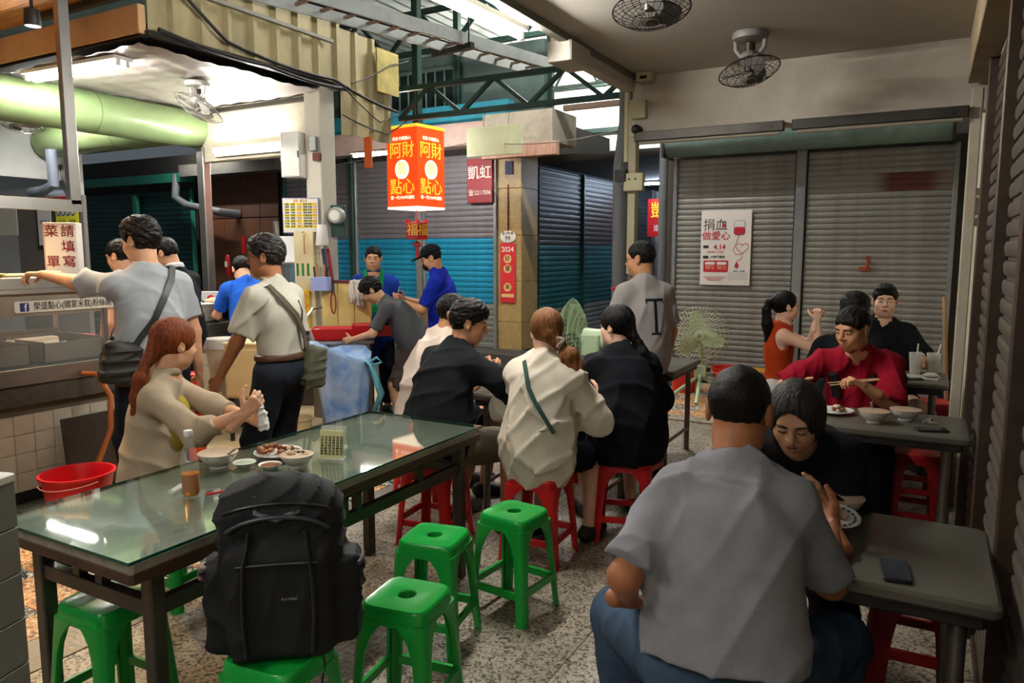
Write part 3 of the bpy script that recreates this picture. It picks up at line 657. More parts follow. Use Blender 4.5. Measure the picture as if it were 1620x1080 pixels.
# ---- shutters behind the right tables
S1 = shutter('left grey roller shutter behind the standing fan with the blood drive poster', (-2.80, 9.2), (-1.39, 9.2), 0.02, 2.74, 0.066, lambda z: M_slat, 'grey shutters at the back', (-1,))
def rust_mat():
    m = bpy.data.materials.new('slat_with_rust'); m.use_nodes = True; nt = m.node_tree; b = nt.nodes['Principled BSDF']; b.inputs['Roughness'].default_value = .55; b.inputs['Metallic'].default_value = .2
    tc = nn(nt, 'ShaderNodeTexCoord'); sp = nn(nt, 'ShaderNodeSeparateXYZ'); nt.links.new(tc.outputs['Object'], sp.inputs[0]); nz = nn(nt, 'ShaderNodeTexNoise', i={'Scale': 3.0, 'Detail': 6.0}); nt.links.new(tc.outputs['Object'], nz.inputs['Vector'])
    sb = nn(nt, 'ShaderNodeMath', operation='SUBTRACT'); sb.inputs[1].default_value = .32; nt.links.new(sp.outputs[0], sb.inputs[0]); ab = nn(nt, 'ShaderNodeMath', operation='ABSOLUTE'); nt.links.new(sb.outputs[0], ab.inputs[0]); ad = nn(nt, 'ShaderNodeMath', operation='MULTIPLY_ADD'); nt.links.new(nz.outputs['Fac'], ad.inputs[0]); ad.inputs[1].default_value = .25; nt.links.new(ab.outputs[0], ad.inputs[2])
    mr = nn(nt, 'ShaderNodeMapRange', i={'From Min': .32, 'From Max': .52, 'To Min': .9, 'To Max': 0.0}); nt.links.new(ad.outputs[0], mr.inputs['Value']); mx = nn(nt, 'ShaderNodeMix', data_type='RGBA'); nt.links.new(mr.outputs['Result'], mx.inputs['Factor']); mx.inputs[6].default_value = hx('#8b8984'); mx.inputs[7].default_value = hx('#5a1710'); nt.links.new(mx.outputs[2], b.inputs['Base Color']); return m
M_rust = rust_mat()
S2 = shutter('right grey roller shutter with a red rust stain behind the diners', (-1.27, 9.2), (0.20, 9.2), 0.02, 2.74, 0.066, lambda z: M_rust if 2.28 < z < 2.46 else M_slat, 'grey shutters at the back', (1,))
struct(MB().rbox((-1.33, 9.19, 1.4), (0.11, 0.08, 2.8), .008, 1).build('trim_4', M_rail))
struct(MB().bx((-3.0, 9.34, 0), (0.34, 9.45, 3.3)).build('wall_back', mat('back_wall', '#5c5850', .8, var=.1)))
r = empty('shutter_drum', (-1.35, 8.98, 2.95), 0, 'round teal grey shutter drum cover above the grey shutters', 'shutter drum')
MB().cyl((-1.5, 0, 0), (1.5, 0, 0), .2, n=28).build('drum_cover', mat('teal_drum', '#78928e', .55, .2, var=.2, vscale=3, grime=.55, gcol='#20211d', gscale=2), r, True)
for x in (-1.5, 1.5): MB().box((x, 0.0, 0), (.03, .40, .42)).build('end_plate', M_dsteel, r)
thing(MB().cyl((-2.93, 9.1, 0), (-2.93, 9.1, 3.0), .055, n=16).build('drain_pipe', mat('grey_pvc', '#5d6063', .5, var=.1), None, True), 'grey pipe at the left edge of the back shutters', 'pipe')
# handle lock on right shutter and red tape
thing(MB().box((-.62, 9.17, 1.43), (.12, .02, .04)).tube([(-.6, 9.16, 1.44), (-.58, 9.15, 1.5), (-.6, 9.15, 1.57)], .016, 8).build('shutter_lock', [mat('lock_orange', '#9a3a16', .5)], None, True), 'small orange lock handle on the back shutter', 'lock')
# red stain, spray of paint across six slats (thin film a hair in front of the slats)
# ---- pillar, blue shutters
PY = 9.2
M_pil = mat('tan_pillar', '#b39660', .45, var=.18, vscale=30, col2='#8f7648', grime=.45, gcol='#3b2f1e', gscale=2)
pr = struct(empty('wall_pillar', (-5.185, 9.45, 0)))
for i, (z0, z1) in enumerate(((.22, .62), (.625, 1.2), (1.205, 1.85), (1.855, 2.5), (2.505, 3.1))):
    MB().rbox((0, 0, (z0 + z1) / 2), (.39, .5, z1 - z0), .008, 1).build('pillar_block', M_pil, pr)
band = lambda z: M_slat_top if z > 1.82 else (M_slat_blue if z > .84 else M_slat)
shutter('blue and grey roller shutter left of the pillar with the couplet', (-6.64, PY), (-5.40, PY), .24, 3.0, .078, band, 'blue banded shutters', (-1, 1))
shutter('blue and grey roller shutter behind the orange lantern', (-7.96, PY), (-6.76, PY), .24, 3.0, .078, band, 'blue banded shutters', (-1, 1))
shutter('blue and grey roller shutter behind the round electric meter', (-9.5, PY), (-8.06, PY), .24, 3.0, .078, band, 'blue banded shutters', (-1, 1), M_railg)
struct(MB().rbox((-6.70, 9.16, 1.6), (.1, .1, 3.2), .008, 1).build('trim_5', mat('grey_post', '#77756f', .6, .2, var=.2, grime=.4)))
struct(MB().rbox((-8.01, 9.16, 1.6), (.09, .1, 3.2), .008, 1).build('trim_6', M_green_steel))
struct(MB().bx((-9.6, 9.32, 0), (-5.0, 9.5, 3.5)).build('wall_shopfront', mat('dark_back', '#2b2825', .9)))
M_beam = mat('pinkish_plaster', '#c4aaa0', .8, var=.12, vscale=2.5, grime=.5, gcol='#6a5a50', gscale=2, bump=.3, bscale=25)
struct(MB().bx((-10.2, 9.0, 3.1), (-5.35, 9.3, 3.42)).build('trim_7', M_beam))
struct(MB().bx((-5.4, 8.85, 3.05), (-4.35, 9.6, 3.46)).build('trim_8', mat('dirty_plaster', '#a39a8b', .85, var=.25, vscale=2, grime=.6, gcol='#4e463d', gscale=1.6)))
struct(MB().bx((-10.2, 9.2, 3.43), (-5.2, 9.35, 3.72)).build('trim_9', mat('teal_strip', '#2f8aa0', .6, var=.25, vscale=3, grime=.3)))
thing(MB().rbox((-4.75, 8.7, 2.93), (1.1, .12, .17), .01, 1).build('timber_beam', mat('pink_timber', '#b88f7c', .8, var=.25, vscale=5, stretch=(6, 1, 1)), None), 'pinkish timber beam jutting out beside the pillar', 'beam')
r = empty('hanging_panel', (-4.84, 8.2, 3.0), 0, 'blank pale green panel hanging above the pillar', 'panel')
MB().rbox((0, 0, 0), (.8, .03, .36), .006, 1).build('board', mat('pale_green_panel', '#b9c09c', .6, var=.06, grime=.2), r)
for x in (-.15, .2): MB().tube([(x, 0, .18), (x + .03, 0, .42)], .003, 5).build('hanger', M_wire, r)
struct(MB().bx((-10.2, 9.7, 3.4), (-4.9, 9.8, 4.6)).build('wall_upper', mat('upper_wall', '#51625f', .8, var=.3, vscale=1.5)))
wg = struct(empty('window_1', (-7.5, 9.66, 4.03)))
MB().bx((-1.2, .02, -.35), (1.2, .04, .35)).build('pane', mat('dark_pane', '#22302f', .2, spec=.6), wg)
for z in (-.34, .34): MB().rbox((0, 0, z), (2.4, .05, .05), .005, 1).build('frame_bar', mat('bar_grey', '#7f8f8d', .5, .4), wg)
for i in range(14): MB().cyl((-1.1 + i * .17, -.02, -.33), (-1.1 + i * .17, -.02, .33), .014, n=6).build('grille_bar', mat('bar_grey', '#7f8f8d', .5, .4), wg)
# ---- alley to the right of the pillar
aband = lambda z: M_slat_dark if z > 1.72 else (M_slat_teal if z > .8 else M_slat)
shutter('dark teal roller shutter in the alley just behind the pillar', (-5.0, 9.75), (-5.0, 11.3), .2, 2.85, .08, aband, 'alley shutters', (1,), M_railg)
shutter('dark teal roller shutter in the middle of the alley', (-5.0, 11.36), (-5.0, 13.0), .2, 2.85, .08, aband, 'alley shutters', (1,), M_railg)
shutter('dark grey roller shutter deep in the alley', (-5.0, 13.06), (-5.0, 14.8), .2, 2.85, .08, lambda z: M_slat_dark if z > 1.72 else M_slat, 'alley shutters', (1,), M_rail)
struct(MB().bx((-5.2, 9.7, 0), (-5.05, 15, 3.6)).build('wall_alley', mat('dark_back', '#2b2825', .9)))
shutter('pale lit roller shutter at the end of the alley', (-5.0, 15.0), (-3.0, 15.0), 0.1, 2.85, .08, lambda z: M_slat_white, None, (-1,))
struct(MB().bx((-5.2, 15.05, 0), (-2.8, 15.2, 3.6)).build('wall_alley_end', mat('dark_back', '#2b2825', .9)))
struct(MB().bx((-5.2, 9.8, 2.9), (-2.8, 15.1, 3.0)).build('ceiling_alley', mat('dark_back', '#2b2825', .9)))
# ---- far left: green shutters and boarded front
gs = shutter('dark bottle green roller shutters across the lane behind the black clad cook', (-15.5, PY), (-11.85, PY), .2, 2.75, .09, lambda z: M_slat_green, None, (-1, 1), mat('green_trim', '#1b6d5a', .5, var=.15))
struct(MB().rbox((-13.4, 9.12, 1.4), (.12, .08, 2.6), .008, 1).build('trim_10', mat('green_trim', '#1b6d5a')))
struct(MB().rbox((-13.6, 9.05, 2.95), (3.8, .2, .16), .01, 1).build('trim_11', mat('green_trim', '#1b6d5a')))
bw = struct(MB().bx((-11.85, 9.3, 0), (-9.55, 9.42, 3.2)).build('wall_boarded', mat('dark_back', '#2b2825')))
M_ply = mat('brown_plywood', '#5a351d', .7, var=.25, vscale=3, stretch=(1, 1, .25), grime=.4)
for i in range(4):
    MB().rbox((-11.3 + i * .45, 9.25, 1.2), (.44, .03, 2.0), .004, 1).build('board', M_ply, bw); MB().rbox((-11.3 + i * .45, 9.26, 2.62), (.44, .03, .8), .004, 1).build('lattice_panel', mat('brown_lattice', '#46291a', .8, bump=1.0, bscale=60, var=.3, vscale=60), bw)
struct(MB().bx((-11.8, 8.9, 2.95), (-9.4, 9.3, 3.15)).build('trim_12', mat('awning_grey', '#4f4c47', .8, var=.2)))
struct(MB().bx((-18, 9.3, 0), (-11.8, 9.45, 3.4)).build('wall_far_left', mat('dark_back', '#2b2825')))

# ================================================================ left food stall bay
M_corr = mat('corrugated_beige', '#a3966f', .65, var=.12, vscale=3, grime=.55, gcol='#4b3f2a', gscale=2.2, stretch=(1, 1, .4))
fr_ = struct(empty('wall_fascia', (-5.0, 3.58, 0)))
def corr_panel(y0, y1, z0, z1, x=0.0, sub=None):
    b = MB(); pts = []; y = y0
    while y < y1 - 1e-4:
        for dy, dx in ((0, 0), (.16, 0), (.185, .035), (.225, .035), (.25, 0)):
            if y + dy <= y1 + 1e-4: pts.append((x + dx, y + dy))
        y += .25
    back = [(px - .006, py) for px, py in pts][::-1]; b.prism((pts + back)[::-1], z0, z1); return b.build('sheet', M_corr, fr_)
corr_panel(0, .75, 3.17, 4.2); corr_panel(.75, 1.5, 3.17, 4.2, .008); corr_panel(1.5, 2.0, 3.17, 3.9); corr_panel(2.0, 2.5, 2.74, 3.72, .008); corr_panel(2.5, 2.86, 2.74, 3.66)
MB().rbox((.05, 1.0, 3.165), (.05, 2.1, .04), .004, 1).build('edge_strip', M_dsteel, fr_)
MB().rbox((.06, .9, 3.55), (.04, 1.9, .03), .004, 1).build('conduit', M_wireg, fr_)
MB().box((.1, 2.6, 3.42), (.02, .34, .42)).build('patch_board', mat('patch_ply', '#a99a5c', .8, var=.3, vscale=6), fr_)
# bay ceiling with its soft plastic lining
M_lin = mat('ceiling_lining', '#a39a94', .38, var=.05, vscale=3, bump=.6, bscale=9, stretch=(.5, 2.2, 1), coat=.2)
b = MB(); nx, ny = 26, 26
V_ = [(-6.9 + 1.87 * i / nx, 3.52 + 1.98 * j / ny, 3.1 + .008 * math.sin(i * 1.7 + j * .6) + .007 * math.sin(j * 2.3 - i * .4)) for i in range(nx + 1) for j in range(ny + 1)]
b.add(V_, [(i * (ny + 1) + j, i * (ny + 1) + j + 1, (i + 1) * (ny + 1) + j + 1, (i + 1) * (ny + 1) + j) for i in range(nx) for j in range(ny)])
struct(b.build('ceiling_bay', M_lin, None, True))
struct(MB().bx((-9.6, 3.5, 3.15), (-5.02, 5.6, 3.25)).build('ceiling_slab', M_dsteel))
struct(MB().bx((-6.75, 5.4, 2.56), (-5.05, 5.52, 3.1)).build('wall_cream_frieze', M_cream))
struct(MB().bx((-6.78, 5.36, 3.04), (-5.05, 5.40, 3.08)).build('trim_13', M_dsteel))
struct(MB().bx((-11.6, 5.55, 0), (-9.4, 5.7, 3.3)).build('wall_white', mat('white_wall', '#c9ccca', .7, var=.04)))
struct(MB().bx((-9.6, 3.4, 2.5), (-9.5, 5.6, 3.3)).build('wall_white_side', mat('white_wall', '#c9ccca')))
# wood plank ceiling over the display counter
cw = struct(MB().bx((-9, .4, 3.43), (-4.9, 3.5, 3.5)).build('ceiling_wood', M_dsteel))
M_plank = mat('pine_plank', '#c8843f', .55, var=.25, vscale=3, stretch=(.6, 6, 1), col2='#8a5222')
for i in range(34): MB().rbox((-6.95, .42 + i * .09 + .045, 3.42), (4.05, .086, .018), .003, 1).build('plank', M_plank, cw)
struct(MB().rbox((-6.95, 3.52, 3.26), (3.95, .06, .2), .006, 1).build('trim_14', mat('pine_beam', '#bb9468', .6, var=.12, vscale=4)))
struct(MB().bx((-9, 3.5, 3.135), (-4.98, 3.56, 3.165)).build('trim_15', M_black))
# green shutter drums of the stall
M_drum = mat('green_drum', '#788f62', .42, .1, var=.12, vscale=2, grime=.45, gcol='#5a4326', gscale=1.2, coat=.2)
for nme, lab, a, c in (('shutter_drum', 'long sage green shutter drum running towards the ceiling fan', (-6.85, 2.2, 2.9), (-6.85, 5.42, 2.9)), ('shutter_drum', 'shorter sage green shutter drum in front of the white wall', (-9.4, 5.3, 2.94), (-7.1, 5.3, 2.94))):
    r = empty(nme, a, 0, lab, 'shutter drum'); d = Vector(c) - Vector(a); u_ = d.normalized()
    pts = [d * t for t in np.linspace(0, 1, 12)]; MB().tube(pts, .19, 28).build('drum_cover', M_drum, r, True)
    for t in (.32, .64): MB().tube([d * t - u_ * .004, d * t + u_ * .004], .1925, 28).build('seam', mat('drum_seam', '#4f6142', .6), r, True)
    for p_ in (Vector((0, 0, 0)), d): MB().tube([p_ - u_ * .012, p_ + u_ * .012], .197, 28).build('end_cap', M_drum, r, True)
thing(MB().rbox((-6.78, 5.42, 1.35), (.1, .1, 2.72), .01, 2).build('steel_post', M_steel, None), 'polished steel post below the end of the green drum', 'post')
thing(MB().rbox((-9.46, 5.5, 1.35), (.12, .06, 2.7), .01, 2).build('steel_post', M_steel, None), 'steel jamb at the edge of the white wall', 'post')
# column with the menu
cr = struct(empty('wall_column', (-5.12, 5.42, 0)))
MB().rbox((0, 0, 1.6), (.2, .2, 3.2), .008, 1).build('shaft', mat('column_paint', '#bdb8aa', .7, var=.1, vscale=4, grime=.4, gcol='#5b4836'), cr)
# lane roof
M_roof = mat('white_roof_sheet', '#cfd6d2', .6, var=.08, vscale=2, grime=.25, gcol='#6d7068')
rf = struct(empty('ceiling_lane', (0, 0, 0)))
for i in range(9):
    b = MB(); x0 = -9.5 + i * 1.3; pts = []
    for k in range(13): pts.append((x0 + k * .1083, 5.2 + (.03 if k % 2 else 0)))
    back = [(x, z + .012) for x, z in pts][::-1]
    b.prism(pts + back, -2.0, 13.6, Matrix(((1, 0, 0), (0, 0, 1), (0, 1, 0))).to_4x4()); b.build('roof_sheet', M_roof, rf)
gb = struct(empty('wall_gable', (0, 0, 0)))
for i in range(14): MB().rbox((-9.5 + i * .62 + .31, 12.6, 4.2), (.61, .05, 2.0), .006, 1).build('wall_sheet', M_roof, gb)
for z in (3.75, 4.55): MB().rbox((-5.2, 12.52, z), (8.8, .06, .08), .006, 1).build('girt', M_green_steel, gb)
struct(MB().bx((-10.4, 3.5, 3.3), (-9.9, 12.6, 5.3)).build('wall_lane_left', mat('upper_wall', '#51625f')))
struct(MB().bx((1.2, 5.6, 3.02), (1.3, 12.6, 5.3)).build('wall_lane_right', mat('upper_wall', '#51625f')))
def truss(label, a, b, h, n=6, w_=.05, m=M_green_steel):
    a = Vector(a); b = Vector(b); d = b - a; r = empty('roof_truss', a, 0, label, 'truss', 'green roof trusses')
    U = Vector((0, 0, h))
    for nm_, p, q, ww in [('top_chord', U, d + U, w_), ('bottom_chord', Vector((0, 0, 0)), d, w_)]: bar(nm_, p, q, ww, m, r)
    for i in range(n):
        p = d * (i / n); q = d * ((i + 1) / n); bar('web_bar', p + (U if i % 2 else Vector((0, 0, 0))), q + (Vector((0, 0, 0)) if i % 2 else U), w_ * .75, m, r)
    return r
def bar(name, p, q, w_, m, parent=None, h=None):
    p = Vector(p); q = Vector(q); d = q - p; L = d.length; u_ = d.normalized(); s_ = u_.cross(Vector((0, 0, 1))); s_ = s_.normalized() if s_.length > 1e-4 else Vector((1, 0, 0)); t_ = s_.cross(u_)
    M = Matrix((s_, u_, t_)).transposed(); return MB().box((p + q) / 2, (w_, L, h or w_), M).build(name, m, parent)
truss('dark green lattice truss crossing the lane above the lantern', (-5.0, 6.5, 3.02), (-1.9, 6.5, 3.02), .3, 8)
truss('dark green lattice truss high under the white roof', (-7.5, 8.2, 4.2), (-2.4, 8.2, 4.2), .5, 10, .06)
truss('dark green lattice truss running along the lane under the roof', (-3.6, 6.2, 4.4), (-3.2, 11.8, 4.4), .45, 9, .05)
truss('slender grey truss farthest back before the white gable', (-6.8, 9.9, 3.9), (-2.2, 9.9, 4.0), .55, 14, .035, mat('truss_grey', '#5d6a66', .5, .3, var=.2))
truss('slender lattice truss rising along the right side of the lane roof', (-2.6, 6.8, 4.3), (-2.4, 12.3, 3.7), .4, 12, .035)
for x, y, z0, z1, l in ((-5.5, 7.5, 2.2, 5.15, 'dark green steel post behind the orange lantern'), (-2.35, 6.55, 3.3, 4.9, 'short green steel stub above the pipes'), (-4.9, 9.9, 3.4, 5.2, 'grey green steel post rising behind the cable tray'), (-6.3, 9.6, 3.4, 5.2, 'dark steel post above the teal strip')):
    thing(MB().rbox((x, y, (z0 + z1) / 2), (.09, .09, z1 - z0), .006, 1).build('steel_post', M_green_steel), l, 'post')
for x0, y0, z0, x1, y1, z1, l in ((-2.5, 6.4, 3.55, -2.15, 6.4, 3.05, 'raw timber brace leaning on the truss beside the pipes'), (-2.2, 6.35, 3.06, -1.75, 6.35, 3.1, 'raw timber batten on the end of the truss')):
    bt = bar('timber_brace', (x0, y0, z0), (x1, y1, z1), .05, M_wood); thing(bt, l, 'timber')
thing(bar('timber_brace', (-3.75, 7.6, 3.66), (-3.6, 7.6, 5.2), .05, mat('old_timber', '#6b5442', .8, var=.2)), 'brown timber stick standing behind the cable tray', 'timber')
# cable tray
tr = empty('cable_tray', (-4.55, 4.1, 3.6), 0, 'long grey ladder cable tray hung above the lane', 'cable tray')
d = Vector((.78, 3.3, 0)); u_ = d.normalized(); s_ = Vector((u_.y, -u_.x, 0))
M_tray = mat('tray_grey', '#a5aaa8', .5, .3, var=.12, grime=.3)
for k in (-.16, .16): bar('side_rail', s_ * k, d + s_ * k, .02, M_tray, tr, .11)
for i in range(15): bar('rung', d * (i / 14.5 + .01) - s_ * .16, d * (i / 14.5 + .01) + s_ * .16, .03, mat('rung_rust', '#8e7a6a', .6, .3, var=.2), tr, .02)
for k in (-.08, -.02, .05): MB().tube([d * t + s_ * (k + .01 * math.sin(t * 9)) + Vector((0, 0, .02)) for t in np.linspace(0, 1, 12)], .012, 6).build('cable', M_wire, tr, True)
for t in (.12, .62): MB().tube([d * t + s_ * .2 + Vector((0, 0, -.05)), d * t + s_ * .2 + Vector((0, 0, 1.5))], .008, 6).build('hanger_rod', M_dsteel, tr)
bar('bracket', d * .62 - s_ * .3 + Vector((0, 0, -.07)), d * .62 + s_ * .25 + Vector((0, 0, -.07)), .05, M_dsteel, tr)

# ================================================================ fluorescent lights
def tube_light(label, a, b, st, n=1, c='#f0fff8', housing=True, group=None, side=None):
    a = Vector(a); b = Vector(b); d = b - a; L = d.length; ang = math.atan2(d.y, d.x)
    r = empty('fluorescent_light', (a + b) / 2, ang, label, 'light', group)
    if housing: MB().rbox((0, 0 if not side else side, .045 if not side else .0), (L + .06, .07 * n + .02 if not side else .03, .03 if not side else .09), .006, 1).build('housing', M_white, r)
    for i in range(n):
        y = (i - (n - 1) / 2) * .07; MB().cyl((-L / 2, y, 0), (L / 2, y, 0), .014, n=10).build('tube', glow(st, c), r, True)
        for s in (-1, 1): MB().box((s * (L / 2 + .012), y, .012), (.024, .03, .05)).build('socket', M_white, r)
    if not housing:
        for s in (-1, 1): MB().cyl((s * L / 2, 0, 0), (s * L / 2, 0, 5.19 - a.z), .006, n=6).build('hanger', M_dsteel, r)
    return r
W = '#fffcf4'
tube_light('bright double fluorescent tube on the bay ceiling over the stall', (-6.55, 3.60, 3.03), (-5.45, 3.66, 3.03), 95, 2, W)
tube_light('fluorescent tube along the cream frieze beside the menu column', (-6.5, 5.34, 2.64), (-5.5, 5.34, 2.64), 95, 1, W, side=.03)
tube_light('fluorescent tube in the left shop behind the green drum', (-8.9, 4.7, 3.09), (-7.8, 4.7, 3.09), 80, 1, W)
tube_light('added unseen warm tube lamp over the left end of the display counter', (-5.7, .8, 2.75), (-5.6, 1.7, 2.75), 70, 1, '#ffc78a', False)  # added lamp out of view, brightens the plank ceiling and the case top
tube_light('bright fluorescent tube along the ceiling edge above the lane', (-2.16, 2.75, 2.83), (-2.10, 3.85, 2.83), 200, 1, W)
tube_light('fluorescent tube of the lane row behind the viewer', (-2.14, -.6, 2.83), (-2.1, .5, 2.83), 110, 1, W)
tube_light('fluorescent tube under the right ceiling behind the viewer', (-1.2, -1.2, 2.82), (-.1, -1.2, 2.82), 45, 1, W)
tube_light('fluorescent tube under the lane roof near the gable', (-5.8, 10.8, 4.7), (-4.6, 10.8, 4.7), 420, 1, W, False)
tube_light('fluorescent tube under the lane roof beyond the truss', (-4.0, 7.4, 4.9), (-2.8, 7.4, 4.9), 480, 1, W, False)
tube_light('small fluorescent tube behind the corrugated fascia end', (-6.6, 7.6, 2.85), (-5.6, 7.6, 2.85), 130, 1, W)
tube_light('cold fluorescent tube deep in the alley', (-4.6, 13.2, 2.84), (-3.6, 13.2, 2.84), 90, 1, '#cfe4ff')
tube_light('added hidden fluorescent tube across the lane above the boarded shop front', (-11.6, 8.5, 3.55), (-10.4, 8.5, 3.55), 160, 1, W, False)  # added lamp kept behind the drum, lifts the dark boards and green shutters
# ================================================================ stools
M_gplast = mat('green_plastic', '#149a3a', .28, var=.1, vscale=3, spec=.5, grime=.15, gcol='#0c4a1c'); M_rplast = mat('red_plastic', '#c4191c', .33, var=.12, vscale=4, grime=.2, gcol='#5a0c0c')
M_rdark = mat('dark_red_plastic', '#a3151a', .4, var=.15, vscale=4, bump=.5, bscale=90, grime=.2, gcol='#4a0a0a')
def se(t, n): c, s = math.cos(t), math.sin(t); return (abs(c) ** (2 / n)) * (1 if c >= 0 else -1), (abs(s) ** (2 / n)) * (1 if s >= 0 else -1)
def stool_meshes(m, h=.46, top=.135, bot=.172, hole=.03, arm=(.128, .1, .07, .05, .044, .042), key='g'):
    N = 40; b = MB(); rings = []
    if hole: spec = [(0, hole, -.03), (0, hole, -.004), (0, hole + .004, 0), (.35, .06, -.002), (.8, .105, -.004), (1, top * .95, 0), (1, top * 1.0, -.006), (1, top * 1.03, -.022), (1, top * 1.06, -.058), (1, top * 1.03, -.058)]
    else: spec = [(0, .002, -.001), (.6, .06, -.001), (1, top * .96, 0), (1, top, -.006), (1, top * 1.02, -.02), (1, top * 1.05, -.058), (1, top * 1.02, -.058)]
    for bl, r, z in spec:
        for k in range(N):
            t = 2 * PI * k / N; x, y = se(t, 2 + 4.0 * bl); rings.append((x * r, y * r, h + z))
    f = [(i * N + k, (i + 1) * N + k, (i + 1) * N + (k + 1) % N, i * N + (k + 1) % N) for i in range(len(spec) - 1) for k in range(N)]
    seat = b.add(rings, f).mesh('seat', m, True)
    zs = (h - .045, h - .065, h - .1, h - .16, h * .35, 0.0); b = MB(); th = .012; vs = []
    for z, a in zip(zs, arm):
        c = bot + (top * 1.04 - bot) * (z / h); r = .03
        pts = [(c - a, c), (c - r, c)] + [(c - r + r * math.sin(q), c - r + r * math.cos(q)) for q in (PI / 6, PI / 3)] + [(c, c - r), (c, c - a), (c - th, c - a), (c - th, c - r), (c - r - .004, c - th - .004), (c - r, c - th), (c - a, c - th)]
        vs += [(x, y, z) for x, y in pts]
    n = 11; f = [(i * n + k, i * n + (k + 1) % n, (i + 1) * n + (k + 1) % n, (i + 1) * n + k) for i in range(len(zs) - 1) for k in range(n)] + [tuple(range(n))[::-1], tuple(range((len(zs) - 1) * n, len(zs) * n))]
    leg = b.add(vs, f).mesh('leg', m, True)
    return seat, leg
SM = {'g': stool_meshes(M_gplast, top=.12, bot=.158, arm=(.112, .09, .064, .047, .042, .04)), 'r': stool_meshes(M_rplast, hole=0, key='r'), 'd': stool_meshes(M_rdark, hole=0, top=.13, bot=.165, arm=(.12, .095, .085, .078, .075, .075))}
SMAT = {'g': M_gplast, 'r': M_rplast, 'd': M_rdark}
STR = {}
def stool(kd, x, y, rz, label):
    nm = {'g': 'green plastic stools', 'r': 'red plastic stools', 'd': 'dark red plastic stools'}[kd]
    r = empty('stool', (x, y, 0), rz, label, 'stool', nm); seat, leg = SM[kd]; link('seat', seat, r)
    for i in range(4): link('leg', leg, r, rot=(0, 0, i * PI / 2))
    for j, z in enumerate((.13,) if kd != 'd' else (.11, .25)):
        c = (.172 + (.14 - .172) * z / .46 if kd != 'g' else .158 + (.125 - .158) * z / .46) - .012
        for i in range(4):
            key = (kd, j)
            if key not in STR: STR[key] = MB().rbox((0, c, z), (2 * c - .05, .016, .034), .004, 1).mesh('stretcher', SMAT[kd])
            link('stretcher', STR[key], r, (0, 0, .012 * (i % 2) if kd != 'd' else 0), (0, 0, i * PI / 2))
    return r
for kd, x, y, rz, l in (('g', -1.49, 1.93, .15, 'green plastic stool with a round hole nearest to the viewer, beside the backpack'), ('g', -1.72, 2.42, .2, 'green plastic stool in the middle of the three beside the glass table'), ('g', -1.57, 2.83, -.1, 'green plastic stool farthest right, next to the red stool'),
    ('g', -1.60, 1.46, .1, 'green plastic stool carrying the black backpack'), ('g', -2.37, 1.43, .05, 'green plastic stool tucked under the near end of the glass table'), ('g', -3.02, 2.16, .1, 'green plastic stool under the ponytailed woman in beige'),
    ('r', -2.36, 3.33, .1, 'red plastic stool under the man in black at the centre table'), ('r', -1.74, 3.41, .05, 'red plastic stool under the woman in the white top'), ('r', -1.45, 3.93, .3, 'red plastic stool under the woman in black with the ponytail'), ('r', -2.85, 3.91, .2, 'red plastic stool under the man in the white T-shirt'),
    ('r', -2.25, 4.8, .1, 'empty red plastic stool across the centre table'), ('r', -1.72, 4.82, -.1, 'empty red plastic stool beside the green desk fan'),
    ('d', 0.0, 4.88, .05, 'dark red stool pushed under the far side of the middle table'), ('d', .03, 2.87, .02, 'dark red stool under the far side of the nearest table below the phone'), ('d', .08, 6.6, .1, 'dark red stool behind the table with the drinks'),
    ('d', -.415, 1.80, .1, 'dark red stool under the man in the grey T-shirt'), ('d', -.39, 3.02, .1, 'dark red stool under the woman in the black shawl'), ('d', -.38, 5.0, .05, 'dark red stool under the man in the red polo shirt'), ('d', -1.0, 6.12, .1, 'dark red stool under the girl in the orange top'), ('d', -.29, 6.42, .1, 'dark red stool under the young man facing the camera'), ('d', -.42, 5.22, .1, 'dark red stool under the man in black seen from behind')):
    stool(kd, x, y, rz, l)

# ================================================================ long glass table
GT = empty('dining_table', (-2.257, 2.15, 0), 0, 'long dining table with a green edged glass top and dark steel frame', 'table', 'dining tables')
M_glass = mat('table_glass', '#b9d8cc', .03, trans=0.0, spec=.9, coat=1.0)
def glass_top_mat():
    m = bpy.data.materials.new('green_tinted_glass'); m.use_nodes = True; nt = m.node_tree; b = nt.nodes['Principled BSDF']
    nt.nodes.remove(b); out = nt.nodes['Material Output']; tr_ = nn(nt, 'ShaderNodeBsdfTransparent'); tr_.inputs[0].default_value = hx('#eef6f2'); gl = nn(nt, 'ShaderNodeBsdfGlossy'); gl.inputs['Roughness'].default_value = .03; lw = nn(nt, 'ShaderNodeLayerWeight'); lw.inputs[0].default_value = .5; pw = nn(nt, 'ShaderNodeMath', operation='POWER'); pw.inputs[1].default_value = 4.0; nt.links.new(lw.outputs['Facing'], pw.inputs[0]); fr = nn(nt, 'ShaderNodeMath', operation='MULTIPLY_ADD'); fr.inputs[1].default_value = .85; fr.inputs[2].default_value = .06; nt.links.new(pw.outputs[0], fr.inputs[0])
    mx = nn(nt, 'ShaderNodeMixShader'); nt.links.new(fr.outputs[0], mx.inputs[0]); nt.links.new(tr_.outputs[0], mx.inputs[1]); nt.links.new(gl.outputs[0], mx.inputs[2]); nt.links.new(mx.outputs[0], out.inputs[0])
    return m
M_gt = glass_top_mat(); M_edge = mat('glass_edge', '#0b4a3c', .12, spec=.7)
MB().bx((-.358, -.945, .748), (.358, .945, .758)).build('glass_top', M_gt, GT)
for a, c in (((-.359, -.946, .748), (.359, -.9455, .758)), ((-.359, .9455, .748), (.359, .946, .758)), ((-.359, -.946, .748), (-.3585, .946, .758)), ((.3585, -.946, .748), (.359, .946, .758))): MB().bx(a, c).build('glass_edge', M_edge, GT)
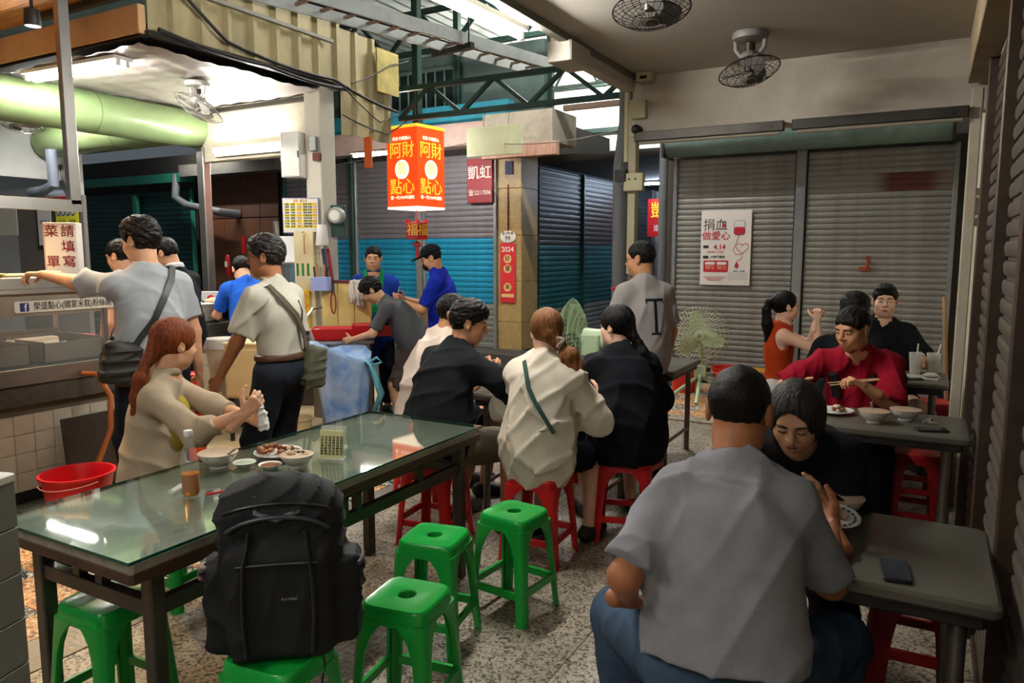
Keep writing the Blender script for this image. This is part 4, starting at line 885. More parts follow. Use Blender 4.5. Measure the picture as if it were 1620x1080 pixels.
M_top = mat('worn_laminate', '#77736a', .4, var=.16, vscale=5, stretch=(4, .8, 1), col2='#959086', grime=.3, gcol='#3c3226')
MB().rbox((0, 0, .722), (.70, 1.87, .05), .01, 1).build('table_top', [M_top], GT)
MB().rbox((0, 0, .7), (.706, 1.876, .036), .01, 1).build('edge_band', mat('edge_wood', '#3f2a20', .5, var=.3, vscale=12, stretch=(1, .2, 1)), GT)
M_leg = mat('table_frame', '#4c4842', .4, .6, var=.2, grime=.3)
for sx in (-1, 1):
    for sy in (-1, 1): MB().rbox((sx * .29, sy * .83, .345), (.05, .05, .69), .005, 1).build('leg', M_leg, GT)
    MB().rbox((sx * .29, 0, .56), (.035, 1.66, .05), .005, 1).build('long_rail', M_leg, GT); MB().rbox((sx * .29, 0, .668), (.03, 1.66, .035), .004, 1).build('long_rail', M_leg, GT)
    for k in (-.5, -.42, 0, .08, .5): MB().box((sx * .29, k, .62), (.03, .03, .1)).build('stud', M_leg, GT)
for sy in (-1, 1):
    MB().rbox((0, sy * .83, .56), (.56, .035, .05), .005, 1).build('end_rail', M_leg, GT)
    for k in (-.08, .04): MB().box((k, sy * .83, .62), (.035, .03, .1)).build('stud', M_leg, GT)
# ================================================================ stainless tables
M_ss = mat('worn_stainless', '#605d54', .36, .3, var=.25, vscale=3, grime=.45, gcol='#3a3228', gscale=3, bump=.08, bscale=50)
def ss_table(label, x0, x1, y0, y1, h=.75, legs=None):
    r = empty('dining_table', ((x0 + x1) / 2, (y0 + y1) / 2, 0), 0, label, 'table', 'dining tables'); L, W = x1 - x0, y1 - y0
    MB().rbox((0, 0, h - .02), (L, W, .04), .03, 4).build('table_top', M_ss, r, True)
    MB().rbox((0, 0, h - .06), (L - .06, W - .06, .04), .01, 1).build('apron', mat('apron_dark', '#2e2b28', .5, .4, var=.2), r)
    for sx in legs or (-1, 1):
        for sy in (-1, 1): MB().cyl((sx * (L / 2 - .09), sy * (W / 2 - .08), 0), (sx * (L / 2 - .09), sy * (W / 2 - .08), h - .06), .022, n=12).build('leg', mat('leg_steel', '#77706a', .35, .8, var=.2, grime=.3), r, True)
        MB().cyl((sx * (L / 2 - .09), -W / 2 + .08, .18), (sx * (L / 2 - .09), W / 2 - .08, .18), .014, n=10).build('stretcher', mat('leg_steel', '#77706a'), r, True)
    return r
ss_table('nearest stainless table in front of the man in the grey T-shirt', -.72, .212, 2.09, 2.70)
ss_table('middle stainless table with bowls in front of the man in red', -.74, .225, 4.0, 4.52)
ss_table('far stainless table with plastic drink cups by the white post', -.72, .165, 5.58, 6.15)
ss_table('stainless table the centre group eats at', -2.45, -1.55, 3.82, 4.45)
ss_table('empty grey table beside the standing man in the grey T-shirt', -2.5, -1.57, 5.25, 6.0)

# ================================================================ fans
M_fang = mat('fan_green', '#a9bf9a', .45, var=.08); M_fanw = mat('fan_cream', '#cfd0b2', .45, var=.06); M_wirec = mat('fan_wire', '#c3cbb0', .4, .2)
def cage(R, dp, m, nring=7, nrad=48, wr=.0016):
    b = MB()
    for sgn in (-1, 1):
        for i in range(1, nring + 1):
            q = i / nring; rr = R * q; y = sgn * dp * (1 - q ** 3.0)
            b.tube([(rr * math.cos(t), y, rr * math.sin(t)) for t in np.linspace(0, 2 * PI, 37)[:-1]], wr * (2.2 if i == nring else 1), 4, closed=True)
        for k in range(nrad):
            t = 2 * PI * k / nrad; b.tube([(R * q * math.cos(t + .25 * (1 - q)), sgn * dp * (1 - q ** 3.0), R * q * math.sin(t + .25 * (1 - q))) for q in (.18, .45, .7, .88, 1.0)], wr, 4)
    return b
def blade_mesh(R, m, w_=.5):
    v = []; n = 9
    for i in range(n):
        q = .2 + .72 * i / (n - 1); wd = w_ * R * (.45 + .75 * math.sin(PI * min(1, q * 1.05)) ** .8) * .5; r = R * q
        for k in (-1, -.33, .33, 1): a = k * wd / max(r, .02); v.append((r * math.cos(a), .035 * k * (1 - .4 * q), r * math.sin(a)))
    f = [(i * 4 + k, i * 4 + k + 1, (i + 1) * 4 + k + 1, (i + 1) * 4 + k) for i in range(n - 1) for k in range(3)]
    v += [(x, y + .004, z) for x, y, z in v]; m0 = n * 4; f += [tuple(j + m0 for j in q[::-1]) for q in f]
    return MB().add(v, f).mesh('blade', m, True)
def fan_head(r, M, R, m, mw, mb, motor=True, nring=7, nrad=48):
    """children placed by matrix M (fan axis = local -y is the front)"""
    o = cage(R, R * .32, mw, nring, nrad).build('cage', mw, r); o.matrix_local = M
    bm = blade_mesh(R * .95, mb)
    for k in range(3): o = link('blade', bm, r); o.matrix_local = M @ Matrix.Rotation(2 * PI * k / 3 + .3, 4, 'Y')
    c = MB(); c.tube([(0, -R * .33, 0), (0, -R * .335, 0), (0, -R * .35, 0)], [R * .2, R * .2, R * .16], 24); o = c.build('hub_cap', m, r, True); o.matrix_local = M
    for q in (.75, .5): o = MB().tube([(0, -R * .352, 0), (0, -R * .358, 0)], [R * .19 * q, R * .17 * q], 20).build('hub_ring', mw if q > .6 else mb, r, True); o.matrix_local = M
    if motor: o = MB().tube([(0, R * .28, 0), (0, R * .34, 0), (0, R * .85, 0), (0, R * .9, 0)], [R * .28, R * .3, R * .27, R * .2], 20).build('motor', m, r, True); o.matrix_local = M
f1 = empty('standing_fan', (-2.12, 7.95, 0), 0, 'round cream industrial fan on a green tripod before the grey shutter', 'fan', 'standing fans')
fan_head(f1, Matrix.Translation((0, 0, .72)) @ Matrix.Rotation(math.radians(15), 4, 'Z') @ Matrix.Rotation(-.08, 4, 'X'), .31, M_fang, M_fanw, mat('fan_blade', '#a6b38c', .4))
MB().cyl((0, .12, .3), (0, .12, .72), .03, n=14).build('pole', M_fang, f1, True); MB().rbox((0, .1, .32), (.13, .09, .12), .01, 2).build('clamp', M_fang, f1)
for a in (-1.0, .15, 2.2): MB().tube([(0, .1, .34), (.05 * math.sin(a), .1 - .05 * math.cos(a), .24), (.36 * math.sin(a), .1 - .36 * math.cos(a), .02)], .02, 10).build('leg', M_fang, f1, True)
for s in (-1, 1): MB().cyl((s * .07, .1, .34), (s * .1, .1, .34), .025, n=10).build('knob', M_black, f1, True)
f2 = empty('standing_fan', (-2.26, 4.95, 0), 0, 'pale green industrial fan turned sideways between the two women', 'fan', 'standing fans')
fan_head(f2, Matrix.Translation((0, 0, .98)) @ Matrix.Rotation(math.radians(-82), 4, 'Z'), .30, M_fang, M_fang, mat('fan_blade_green', '#9db58e', .4))
MB().cyl((.15, 0, .05), (.15, 0, .95), .028, n=14).build('pole', M_fang, f2, True); MB().rbox((.16, 0, .95), (.16, .14, .16), .02, 2).build('motor_box', M_fang, f2)
MB().lathe([(.24, 0), (.24, .02), (.1, .04), (.03, .06)], 24, (.15, 0, 0)).build('base', M_fang, f2, True)
def ceiling_fan(label, loc, tilt, az, R, m, mw, drop=.22):
    r = empty('ceiling_fan', loc, 0, label, 'fan', 'orbiting ceiling fans')
    MB().lathe([(.1, 0), (.105, -.015), (.1, -.04), (.06, -.05)][::-1], 24).build('mount', m, r, True)
    for s in (-1, 1): MB().tube([(s * .085, 0, -.03), (s * .08, 0, -.09), (s * .05, 0, -.13)], .014, 8).build('bracket', m, r, True)
    MB().sphere((0, 0, -.15), (.06, .065, .05), 16, 10).build('motor', m, r, True); MB().cyl((0, 0, -.06), (0, 0, -drop), .03, n=12).build('stem', M_dsteel, r, True)
    M = Matrix.Translation((0, 0, -drop)) @ Matrix.Rotation(az, 4, 'Z') @ Matrix.Rotation(PI / 2 - tilt, 4, 'X') @ Matrix.Translation((0, 0, 0))
    fan_head(r, M, R, m, mw, m, False, 4, 26); return r
ceiling_fan('grey ceiling fan in a black wire cage under the right ceiling', (-.99, 4.64, 2.895), .30, .9, .175, mat('fan_grey', '#6d6a66', .5, var=.15), mat('cage_black', '#1b1a19', .5))
ceiling_fan('ceiling fan cut off by the top edge of the photograph', (-1.13, 3.28, 2.895), .2, .6, .17, mat('fan_grey', '#6d6a66'), mat('cage_black', '#1b1a19'))
ceiling_fan('silvery ceiling fan hanging before the green shutter drum', (-5.66, 4.5, 3.09), .5, -.5, .22, mat('fan_silver', '#b8b6b0', .35, .3, var=.1), mat('cage_silver', '#a9a8a0', .35, .5))
ceiling_fan('white ceiling fan at the left edge of the photograph', (-7.75, 4.1, 3.09), .35, .4, .22, mat('fan_silver', '#b8b6b0'), mat('cage_silver', '#a9a8a0'))

# ================================================================ lantern sign
LN = empty('lantern_sign', (-5.16, 6.99, 2.56), math.radians(29.2 - 35 + 0), 'glowing orange box lantern with yellow and white characters', 'lantern')
def emat(name, c, st): return mat(name, c, .5, emit=c, estr=st)
M_lo = emat('lantern_orange', '#f0460f', .33); M_ly = emat('lantern_yellow', '#ffb52e', .45); M_lw = emat('lantern_white', '#ffe9cc', .6)
hw, hh = .228, .45
MB().bx((-hw, -hw, -hh), (hw, hw, hh)).build('shade', M_lo, LN); MB().bx((-hw - .004, -hw - .004, hh - .03), (hw + .004, hw + .004, hh + .002)).build('top_band', M_ly, LN); MB().bx((-hw - .002, -hw - .002, -hh - .012), (hw + .002, hw + .002, -hh + .012)).build('base_panel', M_lw, LN)
for k, rz in enumerate((0, PI / 2)):
    fr = Matrix.Rotation(rz, 4, 'Z')
    def put(o, x, z, e=.002):
        o.matrix_local = fr @ Matrix.Translation((x, -hw - e, z)) @ Matrix.Rotation(PI / 2, 4, 'X')
    put(text('lettering', '阿財', .19, M_ly, LN, bold=.004), 0, .17); put(text('lettering', '點心', .19, M_ly, LN, bold=.004), 0, -.23)
    put(text('lettering', '第一代1934年創始', .045, M_lw, LN, bold=.003), 0, -.34); put(text('lettering', '老店·傳統點心', .045, M_lw, LN, bold=.003), 0, .305)
    o = MB().cyl((0, 0, 0), (0, 0, .002), .105, n=32).build('disc', M_lw, LN); put(o, 0, -.03, .001); put(text('lettering', '詹', .15, M_ly, LN, bold=.003), 0, -.03, .004)
MB().tube([(0, 0, hh), (0, 0, hh + .4)], .006, 6).build('hanger', M_wire, LN)
RL = empty('paper_lantern', (-5.16, 6.99, 1.86), .2, 'small red New Year lantern with a gold character and tassel', 'lantern')
M_red = mat('lantern_red', '#b0101c', .5, var=.15); M_gold = mat('gold_print', '#e0b040', .4, .2)
MB().lathe([(.09, .1), (.135, .09), (.135, -.1), (.09, -.1)][::-1], 6).build('body', M_red, RL)
for k in range(6): MB().box((.125 * math.cos(k * PI / 3), .125 * math.sin(k * PI / 3), .1), (.03, .03, .05), k * PI / 3).build('scallop', mat('lantern_pink', '#d8243a', .5), RL)
for k, a in ((0, -PI / 2 + .0), (1, -PI / 6)):
    o = text('lettering', '福', .15, M_gold, RL, bold=.005); o.matrix_local = Matrix.Rotation(a + PI / 2, 4, 'Z') @ Matrix.Translation((0, -.121 - (.0), 0)) @ Matrix.Rotation(PI / 2, 4, 'X')
MB().tube([(0, 0, .1), (0, 0, .24)], .004, 6).build('cord', M_red, RL); MB().tube([(0, 0, -.1), (0, 0, -.13)], .004, 6).build('cord', M_red, RL)
MB().sphere((0, 0, -.16), (.045, .02, .035), 12, 8).build('knot', M_red, RL, True); MB().cyl((0, 0, -.2), (0, 0, -.32), .018, .022, n=10).build('tassel', M_red, RL, True)

# ================================================================ signs and posters
SG = empty('shop_sign', (-5.62, 9.13, 2.62), 0, 'dark red shop sign with white characters and a phone number', 'sign')
MB().rbox((0, 0, 0), (.42, .04, .62), .006, 1).build('board', mat('sign_red', '#8e1420', .5, var=.15, grime=.2), SG)
M_tw = mat('paint_white', '#e6ddd0', .6)
text('lettering', '凱虹', .2, M_tw, SG, (0, -.022, .1), bold=.004); text('lettering', '☎:2217006', .085, M_tw, SG, (0, -.022, -.17), bold=.004, sx=.9)
CP = empty('couplet_poster', (-5.2, 9.18, 1.32), 0, 'red 2024 New Year couplet strip on the tan pillar', 'poster')
MB().rbox((0, 0, 0), (.24, .008, .84), .003, 1).build('paper', mat('couplet_red', '#c5202a', .6, var=.08), CP)
text('lettering', '2024', .1, M_tw, CP, (0, -.006, .33), bold=.01)
for z, ch in ((.2, '好'), (.06, '運'), (-.2, '來')):
    MB().cyl((0, -.005, z), (0, -.008, z), .062, n=24).build('medallion', mat('medal_cream', '#d9b673', .6), CP); text('lettering', ch, .085, mat('ink_dark', '#3a1410', .6), CP, (0, -.01, z), bold=.01)
MB().rbox((0, -.005, -.32), (.2, .004, .05), .01, 2, axis=1).build('banner', mat('medal_cream', '#d9b673'), CP)
PQ = empty('number_plaque', (-5.2, 9.185, 1.83), 0, 'white oval stall plaque numbered 99 on the pillar', 'plaque')
MB().sphere((0, 0, 0), (.13, .006, .085), 24, 12).build('plate', mat('plaque_white', '#d4d0c8', .4), PQ, True); text('lettering', '99', .09, mat('ink_dark', '#3a1410'), PQ, (0, -.0075, -.025), bold=.01); text('lettering', '東公市場', .045, mat('ink_dark', '#3a1410'), PQ, (0, -.0075, .045))
thing(MB().tube([(-5.2, 9.19, 2.55 - i * .03) for i in range(24)], [.008 if i % 2 else .014 for i in range(24)], 6).build('chain', mat('rust_chain', '#7a3a2c', .6, .5)), 'rusty chain hanging down the tan pillar', 'chain')
thing(MB().rbox((-5.18, 9.18, 2.78), (.12, .01, .18), .004, 1).build('paper_note', mat('note_blue', '#1f2c52', .6)), 'small dark blue notice at the top of the pillar', 'notice')
PO = empty('blood_drive_poster', (-2.16, 9.165, 1.665), 0, 'white blood donation poster with red lettering on the grey shutter', 'poster')
MB().rbox((0, 0, 0), (.6, .006, .9), .002, 1).build('paper', mat('poster_white', '#dcd7d2', .6, var=.03), PO)
M_pr = mat('poster_red', '#b81f32', .6); M_pk = mat('poster_black', '#2a2626', .6)
text('lettering', '捐血', .15, M_pk, PO, (-.13, -.004, .27)); text('lettering', '做愛心', .115, M_pr, PO, (-.115, -.0045, .14), bold=.008); text('lettering', '4.14', .085, M_pr, PO, (-.07, -.004, .01), bold=.02)
text('lettering', '09:00-17:00', .042, M_pr, PO, (-.12, -.004, -.05), bold=.01); text('lettering', '大南門廣場', .035, M_pk, PO, (-.09, -.004, -.11), bold=.01)
for z in (.015, -.11): MB().rbox((-.235, -.0045, z), (.07, .004, .035), .015, 3, axis=1).build('pill', M_pk, PO)
MB().rbox((-.11, -.0045, -.22), (.3, .004, .14), .015, 3, axis=1).build('red_box', M_pr, PO)
for x in (-.18, -.04):
    MB().rbox((x, -.006, -.185), (.12, .004, .035), .015, 3, axis=1).build('label_bar', mat('poster_white', '#dcd7d2'), PO); text('lettering', '捐血250cc\n好禮一份', .026, mat('poster_cream', '#e8c890', .6), PO, (x, -.006, -.235))
MB().rbox((.16, -.005, .24), (.13, .004, .17), .03, 4, axis=1).build('bag_outline', M_pk, PO); MB().rbox((.16, -.006, .24), (.122, .004, .162), .03, 4, axis=1).build('bag_white', mat('poster_white', '#dcd7d2'), PO); MB().rbox((.16, -.0075, .205), (.122, .004, .09), .02, 3, axis=1).build('bag_blood', M_pr, PO)
hs_ = [(.2 + .075 * 1.0 * (16 * math.sin(t) ** 3) / 16, -.005, -.0 + .07 * (13 * math.cos(t) - 5 * math.cos(2 * t) - 2 * math.cos(3 * t) - math.cos(4 * t)) / 16) for t in np.linspace(0, 2 * PI, 30)]
MB().tube(hs_, .003, 4).build('heart_line', M_pr, PO); MB().tube([(.16, -.005, .155), (.13, -.005, .06), (.09, -.005, -.03), (.13, -.005, -.08), (.2, -.005, -.07), (.2, -.005, -.12), (.14, -.005, -.16)], .003, 4).build('blood_line', M_pr, PO)
MB().prism([(.14, -.16), (.115, -.21), (.12, -.235), (.14, -.245), (.16, -.235), (.165, -.21)], .003, .006, Matrix.Rotation(PI / 2, 4, 'X')).build('drop', M_pr, PO)
MB().prism([(-.03, .31), (-.05, .27), (-.045, .25), (-.03, .245), (-.015, .25), (-.01, .27)], .0045, .006, Matrix.Rotation(PI / 2, 4, 'X')).build('drop', M_pr, PO)
text('lettering', '捐血小常識', .028, mat('poster_blue', '#3f6f86', .6), PO, (.17, -.004, -.28)); MB().rbox((.16, -.0035, -.34), (.24, .002, .09), .01, 2, axis=1).build('info_box', mat('poster_grey', '#c9c6c2', .6), PO)
for k in range(3): MB().rbox((-.12, -.004, -.35 - k * .02), (.28 - .06 * k, .002, .008), .002, 1, axis=1).build('small_print', mat('print_grey', '#aa8888', .6) if k == 0 else M_pr, PO)
AS = empty('alley_sign', (-4.42, 13.6, 2.25), 0, 'red and yellow vertical shop sign inside the alley', 'sign')
MB().tube([(0, 0, .34), (0, 0, .66)], .012, 6).build('hanger', M_wire, AS); MB().rbox((0, 0, 0), (.5, .06, .7), .01, 1).build('board', mat('alley_red', '#8e1418', .5, emit='#8e1418', estr=.25), AS); text('lettering', '凱', .32, mat('alley_gold', '#e09a20', .5, emit='#e09a20', estr=.4), AS, (-.03, -.034, .12), bold=.004); text('lettering', '進口', .13, M_tw, AS, (0, -.034, -.2), bold=.01)

# ================================================================ pipes at the right lane column
thing(MB().tube([(-2.16, 5.62, 0), (-2.16, 5.62, 2.3), (-2.12, 5.62, 2.62), (-2.12, 5.62, 3.1)], .058, 18).build('drain_pipe', mat('grey_pvc', '#5d6063'), None, True), 'thick grey drain pipe behind the standing man', 'pipe')
thing(MB().cyl((-2.03, 5.55, 0), (-2.03, 5.55, 2.3), .026, n=12).build('conduit_pipe', mat('copper_steel', '#a58d74', .3, .8, var=.2), None, True), 'thin coppery conduit beside the thick grey pipe', 'pipe')
thing(MB().cyl((-2.06, 5.48, 2.3), (-2.06, 5.48, 2.95), .022, n=12).build('conduit_pipe', mat('cream_pvc', '#b7b18f', .5, var=.1), None, True), 'cream conduit above the switch boxes', 'pipe')
thing(MB().rbox((-2.0, 5.47, 2.1), (.06, .08, 1.3), .004, 1).build('timber_post', mat('cream_post', '#a9a288', .6, var=.1)), 'cream wooden post behind the switch boxes', 'post')
r = empty('switch_box', (-2.0, 5.41, 2.14), 0, 'cream switch box with sockets on the lane post', 'switch box'); MB().rbox((.03, 0, 0), (.15, .06, .13), .006, 1).build('box', mat('cream_pvc', '#b7b18f'), r); MB().rbox((-.07, -.01, .05), (.09, .06, .09), .006, 1).build('plug', M_black, r)
for x in (.0, .05): MB().cyl((x, -.03, .02), (x, -.034, .02), .008, n=8).build('socket_hole', M_black, r)
r = empty('security_camera', (-1.94, 5.36, 2.52), 0, 'small black dome camera below the junction box on the frieze', 'camera'); MB().cyl((0, .04, 0), (0, 0, 0), .03, n=14).build('mount', M_black, r, True); MB().sphere((0, -.02, -.005), .035, 14, 10).build('lens', M_black, r, True)
thing(MB().rbox((-1.93, 5.38, 2.66), (.11, .05, .13), .008, 2).build('junction_box', mat('cream_pvc', '#b7b18f')), 'cream junction box on the left end of the frieze', 'junction box')
r = empty('smoke_alarm', (-1.86, 5.3, 2.87), 0, 'small cream alarm unit under the ceiling corner', 'alarm'); MB().rbox((0, 0, 0), (.12, .09, .06), .01, 2).build('body', mat('cream_pvc', '#b7b18f'), r); MB().box((0, -.046, -.01), (.05, .004, .02)).build('grille', M_black, r)
r = empty('cable_duct', (-2.0, 4.6, 2.83), 0, 'cream cable duct with an end box along the ceiling edge', 'cable duct'); MB().rbox((0, .25, 0), (.09, 1.0, .08), .008, 1).build('duct', M_ceil, r); MB().rbox((0, -.3, -.02), (.16, .3, .12), .01, 1).build('end_box', M_ceil, r)
thing(MB().rbox((-2.6, 6.5, 2.955), (.95, .05, .05), .006, 1).build('strip_lamp', mat('dead_pink', '#b59c8c', .5)), 'unlit pinkish strip lamp under the lattice truss', 'light')
thing(MB().tube([(-2.09, 5.46, 1.33), (-2.08, 5.45, 1.23), (-2.12, 5.45, 1.13), (-2.06, 5.44, 1.08)], .012, 6).tube([(-2.18, 5.52, 1.33), (-2.08, 5.48, 1.35), (-2.02, 5.48, 1.33)], .012, 6).build('red_ribbon', mat('ribbon_red', '#b3261c', .6), None, True), 'red ribbon tied around the lane pipes', 'ribbon')
random.seed(8)
def wire(label, pts, rad=.006, m=M_wire):
    P_ = [Vector(p) for p in pts]; out = []
    for i in range(len(P_) - 1):
        for t in np.linspace(0, 1, 8)[:(-1 if i < len(P_) - 2 else None)]:
            p = P_[i].lerp(P_[i + 1], float(t)); p.z -= .35 * (P_[i + 1] - P_[i]).length * .3 * t * (1 - t); out.append(p)
    return thing(MB().tube(out, rad, 6).build('cable', m, None, True), label, 'cable')
wire('thick black cable sagging along the lower edge of the corrugated fascia', [(-4.9, 3.5, 3.75), (-4.9, 4.2, 3.25), (-4.9, 5.4, 3.2), (-4.88, 6.3, 3.05)], .014)
wire('black cable bundle along the fascia bottom edge', [(-4.91, 3.6, 3.2), (-4.91, 4.6, 3.16), (-4.9, 5.5, 3.14)], .016)
wire('thin cable looping across the fascia end', [(-4.88, 5.5, 3.15), (-4.86, 6.0, 2.9), (-4.86, 6.5, 3.15)], .006)
wire('cable arc over the right part of the fascia', [(-4.87, 5.6, 3.2), (-4.87, 6.2, 3.5), (-4.87, 6.5, 3.6)], .006)
wire('thin cable swinging from the column to the truss', [(-4.9, 5.5, 2.9), (-4.86, 6.1, 2.8), (-4.9, 6.5, 3.0)], .007)
wire('pale cable running above the blue shutters', [(-8.5, 8.9, 2.95), (-6.9, 8.9, 3.1), (-5.4, 8.7, 3.1), (-2.3, 6.5, 2.75)], .006, M_wireg)

# ================================================================ things on the floor
def bucket(label, x, y, R, h, m, handle=True, name='bucket', z=0):
    r = empty(name, (x, y, z), 0, label, 'bucket', None)
    MB().lathe([(R * .74, 0), (R * .76, .01), (R * .97, h - .02), (R * 1.04, h - .015), (R * 1.05, h), (R * .98, h), (R * .95, h - .02), (R * .74, .015), (.001, .015)], 32).build('body', m, r, True)
    if handle: MB().tube([(R * 1.03 * math.cos(t), R * 1.03 * math.sin(t), h - .03 - .03 * abs(math.sin(t))) for t in np.linspace(PI, 2 * PI, 14)], .004, 6).build('handle', mat('handle_pink', '#d58a80', .5), r, True)
    return r
M_bred = mat('bucket_red', '#c4121c', .35, var=.1, spec=.5)
bucket('big red plastic tub on the floor below the drain hose', -4.42, 2.52, .2, .3, M_bred)
bucket('red bucket standing right behind the fan tripod', -1.93, 8.6, .2, .3, mat('bucket_red2', '#c92a1c', .4, var=.1))
bucket('red bucket half hidden behind the standing man', -2.42, 8.45, .17, .34, mat('bucket_red2', '#c92a1c'), False)
r = empty('crate', (-1.5, 8.7, 0), 0, 'ochre plastic crate holding a crumpled napkin by the shutter', 'crate'); MB().bx((-.22, -.15, 0), (.22, .15, .28)).build('body', mat('ochre_plastic', '#b07a1c', .5, var=.1), r); MB().prism([(-.1, 0), (.08, .0), (.1, .08), (0, .13), (-.06, .06)], -.02, .02, Matrix.Translation((.08, 0, .27)) @ Matrix.Rotation(PI / 2, 4, 'X')).build('napkin', mat('napkin', '#d8c2a0', .8), r)
thing(MB().tube([(.22, 6.9, 0.02), (.13, 7.1, 1.25)], .016, 8).build('broom_stick', mat('stick', '#b08a68', .6, var=.15), None, True), 'pale wooden stick leaning behind the white post', 'stick')
r = empty('electric_meter', (.275, 6.2, 1.93), 0, 'grey meter box with a coiled hose behind the white post', 'meter'); MB().rbox((0, 0, 0), (.1, .08, .26), .01, 1).build('box', mat('meter_box', '#5d5a50', .5, var=.2), r); MB().tube([(-.0, -.06 + .0, .07 * math.sin(t)) if False else (-.01 + .05 * math.cos(t), -.05, .07 * math.sin(t)) for t in np.linspace(0, 5.5, 16)], .012, 6).build('hose', mat('cream_pvc', '#b7b18f'), r, True)
thing(MB().rbox((.2, 7.4, .25), (.14, .2, .5), .01, 1).build('cardboard_box', mat('box_navy', '#1d2340', .7)), 'dark box behind the drinks table', 'box')

# ================================================================ backpack
def backpack():
    r = empty('backpack', (-1.61, 1.50, .463), math.radians(29.2 + 10), 'large black backpack standing on a green stool against the table', 'backpack')
    S_ = Sdf(); S_.box((0, .0, .24), (.175, .10, .245), .075, k=.02); S_.ell((0, .0, .40), (.165, .095, .125), k=.05); S_.box((0, -.085, .17), (.15, .05, .17), .045, k=.025)
    for s in (-1, 1): S_.box((s * .175, 0, .14), (.045, .075, .13), .035, k=.02); S_.ell((s * .195, .0, .24), (.035, .06, .03), k=.02)
    M_bp = mat('backpack_cloth', '#17181a', .75, var=.25, vscale=14, bump=.6, bscale=300, spec=.3)
    link('shell', np_mesh('shell', [S_.polys(.0075, folds(5, .012, .12, (1, 1, .5)))], M_bp), r)
    M_st = mat('backpack_strap', '#222427', .6, bump=.5, bscale=200)
    pts = [S_.snap((x, -.14 + .04 * abs(x) * 3, .43 - .35 * x * x * 6), .004) for x in np.linspace(-.15, .15, 12)]
    MB().tube(pts, .011, 8, flat=.6).build('zip_flap', mat('backpack_flap', '#2b2f33', .5), r, True)
    MB().tube([S_.snap((x, -.1 - .0, .46 - .9 * x * x), .002) for x in np.linspace(-.16, .16, 12)], .004, 6).build('zip', mat('zip_dark', '#0c0c0d', .4), r, True)
    MB().tube([(-.06, -.07, .475), (-.058, -.1, .435), (0, -.118, .42), (.058, -.1, .435), (.06, -.07, .475)], .009, 8, flat=.5).build('top_handle', mat('backpack_flap', '#2b2f33'), r, True)
    for s in (-1, 1):
        for x0, w_ in ((.085, .03),):
            P_ = [S_.snap((s * (x0 + .01 * math.sin(z * 9)), -.2, z), .006) for z in np.linspace(.03, .40, 14)]; MB().tube(P_, w_ * .5, 8, flat=.35).build('front_strap', M_st, r, True)
        MB().tube([(s * .1, -.05, .03), (s * .115, -.06, -.05), (s * .1, -.08, -.12), (s * .12, -.09, -.2)], .012, 8, flat=.3).build('shoulder_strap', M_st, r, True)
        MB().tube([S_.snap((s * .25, y, .27), .003) for y in np.linspace(-.08, .08, 7)], .007, 6).build('pocket_hem', M_st, r, True)
    MB().tube([S_.snap((x, -.3, .315 - .12 * x * x * 30 * .2), .002) for x in np.linspace(-.13, .13, 10)], .004, 6).build('zip', mat('zip_dark', '#0c0c0d'), r, True)
    o = text('lettering', 'Aerofeel', .013, mat('print_silver', '#77776f', .5), r); p_ = S_.snap((.03, -.3, .2), .008); o.location = p_; o.rotation_euler = (PI / 2, 0, 0)
    MB().rbox(S_.snap((-.24, -.02, .25), -.01), (.03, .05, .04), .01, 2).build('buckle', mat('buckle', '#6e5a4c', .5), r)
    return r
backpack()

# ================================================================ food and small things on the glass table
M_porc = mat('porcelain', '#d6d3c8', .2, var=.04, spec=.6, coat=.4); M_red_print = mat('porcelain_print', '#9a3a4a', .3); M_bluep = mat('porcelain_blue', '#2c4a86', .3)
ZT = .7585
def bowl(label, x, y, z, R, h, fill=None, fm=None, print_m=M_red_print, foods=0, group='porcelain bowls', name='bowl', spoon=None, lumps=None):
    r = empty(name, (x, y, z), random.uniform(0, 6), label, 'bowl', group); f = R * .45
    MB().lathe([(f, 0), (f * 1.02, h * .12), (f * .98, h * .16), (R * .72, h * .4), (R * .92, h * .75), (R, h), (R * .985, h), (R * .88, h * .76), (R * .66, h * .42), (.001, h * .2)], 36).build('body', M_porc, r, True)
    MB().lathe([(R * 1.003, h * .97), (R * 1.01, h * 1.0), (R * .985, h * 1.005)], 36).build('rim', mat('rim_line', '#b9a58e', .25), r, True)
    if print_m:
        for k in range(9):
            a = 2 * PI * k / 9; MB().sphere((R * .935 * math.cos(a), R * .935 * math.sin(a), h * .86), (R * .05, R * .05, h * .05), 8, 5).build('flower_print', print_m, r, True)
    if fill: MB().lathe([(.001, h * .74), (R * .8, h * .735), (R * .87, h * .74)], 28).build('soup' if not lumps else 'sauce', fm, r, True)
    if lumps: lump(r, 0, 0, h * .72, R * .72, lumps[0], lumps[1], lumps[2])
    if spoon is not None:
        a = spoon; MB().tube([(0, 0, h * .6), (R * .9 * math.cos(a), R * .9 * math.sin(a), h * 1.1), (R * 1.25 * math.cos(a), R * 1.25 * math.sin(a), h * 1.4)], [.012, .006, .008], 8, flat=.5).build('spoon', M_steel, r, True)
    return r
